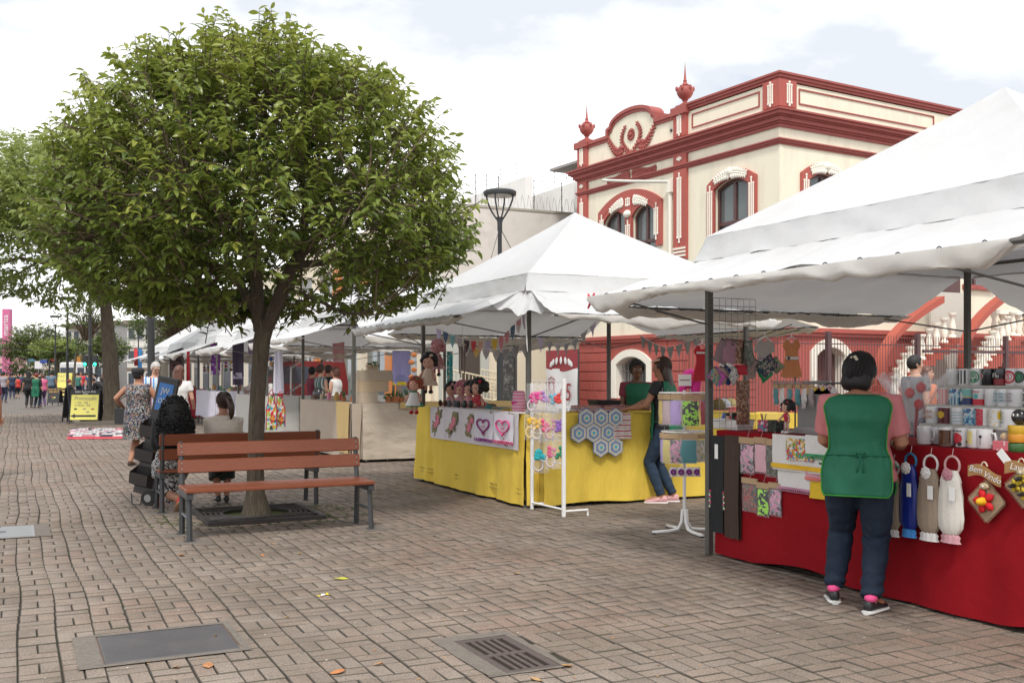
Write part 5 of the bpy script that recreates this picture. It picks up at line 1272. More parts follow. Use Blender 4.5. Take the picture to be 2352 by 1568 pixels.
        if hair == 'curly':
            rsx = random.Random(5); g.ell((0,-.03,.0),(.115,.105,.125),18,12); g.loft([[(rx_*cos(a),-.055+ry_*sin(a),z) for a in [2*pi*j/18 for j in range(18)]] for z,rx_,ry_ in ((.02,.12,.095),(-.12,.17,.10),(-.27,.19,.10),(-.40,.165,.08),(-.46,.11,.05))])
            for i in range(420):
                a = rsx.uniform(-pi*1.08,pi*.08); q0 = rsx.uniform(0,1); z = .12-.52*q0; rr_ = (.105+.10*min(1,q0*1.6))*rsx.uniform(.94,1.06)*(1 if z < .08 else .7); c0 = Vector((rr_*cos(a),-.045+rr_*.62*sin(a),z)); ph = rsx.uniform(0,6); ln = rsx.uniform(.07,.15)
                g.tube([c0+Vector((.013*cos(ph+j*1.15),.013*sin(ph+j*1.15),-ln*j/11))*1.0+Vector((cos(a),sin(a)*.6,0))*(.010*sin(j*.4)) for j in range(12)],.0062,4,cap=False)
        if vox <= .013 and hair in ('bob','bun','long','pony') :
            rq = random.Random(8)
            for i in range(150):
                a = rq.uniform(-pi*1.02,pi*.02); e_ = 1.135+rq.uniform(-.02,.035); b1 = rq.uniform(.75,1.45); b0 = {'bob':-1.0,'bun':-.5,'long':-.9,'pony':-.35}[hair]+rq.uniform(-.15,.15); P_s = []
                for j in range(8):
                    b_ = b1+(b0-b1)*j/7; aa = a+.10*sin(j*.9+i)+(.25*(j/7) if hair == 'pony' else 0)*(-1 if cos(a) > 0 else 1); P_s.append((.079*e_*cos(b_)*cos(aa),-.010+.097*e_*cos(b_)*sin(aa),.026+.100*e_*sin(b_)))
                g.tube(P_s,[.0022,.0042,.0046,.0046,.0044,.004,.0032,.0012],4,cap=False)
        if hair == 'cap':
            g.lathe([(.088,.055),(.105,.07),(.108,.10),(.09,.13),(.04,.142),(.001,.145)],20,(0,-.01,-.0),sy=1.1)
        M().add([HM@Vector(p) for p in g.v],g.f).obj('hair' if hair != 'cap' else 'hair',HAIR[hc],t,70)
    t['_'] = 0; del t['_']
    return t, HM, dict(arm=arm,leg=leg,P0=P0,N=N_)
def onhead(t, HM, m, name, mt): return M().add([HM@Vector(p) for p in m.v],m.f).obj(name,mt,t,60)
PINKT = mat('dusty_pink_jersey',(.50,.17,.18),.85,var=.08,bump=.15,bscale=220)
BLACKT = pc((.012,.012,.014)); WHITET = pc((.66,.65,.63)); MAROON = pc((.22,.03,.06)); GREYT = pc((.10,.10,.11)); NAVY = pc((.02,.03,.07))
BWR = 1.5
# 1 the customer in the green tabard, nearest the camera
A = gp(1914,1384); B = gp(2000,1409); mid = ((A[0]+B[0])/2,(A[1]+B[1])/2); hdg = radians(52)
def tol(p, mid, rz): dx,dy = p[0]-mid[0],p[1]-mid[1]; return (dx*cos(rz)+dy*sin(rz), -dx*sin(rz)+dy*cos(rz))
la, rb = tol(A,mid,-hdg), tol(B,mid,-hdg)
hero, HM, inf = person('woman seen from behind in green tabard, pink T-shirt and jeans at the red stall',(mid[0],mid[1],0),-hdg,H=1.63,w=1.30,sk='m',hair='bob',hc='black',lean=.10,hs=1.13,nk=.105,hipoff=.045,lh=(-.13,.34,1.03),rh=(.24,.30,1.05),lf=(la[0],la[1]+.03,.088),rf=(rb[0],rb[1]+.03,.088),fy=(.25,-.35),headyaw=-.45,headpitch=.30,
    top=PINKT,sleeve=.80,bottom=DENIM,shoe=mat('black_trainer',(.018,.018,.02),.45,var=.4,scale=60),sole=pc((.62,.62,.60),.5,'rubber'),apron=(GREENF,LIME,-.15),vox=.010,face=True,wr=.007,elb=(.12,-1,-.8))
q = M()
for a in range(5): q.ell((.012+.018*cos(a*1.26),-.112,.062+.014*sin(a*1.26)),(.012,.007,.010),7,5)
q.ell((-.012,-.112,.055),(.014,.006,.008),7,5); onhead(hero,HM,q,'hair_clip',pc((.55,.50,.36),.5,'plastic'))
for d in (-1,1):
    an = inf['leg'][d][1]; M().ell((an.x,an.y-.02,an.z+.01),(.042,.048,.03),12,7).obj('sock',pc((.75,.08,.25)),hero,60)
# 2 the two at the yellow stall corner
x,y,_ = atz(1459,930,13.15)
st1,HM1,_i = person('stall keeper in green apron facing out behind the yellow table',(x,y,0),-radians(26+168),H=1.68,w=1.05,sk='d',hair='bun',hc='black',lean=.10,lh=(-.05,.34,1.10),rh=(.12,.30,1.10),top=MAROON,sleeve=.5,bottom=DENIM,apron=(GREENF,GREENF,-.18),vox=.011,face=True,headyaw=-.2,headpitch=.05)
A = gp(1459,1144); B = gp(1494,1152); mid = ((A[0]+B[0])/2+.13,(A[1]+B[1])/2-.30); hdg = radians(-34)
la, rb = tol(A,mid,-hdg), tol(B,mid,-hdg)
st2,HM2,inf2 = person('long-haired woman in green tabard and pink trainers leaning on the yellow table',(mid[0],mid[1],0),-hdg,H=1.70,w=1.0,sk='m',hair='long',hc='brown',lean=.09,lh=(-.18,.42,1.10),rh=(.0,.46,1.10),lf=(-.10,.02,.085),rf=(.10,-.05,.085),fy=(.35,.30),headyaw=.2,headpitch=.05,top=BLACKT,sleeve=.45,bottom=mat('blue_jeans',(.012,.030,.060),.8,var=.35,scale=12,bump=.2,bscale=160),
    shoe=mat('pale_pink_trainer',(.62,.33,.34),.6),sole=pc((.72,.66,.64),.5,'rubber'),apron=(GREENF,GREENF,-.16),vox=.011,hipoff=0)
q = M().tube([(.075*cos(a*pi/12)*1.12,.0+.09*1.1*sin(a*pi/12),.10-.02*sin(a*pi/12)) for a in range(13)],.014,6); onhead(st2,HM2,q,'headband',pc((.72,.42,.33)))
# 3 the two on the bench
def sit(u): return onY(u,900,11.80)[0]
sw1,HM3,i3 = person('woman with a mass of curly black hair seated at the left of the rear bench',(sit(398),11.78,0),.05,H=1.58,w=1.16,sk='m',hair='curly',hc='black',pelvis=.54,lean=-.05,lh=(-.14,.30,.66),rh=(.14,.30,.66),lf=(-.08,.30,.09),rf=(.02,-.23,.15),fy=(.0,.0),top=BLACKT,sleeve=1.8,bottom=patt('white_floral_black','vor',[(.015,.015,.018),(.015,.015,.018),(.55,.54,.52),(.3,.3,.3)],70,dist=.02),kind='skirt',hem=.35,shoe=pc((.55,.03,.03),.5,'shoe'),sole=pc((.40,.25,.14),.7,'rubber'),vox=.014,knee={-1:(0,1,.6),1:(0,1,.6)})
sw2,HM4,i4 = person('woman with a ponytail in a beige knitted top seated on the rear bench',(sit(514),11.80,0),-.12,H=1.60,w=1.08,sk='m',hair='pony',hc='brown',pelvis=.55,lean=.10,lh=(-.10,.34,.68),rh=(.10,.34,.68),lf=(-.05,.26,.10),rf=(.05,.34,.09),fy=(.1,.0),headyaw=.35,headpitch=.12,top=mat('beige_knit',(.60,.53,.45),.95,var=.25,scale=70,bump=.9,bscale=110),sleeve=1.7,bottom=patt('dark_green_floral','vor',[(.012,.03,.022),(.015,.035,.025),(.10,.10,.07),(.012,.02,.02)],60,dist=.02),kind='skirt',hem=.5,shoe=BLACKP,vox=.013,knee={-1:(0,1,.6),1:(0,1,.6)},face=True)
onhead(sw2,HM4,M().ell((-.078,.0,-.035),(.006,.006,.008),7,5),'earring',pc((.6,.55,.5),.2,'pearl')); onhead(sw2,HM4,M().tube([(.026*cos(a*pi/6),-.108+.02*sin(a*pi/6),.045+.026*sin(a*pi/6)) for a in range(13)],.006,5),'hair_tie',BLACKP)
# 4 floral dress, striped shirt, white T-shirt round the cart
FLOR = patt('floral_dress_print','vor',[(.008,.009,.018),(.010,.011,.020),(.26,.25,.26),(.03,.05,.12),(.008,.009,.018),(.26,.12,.06),(.07,.11,.06),(.30,.28,.28)],62,dist=.02)
p = gp(318,1070)
fl,HM5,i5 = person('woman in a sleeveless dark floral dress seen from behind beside the cart',(p[0],p[1],0),-radians(34),H=1.60,w=1.32,sk='m',hair='crop',hc='black',lh=(-.33,.10,.98),rh=(.30,.26,.94),lf=(-.10,-.08,.085),rf=(.12,.06,.085),fy=(.1,-.2),headyaw=-.3,top=FLOR,sleeve=.01,bottom=FLOR,kind='dress',hem=.46,shoe=pc((.05,.025,.018)),vox=.013,face=True,elb=(.4,-1,-.4))
onhead(fl,HM5,M().lathe([(.084,.03),(.096,.05),(.102,.09),(.092,.125),(.05,.142),(.001,.146)],22,(0,-.012,-.0),sy=1.14),'cap',pc((.018,.018,.02)))
a = i5['arm'][-1][1]; bg_ = thing('handbag','black leather handbag hanging from the arm of the woman in the floral dress','handbag',tuple(Vector((p[0],p[1],0))+Matrix.Rotation(-radians(34),3,'Z')@Vector((a.x+.06,a.y-.02,.74))),-radians(34))
m = M().loft([[(x*.5*(.9+.1*z_),y*(.06+.02*(1-z_)),z_*.26-.05) for x,y in ((-.34,-1),(.0,-1.15),(.34,-1),(.34,1),(0,1.15),(-.34,1))] for z_ in (0,.15,.6,.9,1)]); m.obj('bag_body',mat('black_leather',(.014,.014,.015),.4,var=.3,scale=30),bg_,50); M().tube([(-.14,0,.20),(-.10,0,.36),(.0,0,.42),(.10,0,.36),(.14,0,.20)],.009,6).obj('handle',BLACKP,bg_)
STR = patt('striped_shirt','band',[(.62,.62,.62),(.10,.26,.50),(.10,.26,.50),(.62,.62,.62),(.20,.03,.07),(.06,.10,.22),(.62,.62,.62),(.30,.5,.62)],7.5,axis='x')
x,y,_ = atz(357,930,18.6)
om,HM6,i6 = person('grey-haired man in a blue, white and maroon striped shirt looking down',(x,y,0),-radians(26+160),H=1.74,w=1.12,male=True,sk='l',hair='crop',hc='grey',lean=.08,lh=(-.10,.30,1.10),rh=(.16,.30,1.12),headpitch=.42,headyaw=.35,top=STR,sleeve=.7,bottom=NAVY,vox=.012,face=True)
q = M()
for d in (-1,1): q.tube([(d*.031+.022*cos(a*pi/6),.100,.019+.016*sin(a*pi/6)) for a in range(13)],.0022,4); q.tube([(d*.053,.098,.022),(d*.078,.0,.026)],.002,4)
q.tube([(-.009,.101,.022),(.009,.101,.022)],.002,4); onhead(om,HM6,q,'glasses',METAL)
x,y,_ = atz(412,930,17.7); person('woman with long auburn hair in a white T-shirt behind the black cart board',(x,y,0),-radians(20),H=1.66,sk='l',hair='long',hc='auburn',headyaw=-.3,top=WHITET,sleeve=.5,bottom=DENIM,vox=.016,lh=(-.2,.25,1.0),rh=(.2,.2,.95))
# 5 four browsing behind the beige stall
STG = patt('green_striped_top','band',[(.10,.17,.16),(.03,.07,.08),(.42,.40,.36),(.06,.12,.13)],11,axis='x')
for u,z,v,H,lab,kw in ((718,25.2,846,1.62,'dark-haired woman half hidden at the left of the four behind the beige stall',dict(top=MAROON,hair='short')),
    (737,23.6,842,1.66,'woman in a green-striped top carrying a black rucksack behind the beige stall',dict(top=STG,sleeve=.0,hair='bun',hc='brown')),
    (755,24.6,843,1.66,'woman in a black top between the striped and the white top behind the beige stall',dict(top=BLACKT,sleeve=.8,hair='short',hc='brown')),
    (771,23.4,852,1.60,'woman in a white sleeveless top with auburn hair behind the beige stall',dict(top=WHITET,sleeve=.02,hair='bob',hc='auburn'))):
    x,y,_ = atz(u,900,z); pp,_h,_k = person(lab,(x,y,0),-radians(70 if u < 760 else -40),H=H+.08,sk='l',bottom=DENIM,vox=.02,lh=(-.15,.25,1.0),rh=(.15,.25,1.0),**kw)
    if u == 737:
        x2,y2,_ = atz(729,905,23.3); r_ = thing('rucksack','shiny black rucksack on the back of the woman in the green-striped top','rucksack',(x2,y2,1.02),-radians(70)); M().ell((0,0,0),(.15,.09,.21),14,10).obj('pack',mat('shiny_black_nylon',(.015,.015,.017),.3),r_,60); M().ell((0,-.085,-.06),(.10,.04,.09),10,8).obj('pocket',mat('shiny_black_nylon',(.015,.015,.017),.3),r_,60)
        for d in (-1,1): M().tube([(d*.09,.04,.18),(d*.10,.12,.12),(d*.10,.10,-.15)],.014,6).obj('strap',BLACKP,r_)
# 6 couple beyond the near stall
x,y,_ = atz(2102,900,13.6); person('man with cropped dark hair and a grey T-shirt beyond the cellophane bouquet',(x,y,0),-radians(100),H=1.76,male=True,sk='l',hair='crop',hc='black',headyaw=-.2,top=GREYT,sleeve=.5,bottom=DENIM,vox=.016)
x,y,_ = atz(2128,900,14.4); person('red-haired woman in an orange top standing beyond the man in grey',(x,y,0),-radians(175),H=1.62,sk='l',hair='short',hc='auburn',headyaw=.4,top=pc((.66,.20,.09)),sleeve=.3,bottom=DENIM,vox=.016,face=True)
# 7 down the street
def far(u, vf, label, H, rz, **kw):
    p = gp(u,vf); kw.setdefault('vox',.022); kw.setdefault('bottom',DENIM); return person(label,(p[0],p[1],0),rz,H=H,**kw)[0]
far(66,936,'person dressed all in black walking beside the woman in the green tabard down the street',1.70,-.2,sk='m',hair='long',hc='black',top=BLACKT,sleeve=.7,bottom=BLACKT,w=1.1)
far(84,937,'red-haired woman in a long green tabard and jeans walking away down the street',1.60,-.5,sk='l',hair='short',hc='red',top=BLACKT,sleeve=1.2,w=1.1,apron=(GREENF,GREENF,-.34))
far(99,934,'person in pink carrying a bright pink bag beside the green tabard far down the street',1.55,.3,sk='l',hair='short',hc='auburn',top=pc((.60,.12,.25)),bottom=pc((.10,.05,.15)))
far(118,919,'man in a blue-grey shirt walking away far down the street',1.72,-.3,male=True,sk='m',hair='crop',top=pc((.10,.15,.20)),w=1.2,bottom=NAVY)
far(28,916,'person in a dark blue top and jeans far down the street near the crowd',1.68,0,sk='m',hair='short',top=NAVY,bottom=NAVY)
far(41,915,'child in a red T-shirt and dark shorts far down the street',1.45,.4,sk='m',hair='short',top=pc((.55,.04,.04)),bottom=BLACKT,cuff=.45)
far(8,924,'person in a grey top at the left edge far down the street',1.7,-.4,sk='m',hair='short',top=pc((.28,.25,.28)),bottom=NAVY)
far(186,915,'man in a bright red polo shirt facing the camera far down the street',1.72,pi,male=True,sk='m',hair='crop',top=pc((.60,.03,.06)),w=1.15,face=False)
far(206,912,'man in a navy shirt standing behind the far grey signboard',1.70,2.6,male=True,sk='m',hair='crop',top=NAVY)
far(236,910,'long-haired woman in black with a yellow bag by the far lamp post',1.62,2.9,sk='m',hair='long',top=BLACKT)
far(258,910,'person in a white T-shirt and dark jeans at the far tents',1.66,.3,sk='m',hair='short',top=WHITET)
far(217,918,'person in a pale grey top and denim shorts at the far lamp post',1.6,1.2,sk='l',hair='pony',top=pc((.42,.42,.45)),cuff=.4)
p = gp(243,936); person('man in black bending far forward beside the thick trunk',(p[0],p[1],0),1.1,H=1.74,male=True,sk='m',hair='crop',lean=1.15,lh=(-.15,.75,.72),rh=(.15,.75,.72),top=BLACKT,sleeve=1.5,bottom=BLACKT,vox=.02)
bx,by = b3.location.x,b3.location.y; person('woman with red hair in black seated on the distant bench',(bx+.05,by-.1,0),-pi/2+.2,H=1.62,sk='l',hair='short',hc='red',pelvis=.55,lh=(-.3,.25,.85),rh=(.2,.3,.7),lf=(-.1,.42,.09),rf=(.1,.42,.09),top=BLACKT,sleeve=.5,bottom=pc((.02,.12,.07)),vox=.02,knee=(0,1,.6))
p = atz(-44,990,14.6); person('passer-by in a dark red shirt cut off at the left edge, one arm showing',(p[0],p[1],0),.3,H=1.74,male=True,sk='m',hair='crop',lh=(-.3,.0,.8),rh=(.30,.10,.76),top=pc((.16,.02,.04)),sleeve=.75,bottom=NAVY,vox=.012)
p = atz(549,900,33.5); person('stall keeper in a white top and black waistcoat behind the white-skirted table',(p[0],p[1],0),1.6,H=1.66,sk='m',hair='short',top=WHITET,bottom=NAVY,vox=.024)
# crowd at the end of the street: separate figures, then one far mass
proto = []
cc_ = [((.45,.08,.06),'short',False),((.05,.07,.15),'crop',True),((.5,.48,.45),'long',False),((.04,.15,.12),'crop',True),((.4,.3,.06),'short',False),((.02,.02,.02),'short',False)]
for i,(c,hr,ml) in enumerate(cc_):
    p = gp(22+i*26,902.5-i*.8); proto.append(person('distant shopper in the blurred crowd at the far end of the street',(p[0],p[1],0),random.uniform(0,6),H=1.62+.02*i,male=ml,sk='ml'[i%2],hair=hr,top=pc(c),bottom=(DENIM,BLACKT,NAVY)[i%3],vox=.035,group='distant crowd down the street',wr=0)[0])
rr = random.Random(3)
for k in range(84):
    x = rr.uniform(-4.2,5.2); y = rr.uniform(66,124)
    if camz(x,y) < 62: continue
    dup(proto[k % 6],(x,y,0),rr.uniform(0,6.28),'distant shopper in the blurred crowd at the far end of the street')
# ---------------------------------------------------------------- stall tables and their cloths
def cloth_table(label, X0, X1, Y0, Y1, h, mt, tmt=None, hem=.03, fold=.02, seed=0, pleat=0, tl=None, group='trestle tables under the stalls'):
    tb = thing('trestle_table', tl or label.replace('cloth','table'), 'table', ((X0+X1)/2,(Y0+Y1)/2,0), 0, group)
    a, b = (X1-X0)/2-.03, (Y1-Y0)/2-.03; M().box((-a,-b,h-.05),(a,b,h-.012)).obj('tabletop',WOODP,tb)
    for sx in (-1,1):
        for sy in (-1,1): M().tube([(sx*(a-.08),sy*(b-.1),0),(sx*(a-.08),sy*(b-.1),h-.05)],.018,6).obj('leg',STEEL,tb)
    m = M(); w_, d_ = X1-X0, Y1-Y0; cx, cy = (X0+X1)/2,(Y0+Y1)/2
    m.grid(lambda s,q: (-w_/2+w_*s,-d_/2+d_*q,h+.004*nz(s*4+seed,q*6,1)),8,16)
    per = 2*(w_+d_); N_ = int(per/.045); pts = []
    for i in range(N_+1):
        q = (i/N_)*per
        if q < d_: p = (-w_/2,-d_/2+q); n = (-1,0)
        elif q < d_+w_: p = (-w_/2+q-d_,d_/2); n = (0,1)
        elif q < 2*d_+w_: p = (w_/2,d_/2-(q-d_-w_)); n = (1,0)
        else: p = (w_/2-(q-2*d_-w_),-d_/2); n = (0,-1)
        pts.append((p,n,q))
    def sk(s, v):
        p,n,q = pts[int(round(s*N_))]; o = .004+fold*v*(.6+nz(q*1.7+seed,v*.8,3))+fold*.8*v*nz(q*5.5,v*1.2+seed,7)+(pleat*sin(q*40+2*nz(q*3,v,seed)) *(.4+.6*v) if pleat else 0)
        o += .010*nz(q*1.2+v*5,v*6-q*2,seed+4)*min(1,v*3)
        lift = max(0,nz(q*.9+seed,2.2,5))*.10
        return (p[0]+n[0]*o,p[1]+n[1]*o,h-(h-hem-lift)*v)
    m.grid(sk,N_,14); o = m.obj('tablecloth',mt,None,60,loc=(cx,cy,0)); tag(o,label,'tablecloth'); return o
REDC = mat('red_cotton', (.24,.003,.008),.92,var=.16,scale=2.2,bump=.6,bscale=5,bd=.02,stain=(.18,.002,.006),stscale=1.4,stamt=.6,spec=.25)
YELC = mat('yellow_cotton',(.68,.49,.075),.92,var=.14,scale=3,bump=.8,bscale=26,bd=.012,stretch=(1,1,.35),stain=(.66,.44,.05),stscale=2.5,stamt=.6,spec=.25)
BEIC = mat('beige_cotton',(.43,.36,.29),.9,var=.05,scale=6,bump=.2,bscale=200); MUST = mat('mustard_cotton',(.52,.37,.16),.9,var=.06,bump=.2,bscale=200)
LGC = mat('pale_grey_cloth',(.52,.51,.48),.9,var=.05); LILC = mat('lilac_white_cloth',(.55,.54,.62),.9,var=.05)
HR, HY, HB = 1.045, 1.062, 1.02
cloth_table('bright red cotton cloth over the nearest counter',5.245,5.98,3.0,6.80,HR,REDC,seed=2,fold=.030,hem=.02)
yc = cloth_table('yellow cloth with fringed hem over the street side doll table',5.15,5.95,10.12,13.56,HY,YELC,seed=5,fold=.06,hem=.035)
cloth_table('yellow cloth over the side table where two women stand',5.32,7.95,10.06,10.88,HY-.006,YELC,seed=9,fold=.05,hem=.03)
cloth_table('beige cloth over the street side table of the plant stall',5.15,5.95,16.72,20.24,HB,BEIC,seed=12,fold=.015,hem=.06)
cloth_table('creased beige cloth over the side table of the plant stall',5.32,8.2,16.66,17.35,HB-.004,mat('beige_sateen',(.47,.40,.32),.6,var=.05,scale=4,bump=.7,bscale=3,bd=.05,stretch=(1,1,2)),seed=15,fold=.05,hem=.05)
o = M().grid(lambda s,q: (-.012-.02*(1-q)-.012*sin(s*7+q*2)*(1-q),.82*s*(1-.30*(1-q)),-.86+.88*q),14,14).obj('cloth_panel',MUST,None,60,loc=(5.125,16.74,HB)); tag(o,'mustard cloth strip hanging over the beige table beside the corner post','cloth')
o = M().grid(lambda s,q: (2.2*s,-.02+.55*q if q > .2 else -.02-.006*nz(s*9,1),(.008 if q > .2 else .008-.10*(.2-q)/.2-.02*nz(s*3,5)*(.2-q)*5)),30,10).obj('table_runner',MUST,None,60,loc=(5.99,16.64,HB)); tag(o,'mustard runner along the top of the creased beige side table','cloth')
cloth_table('pale grey cloth over the street side table behind the trunk',5.15,5.95,23.46,26.9,1.02,LGC,seed=20,hem=.05)
cloth_table('pale grey cloth over the side table right of the trunk',5.97,8.1,23.5,24.1,1.015,LGC,seed=22,hem=.05)
cloth_table('pleated lilac white skirt cloth of the table at the fifth tent',5.15,5.95,29.96,33.44,1.04,LILC,seed=25,hem=.22,pleat=.014)
cloth_table('dark red cloth over the table at the sixth tent',5.15,5.95,36.5,40.05,1.02,pc((.30,.015,.03)),seed=28)
cloth_table('white cloth over the table at the farthest tent',5.15,5.95,43.1,46.65,1.02,LGC,seed=31)
# stitched border bands of the yellow cloth
BRD = mat('yellow_braid',(.42,.33,.06),.95,var=.4,scale=50,bump=.8,bscale=90)
for z in (.16,.21): M().tube([(-.40-.028-.010*nz(y*1.7,z), y-1.70, z+.012*nz(y*2,z,3)) for y in [i*.1 for i in range(35)]],.007,4).obj('hem_braid',BRD,yc)
for y in (-1.66,1.66): M().tube([(-.403-.022*(1-z), y, z) for z in [.08+.09*i for i in range(11)]],.007,4).obj('side_braid',BRD,yc)
# ---------------------------------------------------------------- builders for goods
def pad(w, h, th, mt, name, par, c=(0,0,0), wav=.004, n=8, m_=10):
    m = M(); f = lambda sg: (lambda s,q: (c[0]+(s-.5)*w+.01*nz(q*3,c[2]), c[1]+sg*th/2*(1-(2*s-1)**4)*(1-(2*q-1)**4)-.001*sg+wav*nz(s*4,q*5,c[0]*7+sg), c[2]+(q-.5)*h))
    m.grid(f(-1),n,m_); m.grid(lambda s,q: f(1)(1-s,q),n,m_); return m.obj(name,mt,par,70)
def sheet(w, h, mt, name, par, c=(0,0,0), amp=.008, f=9, n=14, m_=10, skew=0, taper=0):
    def g(s,q): return (c[0]+(s-.5)*w*(1-taper*q)+skew*(1-q), c[1]-amp*sin(s*f+q*1.5+c[0]*9)*(1.1-q)-amp*.6*nz(s*5,q*4,c[2]*3), c[2]+(q-.5)*h)
    m = M(); m.grid(g,n,m_); m.grid(lambda s,q: tuple(Vector(g(1-s,q))+Vector((0,.004,0))),n,m_); return m.obj(name,mt,par,70)
def lay(u0,u1,v0,v1,X):
    """place on a plane facing the street: returns centre-top location, width, height"""
    um, vm = (u0+u1)/2,(v0+v1)/2; a = onX(u0,v0,X); b = onX(u1,v0,X); t_ = onX(um,v0,X); l = onX(um,v1,X); return (X,t_[1],t_[2]), a[1]-b[1], t_[2]-l[2]
def layY(u0,u1,v0,v1,Y):
    a = onY(u0,v0,Y); b = onY(u1,v0,Y); t_ = onY((u0+u1)/2,v0,Y); l = onY((u0+u1)/2,v1,Y); return (t_[0],Y,t_[2]), b[0]-a[0], t_[2]-l[2]
CAMO = patt('camo_print','vor',[(.10,.11,.07),(.04,.045,.03),(.16,.15,.10),(.07,.05,.04)],55,dist=.04); PKC = patt('pink_bow_print','vor',[(.62,.25,.38),(.10,.08,.10),(.66,.38,.48),(.30,.28,.30)],42,dist=.03)
NEON = patt('neon_black_print','vor',[(.02,.02,.02),(.35,.75,.05),(.02,.02,.02),(.35,.75,.05)],48,dist=.03); PALEP = pc((.66,.36,.42)); LACEW = patt('lace_white','dots',[(.35,.30,.30),(.70,.68,.66)],160)
DRE = patt('red_camo','vor',[(.32,.05,.05),(.10,.11,.08),(.06,.06,.05),(.30,.10,.08)],50,dist=.04); DTEAL = pc((.02,.22,.24)); LIL = pc((.40,.28,.58)); FUCH = pc((.62,.02,.24)); WHC = pc((.68,.66,.64))
def packet(label, loc, w, h, rz, mt, group, tilt=0):
    t = thing('gift_packet',label,'packet',loc,rz,group); t.rotation_euler = (0,tilt,rz)
    M().chbox((-w/2,-.012,-.17*h),(w/2,.006,0),.002).obj('card_header',KRAFT,t); pad(w*.84,h*.74,.022,mt,'contents',t,(0,-.004,-.57*h),.003,6,8); pad(w,h*.86,.032,BAG,'clear_sleeve',t,(0,-.004,-.56*h),.002,6,8)
    M().tube([(0,0,.0),(.004,.01,.03),(0,.02,.06)],.002,4).obj('hook',STEEL,t); return t
# ---- red counter front
XR = 5.205
for u0,u1,v1,mt,lab in ((1636,1666,1222,pc((.010,.012,.014)),'long black knitted scarf with bead tassels hanging on the red cloth'),(1668,1701,1236,pc((.05,.028,.018)),'long dark brown scarf hanging beside the black one on the red cloth')):
    loc,w,h = lay(u0,u1,1000,v1,XR); t = thing('scarf',lab,'scarf',loc,STREET,'scarves hung on the red cloth'); m = M()
    m.grid(lambda s,q: ((s-.5)*w,-.014-.010*sin(s*12+q*3)-.008*nz(s*3,q*4,u0),-h*q),10,18); m.grid(lambda s,q: ((.5-s)*w,.006,-h*q),10,18); m.obj('knit',mt,t,70)
    if u0 < 1650:
        for s in (-1,1):
            for k in range(9): M().ell((s*(w/2+.004*(k%3)),-.02,-h*.58-.016*k),(.011,.011,.011),7,5).obj('bead',pc([(.6,.05,.2),(.1,.3,.1),(.65,.6,.55)][k%3]),t,180)
        M().chbox((-.018,-.030,-.19),(.026,-.027,-.07),.001).obj('price_tag',PAPER,t)
for u0,u1,v0,v1,mt,lab in ((1699,1734,1004,1089,PKC,'packet of pink bow-print fabric, upper left of the six on the red cloth'),(1733,1762,1004,1088,PALEP,'packet of pale pink ribbed fabric, upper middle of the six on the red cloth'),(1760,1792,1008,1097,CAMO,'packet of camouflage fabric, upper right of the six on the red cloth'),
    (1705,1740,1097,1176,DRE,'packet of reddish camouflage fabric, lower left of the six on the red cloth'),(1739,1768,1108,1187,NEON,'packet of neon green and black fabric on the red cloth'),(1767,1796,1108,1186,PKC,'packet of pink and grey fabric, lower right of the six on the red cloth')):
    loc,w,h = lay(u0,u1,v0,v1,XR); packet(lab,loc,w,h,STREET,mt,'packets hung on the red cloth')
FRUIT = patt('fruit_print','vor',[(.55,.05,.04),(.10,.30,.08),(.70,.55,.35),(.10,.22,.40),(.65,.62,.55),(.5,.3,.05)],55,dist=.02)
def towel(label, u0,u1,v0,v1,X, mt, edge=None, edgem=None, printbox=None, printm=None, dy=0):
    loc,w,h = lay(u0,u1,v0,v1,X-dy); t = thing('tea_towel',label,'tea towel',loc,STREET,'tea towels hung on the red cloth'); sheet(w,h,mt,'cloth',t,(0,-.006,-h/2),.006,8)
    if edge == 'band': sheet(w,h*.13,edgem,'border_band',t,(0,-.018,-h*.88),.006,8)
    if edge in ('lace','crochet'):
        m = M(); n = max(6,int(w/.022))
        for k in range(n): m.tube([(-w/2+w*(k+.5+.55*cos(a*pi/5))/n,-.012,-h-.012+.014*sin(a*pi/5)) for a in range(11)],.0035,4,cap=False)
        m.obj('crochet_edge',edgem,t); sheet(w,.018,edgem,'edge_tape',t,(0,-.014,-h),.004,8)
    if printbox: a,b,c,d = printbox; sheet(w*(b-a),h*(d-c),printm,'print',t,(w*((a+b)/2-.5),-.021,-h*(c+d)/2),.006,8)
    return t
towel('white towel with lilac lace edge, lowest behind the fruit towel',1788,1862,1052,1122,XR,WHC,'lace',pc((.45,.22,.32)),dy=.0)
towel('dusty pink towel with coral band below the green-edged towel',1852,1905,1066,1105,XR,pc((.58,.28,.33)),'band',pc((.66,.16,.13)),dy=.012)
towel('plain yellow towel lowest of the stack on the red cloth',1860,1912,1100,1146,XR,pc((.68,.45,.02)),dy=.0)
towel('white tea towel with fruit print and broad yellow stripe',1774,1896,1000,1083,XR,WHC,'band',pc((.70,.42,.02)),(.30,.80,.08,.68),FRUIT,dy=.02)
towel('white towel with green crochet edge overlapping the fruit towel',1851,1914,1000,1046,XR,WHC,'crochet',pc((.04,.30,.12)),dy=.045)
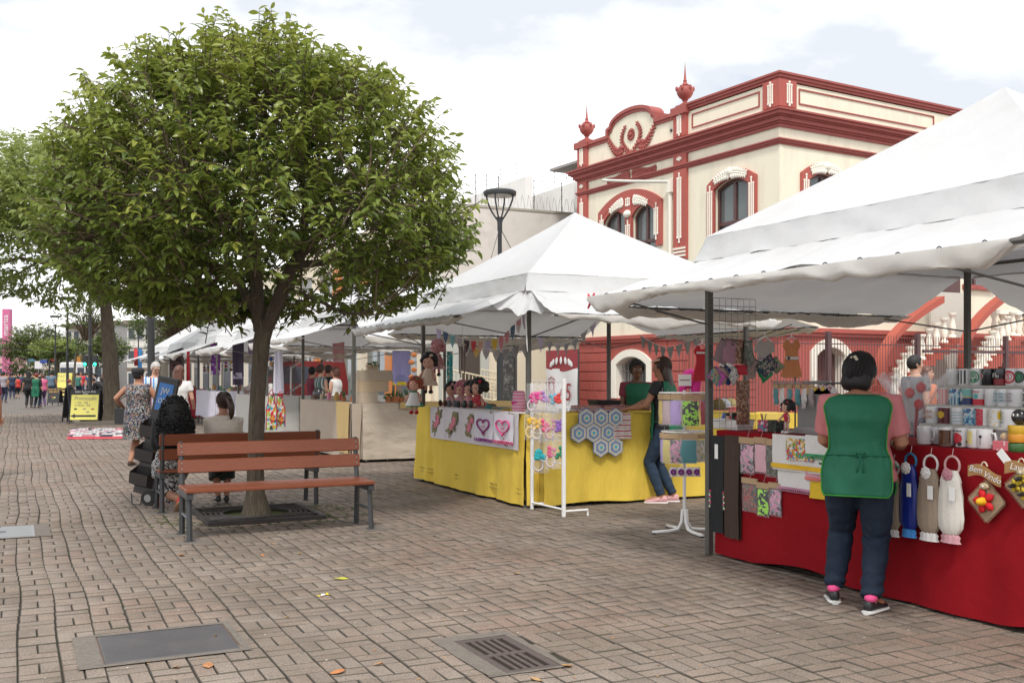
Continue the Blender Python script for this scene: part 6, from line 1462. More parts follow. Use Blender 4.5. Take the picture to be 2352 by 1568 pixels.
def bag_holder(label, u0,u1,v0,v1, body, ringm, flower, lace, X=XR):
    loc,w,h = lay(u0,u1,v0,v1,X); t = thing('bag_holder',label,'bag holder',loc,STREET,'gathered fabric bag holders on the red cloth'); r = w*.33
    M().tube([(r*cos(a*pi/10),-.02,-r+r*sin(a*pi/10)*1.05) for a in range(21)],.008,6,cap=False).obj('ring',ringm,t,180)
    z0 = -r*1.55; P = [(z0,.30),(z0-.08*h,.42),(z0-.13*h,.47),(z0-.15*h,.45),(z0-.30*h,.54),(z0-.55*h,.57),(-.82*h,.53),(-.88*h,.38),(-.905*h,.30)]
    n = 28; m = M().loft([[(w*k*cos(a)*(1+.06*sin(a*9+z*14)+.03*sin(a*17-z*20)), -.035+w*k*.42*sin(a)*(1+.12*sin(a*11+z*9)), z) for a in [2*pi*j/n for j in range(n)]] for z,k in P]); m.obj('pouch',body,t,70)
    m = M().loft([[(w*k*cos(a)*(1+.10*sin(a*12)), -.035+w*k*.40*sin(a)*(1+.10*sin(a*12)), z) for a in [2*pi*j/36 for j in range(36)]] for z,k in ((-.895*h,.30),(-.93*h,.40),(-.965*h,.36),(-h,.43))]); m.obj('lace_frill',lace,t,70)
    m = M(); zc = -r*2.0
    for k in range(8): a = k*pi/4; m.ell((.024*cos(a),-.065,zc+.024*sin(a)),(.017,.010,.017),7,5)
    for k in range(5): a = k*1.26; m.ell((.011*cos(a),-.075,zc+.011*sin(a)),(.011,.008,.011),7,5)
    m.obj('crochet_flower',flower,t,60); M().chbox((w*.18,-.085,-.50*h),(w*.44,-.082,-.34*h),.001).obj('price_tag',PAPER,t); M().tube([(0,-.02,.005),(0,-.01,.05)],.0015,4).obj('thread',PAPER,t)
TAU = patt('taupe_print','dots',[(.14,.10,.075),(.30,.235,.175)],90); CRM = patt('cream_lace_print','dots',[(.42,.40,.36),(.66,.63,.57)],120)
bag_holder('taupe bag holder mostly hidden behind the woman in the tabard',2040,2076,1060,1230,TAU,WHC,WHC,WHC)
bag_holder('royal blue satin bag holder with blue ring',2078,2116,1042,1232,mat('royal_blue_satin',(.008,.022,.20),.35,var=.2),pc((.02,.18,.35)),WHC,pc((.05,.25,.60)))
bag_holder('taupe linen bag holder with white ring and rosette',2119,2167,1046,1240,TAU,WHC,WHC,WHC)
bag_holder('cream lace bag holder with pink ring and rosette',2167,2218,1048,1245,CRM,pc((.58,.36,.35)),pc((.48,.22,.26)),pc((.55,.30,.33)))
HESS = mat('hessian',(.36,.26,.165),.95,var=.25,scale=90,bump=.8,bscale=160)
def plaque(label, word, uc, v0, u0, u1, vdc, size, petals, centre, multi=False):
    loc,w,h = lay(u0,u1,v0,v0+1,XR); t = thing('welcome_plaque',label,'hanging plaque',(loc[0],loc[1],loc[2]),STREET,'hessian plaques hung on the red cloth'); zd = -(onX(uc,v0,XR)[2]-onX(uc,vdc,XR)[2])
    m = M(); m.add([(-size,-.012,zd),(0,-.012,zd-size),(size,-.012,zd),(0,-.012,zd+size),(-size,0,zd),(0,0,zd-size),(size,0,zd),(0,0,zd+size)],[(0,1,2,3),(7,6,5,4),(0,4,5,1),(1,5,6,2),(2,6,7,3),(3,7,4,0)]); m.obj('hessian_square',HESS,t)
    m = M()
    for k in range(4):
        a,b = [(-size,0),(0,-size),(size,0),(0,size)][k],[(0,-size),(size,0),(0,size),(-size,0)][k]; nx_,nz_ = (a[0]+b[0]),(a[1]+b[1]); ln = hypot(nx_,nz_); nx_,nz_ = nx_/ln,nz_/ln
        for j in range(16): q = (j+.5)/16; x,z = a[0]+(b[0]-a[0])*q,a[1]+(b[1]-a[1])*q; m.tube([(x,-.008,zd+z),(x+nx_*.012,-.010,zd+z+nz_*.012)],.0022,4)
    tag(m.obj('frayed_edge',HESS,t),kind='stuff')
    for q in ((((0,0),),1.0),) if not multi else ((((.0,.42),(-.35,0.05),(.15,-.3)),.55),):
        for fx,fz in q[0]:
            x,z,k_ = fx*size,zd+fz*size,q[1]*size
            for k in range(5):
                a = pi/2+.3+k*2*pi/5; R = Matrix.Rotation(-a,3,'Y'); M().add([Vector((x+.36*k_*cos(a),-.03,z+.36*k_*sin(a)))+R@Vector(p) for p in M().loft([[(xx,yy*.05*k_*cos(b)*2.4,ww*k_*sin(b)) for b in [2*pi*j/8 for j in range(8)]] for xx,ww,yy in ((-.26*k_,.03,1),(-.10*k_,.19,1),(.08*k_,.20,1),(.26*k_,.01,.4))]).v],M().loft([[(0,0,0)]*8]*4).f).obj('petal',petals,t,60)
            M().ell((x,-.045,z),(.20*k_,.05,.20*k_),12,8).obj('flower_centre',centre,t,180)
    # card banner with a wave and script lettering
    bw_ = w*.86; z1 = -.075; m = M(); wave = lambda s: .018*sin((s-.1)*2*pi*.9)-.035*s
    top_ = [(-bw_/2+bw_*s,z1+.055+wave(s)) for s in [i/12 for i in range(13)]]; bot = [(-bw_/2+bw_*s,z1-.0+wave(s)-.0) for s in [i/12 for i in range(13)]]
    m.loft([[(a[0],-.030,a[1]),(a[0],-.026,a[1]),(b[0],-.026,b[1]-.012),(b[0],-.030,b[1]-.012)] for a,b in zip(top_,bot)]); m.obj('card_banner',mat('brown_card',(.36,.20,.075),.7,var=.08),t)
    wds = word.split(' '); n = len(wds)
    for i,wd in enumerate(wds): s = (i+.5)/n; text(wd,.055,WHC,t,(-bw_/2+bw_*s,-.033,z1+.022+wave(s)),name='lettering',tilt=-.12-.2*i,shear=.25,ext=.001,sx=.95)
    M().tube([(-.022,-.028,z1+.05),(-.012,-.028,-.005),(.0,-.028,.0),(.012,-.028,-.005),(.022,-.028,z1+.05)],.005,5).obj('hanging_loop',pc((.62,.54,.38)),t); M().ell((0,-.03,zd+size*.72),(.035,.012,.02),8,6).obj('raffia_bow',pc((.45,.36,.22)),t); M().ell((0,-.042,zd+size*.72),(.008,.006,.008),7,5).obj('pearl',WHC,t)
REDF = pc((.55,.006,.012)); YELF = pc((.75,.42,.01)); GOLDF = pc((.50,.36,.02))
plaque('hessian diamond plaque with a red felt flower and a Bem Vindo banner','Bem Vindo',2266,1060,2224,2312,1150,.125,REDF,YELF)
plaque('hessian diamond plaque with small yellow flowers at the right frame edge','Lavabo',2352,1052,2308,2400,1118,.12,GOLDF,BLACKP,True)
loc,w,h = lay(2278,2310,1036,1060,XR-.02); t = thing('price_card','white price card pinned at the edge of the red cloth by the mugs','price card',loc,STREET); t.rotation_euler = (0,-.75,STREET); M().chbox((-.02,-.004,-.11),(.03,-.001,0),.001).obj('card',PAPER,t)
# ---- mugs on stepped shelves
SHW = mat('white_shelf',(.50,.48,.44),.6,var=.05)
shelf = thing('mug_shelf','white stepped shelf unit loaded with printed mugs on the red counter','shelf',(5.3,4.4,HR))
rows = [(5.38,HR+.004),(5.56,1.178),(5.71,1.302),(5.86,1.434)]
for (X,z),(ua) in zip(rows[1:],(2128,2143,2172)):
    ya = onX(ua,930,X)[1]; M().chbox((X-5.3-.075,3.2-4.4,z-HR-.018),(X-5.3+.075,ya-4.4,z-HR-.001),.002).obj('shelf_board',SHW,shelf); M().box((X-5.3+.06,3.2-4.4,.002),(X-5.3+.072,ya-4.4-.01,z-HR-.02)).obj('riser',SHW,shelf)
BODY = mat('white_ceramic',(.72,.72,.73),.18,var=.02,coat=.4); CBLK = mat('black_ceramic',(.02,.02,.022),.2,coat=.4)
def mug(label, u, row, body, prints, handle=0, k=1.0):
    X,z = rows[row]; p = onX(u,950,X); r = .047*k; h = .118*k if row == 0 else .112*k
    t = thing('mug',label,'mug',(X,p[1],z),STREET,'printed mugs on the stepped shelf')
    M().lathe([(.001,.0),(r*.92,.0),(r,.006),(r,h-.003),(r*.985,h),(r*.93,h-.002),(r*.92,.010),(.001,.008)],22).obj('mug_body',body,t,50)
    if handle:
        a = handle; M().tube([(a*r*.95,0,h*.80),(a*(r+.024),0,h*.80),(a*(r+.034),0,h*.55),(a*(r+.024),0,h*.27),(a*r*.95,0,h*.22)],.0075,7).obj('handle',body,t,180)
    for pr in prints:
        kind = pr[0]
        if kind == 'wrap':
            _,mt,a0,a1,q0,q1 = pr; rr_ = r+.0008; M().grid(lambda s,q: (rr_*sin(a0+(a1-a0)*s),-rr_*cos(a0+(a1-a0)*s),h*(q0+(q1-q0)*q)),14,3).obj('print',mt,t,180)
        elif kind == 'disc':
            _,mt,rad,a,q = pr; rr_ = r+.0016; m = M(); n = 18; P = [(rr_*sin(a+rad/r*cc*cos(b)),-rr_*cos(a+rad/r*cc*cos(b)),h*q+rad*cc*sin(b)) for cc in (.02,.5,1) for b in [2*pi*j/n for j in range(n)]]; F_ = [(i*n+j,i*n+(j+1)%n,(i+1)*n+(j+1)%n,(i+1)*n+j) for i in range(2) for j in range(n)]; m.add(P,F_).obj('emblem',mt,t,180)
        elif kind == 'text':
            _,wd,mt,sz,a,q = pr; rr_ = r+.0035; text(wd,sz,mt,t,(rr_*sin(a),-rr_*cos(a),h*q),rz=a,name='lettering',ext=.0006)
    return t
mm = lambda c,r=.35: pc(c,r,'print')
K,Wp,R_,G_,B_,Y_ = mm((.02,.02,.02)),mm((.7,.7,.7)),mm((.55,.02,.04)),mm((.03,.22,.10)),mm((.03,.10,.30)),mm((.68,.45,.03))
SBW = patt('mug_black_white_stripes','band',[(.02,.02,.02),(.7,.7,.7)],45,.3); BLP = patt('mug_blue_print','vor',[(.05,.20,.35),(.6,.6,.6),(.03,.10,.25),(.3,.5,.6)],70,.3); RDT = patt('mug_red_dots','dots',[(.7,.55,.5),(.50,.02,.05)],120,.3); PKS = patt('mug_pink_stripes','band',[(.6,.25,.25),(.66,.5,.48)],60,.3); BST = patt('mug_blue_stripes','band',[(.03,.12,.25),(.6,.6,.6),(.1,.3,.4)],50,.3); CON = patt('mug_confetti','vor',[(.7,.7,.7),(.68,.68,.68),(.7,.5,.2),(.69,.69,.69),(.6,.65,.7)],150,.3); TXTP = patt('mug_text_rows','band',[(.7,.7,.7),(.15,.35,.45),(.7,.7,.7),(.7,.7,.7)],55,.3,axis='z')
wrap = lambda m_,a0=-1.25,a1=1.25,q0=.03,q1=.97: ('wrap',m_,a0,a1,q0,q1)
MUGS = [(2189,3,'plain white mug at the left end of the top shelf',BODY,[],0),(2217,3,'mug with a black crest and black-white stripes on the top shelf',BODY,[wrap(SBW,-.55,.95,.08,.92),('disc',K,.022,-.7,.5)],0),(2246,3,'white mug with a round green crest on the top shelf',BODY,[('disc',G_,.042,0,.5),('disc',mm((.55,.6,.55)),.033,0,.5),('disc',G_,.016,0,.62),('disc',G_,.012,-.3,.32),('disc',G_,.012,.3,.32)],0),
 (2271,3,'black mug with a small pale crest on the top shelf',CBLK,[('disc',mm((.4,.3,.3)),.020,-.5,.55),('disc',R_,.011,-.5,.55)],0),(2300,3,'black and dark red mug with pale script on the top shelf',CBLK,[wrap(mm((.25,.02,.03)),-1.2,1.2,.03,.40),('text','Flu',Wp,.045,-.1,.58)],0),(2327,3,'red and white crest mug on the top shelf',BODY,[('disc',R_,.044,0,.5),('disc',Wp,.030,.05,.5),('text','S',R_,.05,.05,.5)],0),(2350,3,'mug with a dark green crest at the frame edge of the top shelf',BODY,[('disc',K,.04,0,.5),('disc',G_,.03,0,.5)],0),
 (2169,2,'pink striped mug with a white oval at the left of the second shelf',BODY,[wrap(PKS),('disc',Wp,.030,-.75,.5)],0),(2197,2,'blue patterned mug with striped foot on the second shelf',BODY,[wrap(BLP,q0=.45),wrap(BST,q0=.03,q1=.44),('disc',Wp,.028,-.8,.5)],0),(2224,2,'teal and navy mug with a white oval on the second shelf',BODY,[wrap(mm((.18,.42,.40)),q0=.5),wrap(mm((.02,.04,.15)),q1=.44),wrap(Y_,q0=.445,q1=.495),('disc',Wp,.034,-.8,.5)],0),
 (2252,2,'white mug with red foot and teal blob on the second shelf',BODY,[wrap(R_,q1=.38),('disc',mm((.1,.4,.42)),.018,0,.55),('text','amor',R_,.030,0,.82)],0),(2279,2,'white mug with tiny dark text on the second shelf',BODY,[('text','tudo\nbem',K,.014,-.7,.55)],0),(2307,2,'white mug with blue lines of lettering on the second shelf',BODY,[('text','RELAXA\nE TOMA\nUM CAFE',mm((.10,.35,.45)),.022,-.1,.52)],0),(2332,2,'white mug with grey and red lines of lettering on the second shelf',BODY,[('text','EUFO\nSOU\nASSIM',mm((.3,.25,.3)),.022,-.2,.52)],1),
 (2143,1,'white mug with colourful block lettering at the left of the third shelf',BODY,[('text','VIDA\nBOA',mm((.45,.2,.1)),.034,0,.55)],0),(2172,1,'dark maroon mug with yellow MÃE lettering on the third shelf',BODY,[wrap(mm((.10,.01,.02))),('disc',Y_,.024,.0,.55),('text','MÃE',Y_,.040,-.05,.56)],0),(2202,1,'white mug with thin pale lines on the third shelf',BODY,[wrap(TXTP,-.5,1.1,.2,.8)],0),(2230,1,'blue tile-print mug on the third shelf',BODY,[wrap(BLP,-.6,1.3)],0),(2259,1,'red dotted mug with white sides on the third shelf',BODY,[wrap(RDT,-.55,.6)],0),(2289,1,'white confetti mug with yellow squares on the third shelf',BODY,[wrap(CON),wrap(Y_,-1.1,-.7,.4,.85),wrap(Y_,.75,1.2,.4,.85)],0),(2318,1,'white mug with rows of small green text on the third shelf',BODY,[('text','bom\ndia\ncafe\namor',mm((.25,.35,.2)),.020,-.4,.55)],1),
 (2124,0,'white mug with grey text and a handle at the left of the front row',BODY,[wrap(TXTP,-.9,-.1,.3,.85)],1),(2174,0,'brown photo-print mug in the front row',BODY,[wrap(patt('mug_brown','noise',[(.03,.015,.01),(.12,.05,.025),(.25,.15,.09)],30,.3),q1=.86)],0),(2210,0,'white mug with big red flower print in the front row',BODY,[('disc',R_,.036,-.1,.45),('disc',K,.014,-.45,.16),('disc',K,.014,.35,.16),('text','felicidade',K,.02,0,.86)],0),(2240,0,'white mug with yellow corner and a handle in the front row',BODY,[wrap(mm((.7,.62,.25)),-.9,.3,.2,.9),('text','NOSSA',K,.016,-.75,.3)],1),(2262,0,'white mug with a dark figure and handle, right in the front row',BODY,[('disc',K,.010,.1,.62),wrap(K,.05,.14,.2,.55)],1)]
for u,row,lab,body,prints,hd_ in MUGS: mug(lab,u,row,body,prints,hd_)
for u,lab in ((2150,'white mug half hidden behind the brown one'),(2190,'white mug half hidden behind the red-flower mug'),(2227,'white mug half hidden behind the yellow-corner mug')):
    p = onX(u,1000,5.47); rows.append((5.47,HR+.004)); mug(lab,u,len(rows)-1,BODY,[],0)
# gift box, smiling tins
p = onX(2308,1020,5.33); t = thing('gift_box','pink polka-dot gift box with a clear dome beside the mugs','gift box',(5.33,p[1],HR+.004),STREET); M().chbox((-.055,-.04,0),(.055,.04,.058),.003).obj('box',patt('pink_polka','dots',[(.75,.7,.7),(.60,.14,.17)],38,.5),t); M().loft([[(x*.05*k,y*.036*k,z) for x,y in ((-1,-1),(1,-1),(1,1),(-1,1))] for z,k in ((.058,1),(.11,.9),(.15,.35))]).obj('clear_dome',BAG,t); M().ell((0,0,.085),(.03,.022,.022),8,6).obj('sweets',pc((.55,.4,.2)),t)
p = onX(2340,1020,5.34); t = thing('tin_stack','stack of green, yellow and black round tins at the frame edge','tins',(5.34,p[1],HR+.004),STREET)
for z,c in ((0,(.04,.12,.03)),(.055,(.60,.25,.02)),(.105,(.55,.33,.02))): M().lathe([(.001,z),(.058,z),(.06,z+.004),(.06,z+.046),(.058,z+.05),(.001,z+.05)],20).obj('tin',pc(c,.35,'tin'),t,50)
M().ell((0,-.0,.205),(.047,.03,.047),14,9).obj('black_face',CBLK,t,180)
for s in (-1,1): M().ell((s*.014,-.029,.217),(.006,.003,.009),7,5).obj('eye',PAPER,t)
# cellophane bouquet
p = onX(2102,960,5.75); t = thing('bouquet','red heart bouquet wrapped in crinkled clear cellophane','bouquet',(5.75,p[1],HR+.03),STREET)
n = 40; m = M().loft([[(r*cos(a)*(1+w*nz(cos(a)*3,sin(a)*3,z*5)+w*.5*sin(a*11)), r*sin(a)*(1+w*.5*sin(a*13)), z+w*.08*sin(a*7)) for a in [2*pi*j/n for j in range(n)]] for z,r,w in ((.0,.035,.1),(.10,.045,.25),(.2,.10,.3),(.32,.17,.35),(.42,.22,.45))],cap=False); m.obj('cellophane',mat('cellophane',(.85,.85,.88),.08,var=.02,alpha=.22),t,40)
for x,z in ((.05,.22),(-.03,.30),(.07,.34)): M().ell((x,-.02,z),(.04,.025,.038),10,7).obj('red_heart',REDF,t,180); 
M().tube([(0,0,0),(.02,0,.2)],.012,6).obj('stem',pc((.4,.02,.03)),t)
# ---- left end of the red counter
GRID = mat('grid_wire',(.20,.20,.19),.4,metal=.5)
loc,w,h = layY(1622,1739,640,955,6.62); gx = loc[0]; t = thing('wire_grid','upright wire grid panel hung with pouches beside the near post','wire grid',(gx,6.62,1.07)); w_,h_ = .50,1.06
for k in range(9): M().tube([(-w_/2+w_*k/8,0,0),(-w_/2+w_*k/8,0,h_)],.0022,4).obj('wire',GRID,t)
for k in range(18): M().tube([(-w_/2,0,h_*k/17),(w_/2,0,h_*k/17)],.0022,4).obj('wire',GRID,t)
def pouch(label, u, v, w, h, tilt, mt, Y=6.56, zip_=True):
    p = onY(u,v,Y); t = thing('zip_pouch',label,'pouch',p,0,'zip pouches hung on the wire grid'); t.rotation_euler = (random.uniform(-.2,.2),tilt,random.uniform(-.5,.5))
    pad(w,h,.026,mt,'pouch_body',t,(0,0,-h/2)); M().tube([(-w/2,-.003,-.012),(w/2,-.003,-.012)],.004,5).obj('zip',BLACKP if zip_ else PAPER,t); M().tube([(-.0,0,0),(0,.0,.03),(.01,.02,.045)],.002,4).obj('hook',STEEL,t)
FLN = patt('navy_floral','vor',[(.012,.025,.06),(.012,.025,.06),(.014,.03,.06),(.22,.12,.12),(.10,.16,.10),(.30,.27,.22)],75,dist=.015); FLG = patt('grey_green_floral','vor',[(.10,.12,.10),(.20,.21,.18),(.06,.08,.06),(.26,.24,.22)],80); FLB = patt('brown_floral','vor',[(.20,.08,.05),(.30,.16,.10),(.12,.05,.04),(.34,.24,.16)],70); DOTP = patt('dusty_dots','dots',[(.05,.04,.04),(.30,.22,.20)],50)
for u,v,w,h,ti,mt,lab in ((1672,782,.12,.20,.45,pc((.20,.14,.15)),'mauve pouch at the left of the upper bunch on the wire grid'),(1681,780,.12,.20,.30,pc((.30,.16,.20)),'dusty pink pouch in the upper bunch on the wire grid'),(1692,779,.11,.20,.18,FLB,'brown floral pouch in the upper bunch on the wire grid'),(1704,780,.10,.20,.02,pc((.12,.10,.06)),'dark olive pouch in the upper bunch on the wire grid'),(1718,782,.12,.20,-.10,FLG,'grey-green floral pouch at the right of the upper bunch'),
    (1650,852,.13,.11,.75,patt('teal_pattern','vor',[(.06,.25,.24),(.35,.15,.10),(.10,.35,.32),(.4,.3,.2)],60),'teal patterned pouch in the lower left bunch'),(1658,852,.13,.11,.72,pc((.45,.10,.35)),'magenta pouch in the lower left bunch'),(1668,850,.13,.11,.70,pc((.36,.24,.20)),'tan pouch in the lower left bunch'),(1680,848,.13,.12,.68,pc((.012,.03,.12)),'navy pouch in the lower left bunch'),(1693,850,.13,.12,.66,patt('white_grey_pattern','vor',[(.5,.48,.46),(.3,.3,.3),(.6,.58,.55)],60),'white patterned pouch in the lower left bunch'),
    (1702,838,.10,.08,0,pc((.40,.015,.03)),'small red pouch in the middle of the wire grid'),(1733,822,.13,.17,.45,DOTP,'dusty pouch with dark dots left of the navy floral one'),(1747,832,.13,.17,-.60,pc((.02,.28,.10)),'green pouch behind the navy floral one'),(1752,826,.17,.13,-.66,FLN,'navy floral pouch, largest on the wire grid'),(1772,826,.10,.12,-.7,pc((.22,.24,.14)),'olive pouch behind the navy floral one')):
    pouch(lab,u,v,w,h,ti,mt,6.50 if mt is FLN else 6.56)
p = onY(1706,868,6.6); t = thing('long_bag','long speckled brown fabric tube hanging at the wire grid foot','fabric tube',p,0); pad(.13,.36,.05,FLB,'cloth',t,(.0,0,-.2))
# lace basket with small dolls, box, doll, rotating stand, magazines
p = onX(1684,975,5.42); t = thing('lace_basket','white lace-patterned basket filled with small coloured knitted toys','basket',(5.42,p[1],HR+.004),STREET); m = M().loft([[(x*.17*k,y*.09*k,z) for x,y in ((-1,-1),(1,-1),(1,1),(-1,1))] for z,k in ((0,.9),(.085,1),(.085,.95),(.01,.86))]); m.obj('basket_wall',LACEW,t); M().chbox((-.06,-.105,.06),(.02,-.10,.09),.001).obj('price_tag',PAPER,t)
rp_ = random.Random(4)
for k in range(16):
    c = rp_.choice([(.15,.3,.6),(.55,.03,.05),(.65,.6,.55),(.03,.03,.04),(.5,.35,.5),(.6,.4,.3),(.1,.1,.3)]); x,y = rp_.uniform(-.14,.14),rp_.uniform(-.06,.06); tt = thing('knitted_toy','small knitted toy among many in the white lace basket','toy',tuple(Vector((5.42,p[1],HR+.085))+Vector((y,-x,0))),rp_.uniform(0,6),'knitted toys in the lace basket')
    M().ell((0,0,.005),(.026,.022,.03),8,6).obj('toy_body',pc(c),tt,180); M().ell((0,0,.040),(.018,.018,.018),8,6).obj('toy_head',pc(rp_.choice([(.6,.4,.3),(.02,.02,.02),(.1,.2,.45)])),tt,180)
p = onX(1754,985,5.45); t = thing('trinket_tin','small red and white trinket tin between the lace basket and clear boxes','tin',(5.45,p[1],HR+.004),STREET); M().lathe([(.001,0),(.05,0),(.05,.09),(.045,.09),(.045,.01),(.001,.01)],16).obj('tin_wall',patt('tin_pattern','vor',[(.6,.05,.1),(.65,.6,.6),(.6,.05,.1),(.1,.2,.3)],50),t,40)
for k in range(4): M().tube([(0,0,.05),(.03*cos(k*1.7),.03*sin(k*1.7),.14)],.004,5).obj('stick',pc([(.1,.1,.1),(.6,.3,.05),(.5,.05,.1),(.05,.2,.1)][k]),t)
p = onX(1779,980,5.5); t = thing('patterned_box','dark patterned box with a clear lidded tray on the red counter','box',(5.5,p[1],HR+.004),STREET); M().chbox((-.07,-.05,0),(.07,.05,.09),.003).obj('box',patt('dark_pattern','vor',[(.03,.04,.03),(.08,.09,.07),(.02,.02,.02)],70),t); M().chbox((-.09,-.06,.095),(.09,.06,.16),.003).obj('clear_tray',BAG,t)
p = onX(1812,990,5.5); t = thing('rotating_stand','grey rotating display stand hung with carded hair clips on the red counter','display stand',(5.58,p[1],HR+.004),STREET+.2); GRYP = mat('grey_panel',(.27,.26,.25),.6)
M().chbox((.02,-.02,.0),(.20,.14,.30),.003).obj('core_panel',GRYP,t); M().lathe([(.001,0),(.19,0),(.19,.012),(.001,.014)],24,(.05,.05,0)).obj('base',GRYP,t); M().tube([(0,-.02,0),(0,-.02,.44)],.007,6).obj('pole',BLACKP,t)
for dz,dx in ((.40,.22),(.385,.20)): M().tube([(-dx,-.04,dz),(dx+.08,-.02,dz+.005)],.006,6).obj('arm',STEEL,t)
for k in range(11):
    x = -.20+.042*k; tt = packet('carded hair clip hanging with many on the grey rotating stand',tuple(t.matrix_basis @ Vector((x,-.05-.02*(k%2),.385))) if False else tuple(Vector((5.58,p[1],HR))+Vector((-.05-.02*(k%2),-x,.385))),.05,.15+.05*((k*7)%3)/2,STREET+.3*((k*5)%3-1),[PALEP,DTEAL,WHC,LACEW,pc((.3,.25,.24)),DTEAL][k%6],'carded clips on the rotating stand')
def doll(label, loc, rz, k, hairm, dress, skinm=None, seated=False, shoem=BLACKP, hairst='curly', limbs=True, pants=None, group='handmade cloth dolls', apron=None):
    t = thing('doll',label,'doll',loc,rz,group); sk_ = skinm or pc((.58,.32,.24)); zb = .0
    hip = .20 if not seated else .03
    M().ell((0,0,(hip+.20)*k),(.075*k,.07*k,.085*k),14,10).obj('head',sk_,t,180)
    for s in (-1,1): M().ell((s*.028*k,-.066*k,(hip+.205)*k),(.008*k,.004*k,.010*k),7,5).obj('eye',BLACKP,t)
    if hairst:
        m = M(); rr_ = random.Random(int(k*1000)+len(label))
        for i in range(46):
            a = rr_.uniform(0,2*pi); b = rr_.uniform(-.5,1.4); d = Vector((cos(a)*cos(b),sin(a)*cos(b)+.25,sin(b)))
            if d.y < -.45 and d.z < .55: continue
            m.ell(Vector((0,.012*k,(hip+.215)*k))+d*.090*k,(.040*k,.038*k,.038*k),7,5)
        m.obj('hair',hairm,t,180)
        M().ell((.05*k,-.03*k,(hip+.285)*k),(.03*k,.015*k,.022*k),7,5).obj('bow',dress,t,180)
    if not pants:
        n = 20; zt = (hip+.125)*k; zl = (hip-.10)*k if not seated else .0
        M().loft([[(r*k*cos(a)*(1+.07*q*sin(a*9)),r*k*sin(a)*(1+.07*q*sin(a*9)),zt+(zl-zt)*q) for a in [2*pi*j/n for j in range(n)]] for q,r in ((0,.035),(.15,.055),(.5,.085),(1,.125))]).obj('dress',dress,t,70)
        if apron: M().loft([[(r*k*cos(a),r*k*sin(a)-.012*k,zt+(zl-zt)*q) for a in [pi*1.1+.8*pi*j/9 for j in range(10)]] for q,r in ((.1,.052),(.5,.088),(.92,.125))],cap=False,closed=False).obj('doll_apron',apron,t,70)
    else: M().ell((0,0,(hip+.06)*k),(.05*k,.04*k,.08*k),12,8).obj('blouse',dress,t,180)
    for s in (-1,1):
        M().tube([(s*.045*k,0,(hip+.10)*k),(s*.10*k,-.03*k,(hip+.03)*k),(s*.115*k,-.06*k,(hip-.02)*k if not seated else .03*k)],[.018*k,.016*k,.02*k],8).obj('arm',sk_,t,180)
        if seated: L0 = [(s*.035*k,-.05*k,.035*k),(s*.045*k,-.17*k,.035*k)]; sh_ = (s*.045*k,-.19*k,.05*k); sr = (.032*k,.028*k,.048*k)
        else: L0 = [(s*.03*k,0,hip*k),(s*.035*k,0,.03*k)]; sh_ = (s*.04*k,-.02*k,.02*k); sr = (.030*k,.048*k,.024*k)
        M().tube(L0,.02*k,8).obj('leg',pants or sk_,t,180); M().ell(sh_,sr,9,7).obj('shoe',shoem,t,180)
    return t
p = onX(1806,985,5.36); doll('slim doll in red and white striped trousers standing on the red counter',(5.36,p[1],HR+.004),STREET,.50,HAIR['black'],pc((.45,.02,.05)),pants=patt('red_white_trouser','band',[(.40,.02,.05),(.6,.58,.56),(.03,.02,.02)],60),hairst='curly',shoem=WHC)
p = onX(1862,985,5.5); t = thing('magazine_stack','flat stack of grey sleeves lying on the red counter','stack',(5.55,p[1],HR+.004),STREET)
for k in range(5): M().cb((.01*nz(k,3),.01*nz(k,7),.006+.010*k),(.26,.20,.008),rz=.05*nz(k,1)).obj('sleeve',pc((.28+.02*k,.27+.02*k,.26+.02*k),.4,'sleeve'),t)
# baby clothes hung beyond the counter
def garment(label, u, v, Y, k, poly, mt, parts=(), hanger=True, group='baby clothes on hangers'):
    p = onY(u,v,Y); t = thing('baby_garment',label,'baby clothes',p,0,group); m = M(); P = [(x*k,z*k) for x,z in poly]
    m.prism(P,-.008,.008); m.obj('cloth',mt,t)
    for nm,pp,m2 in parts: M().prism([(x*k,z*k) for x,z in pp],-.013,-.009).obj(nm,m2,t)
    if hanger:
        m = M().tube([(-.13*k,0,-.05*k),(0,0,.02*k),(.13*k,0,-.05*k)],.006,5); m.tube([(0,0,.02*k),(0,0,.06*k),(.02*k,0,.085*k),(.035*k,0,.06*k)],.004,5); m.obj('hanger',WHITEM,t)
    return t
TS = [(-.06,-.02),(-.16,-.08),(-.20,-.20),(-.13,-.22),(-.13,-.32),(-.16,-.52),(.16,-.52),(.13,-.32),(.13,-.22),(.20,-.20),(.16,-.08),(.06,-.02),(.03,-.06),(-.03,-.06)]
garment('grey baby T-shirt and white shorts hanging on the grid top',1756,776,7.4,.62,TS,pc((.40,.36,.33)),[('waistband',[(-.135,-.30),(.135,-.30),(.135,-.33),(-.135,-.33)],pc((.3,.2,.25))),('shorts',[(-.13,-.33),(-.17,-.53),(.17,-.53),(.13,-.33)],WHC)])
DR_ = [(-.07,-.02),(-.12,-.03),(-.16,-.12),(-.11,-.18),(-.11,-.28),(-.19,-.55),(-.10,-.58),(0,-.57),(.10,-.58),(.19,-.55),(.11,-.28),(.11,-.18),(.16,-.12),(.12,-.03),(.07,-.02),(.04,-.08),(-.04,-.08)]
garment('orange crocheted baby dress with white waistband',1818,776,7.4,.66,DR_,mat('orange_crochet',(.62,.25,.10),.95,var=.15,scale=60,bump=.8,bscale=80),[('waistband',[(-.112,-.27),(.112,-.27),(.114,-.31),(-.114,-.31)],WHC),('bow',[(-.09,-.26),(-.05,-.26),(-.05,-.32),(-.09,-.32)],pc((.3,.3,.32)))])
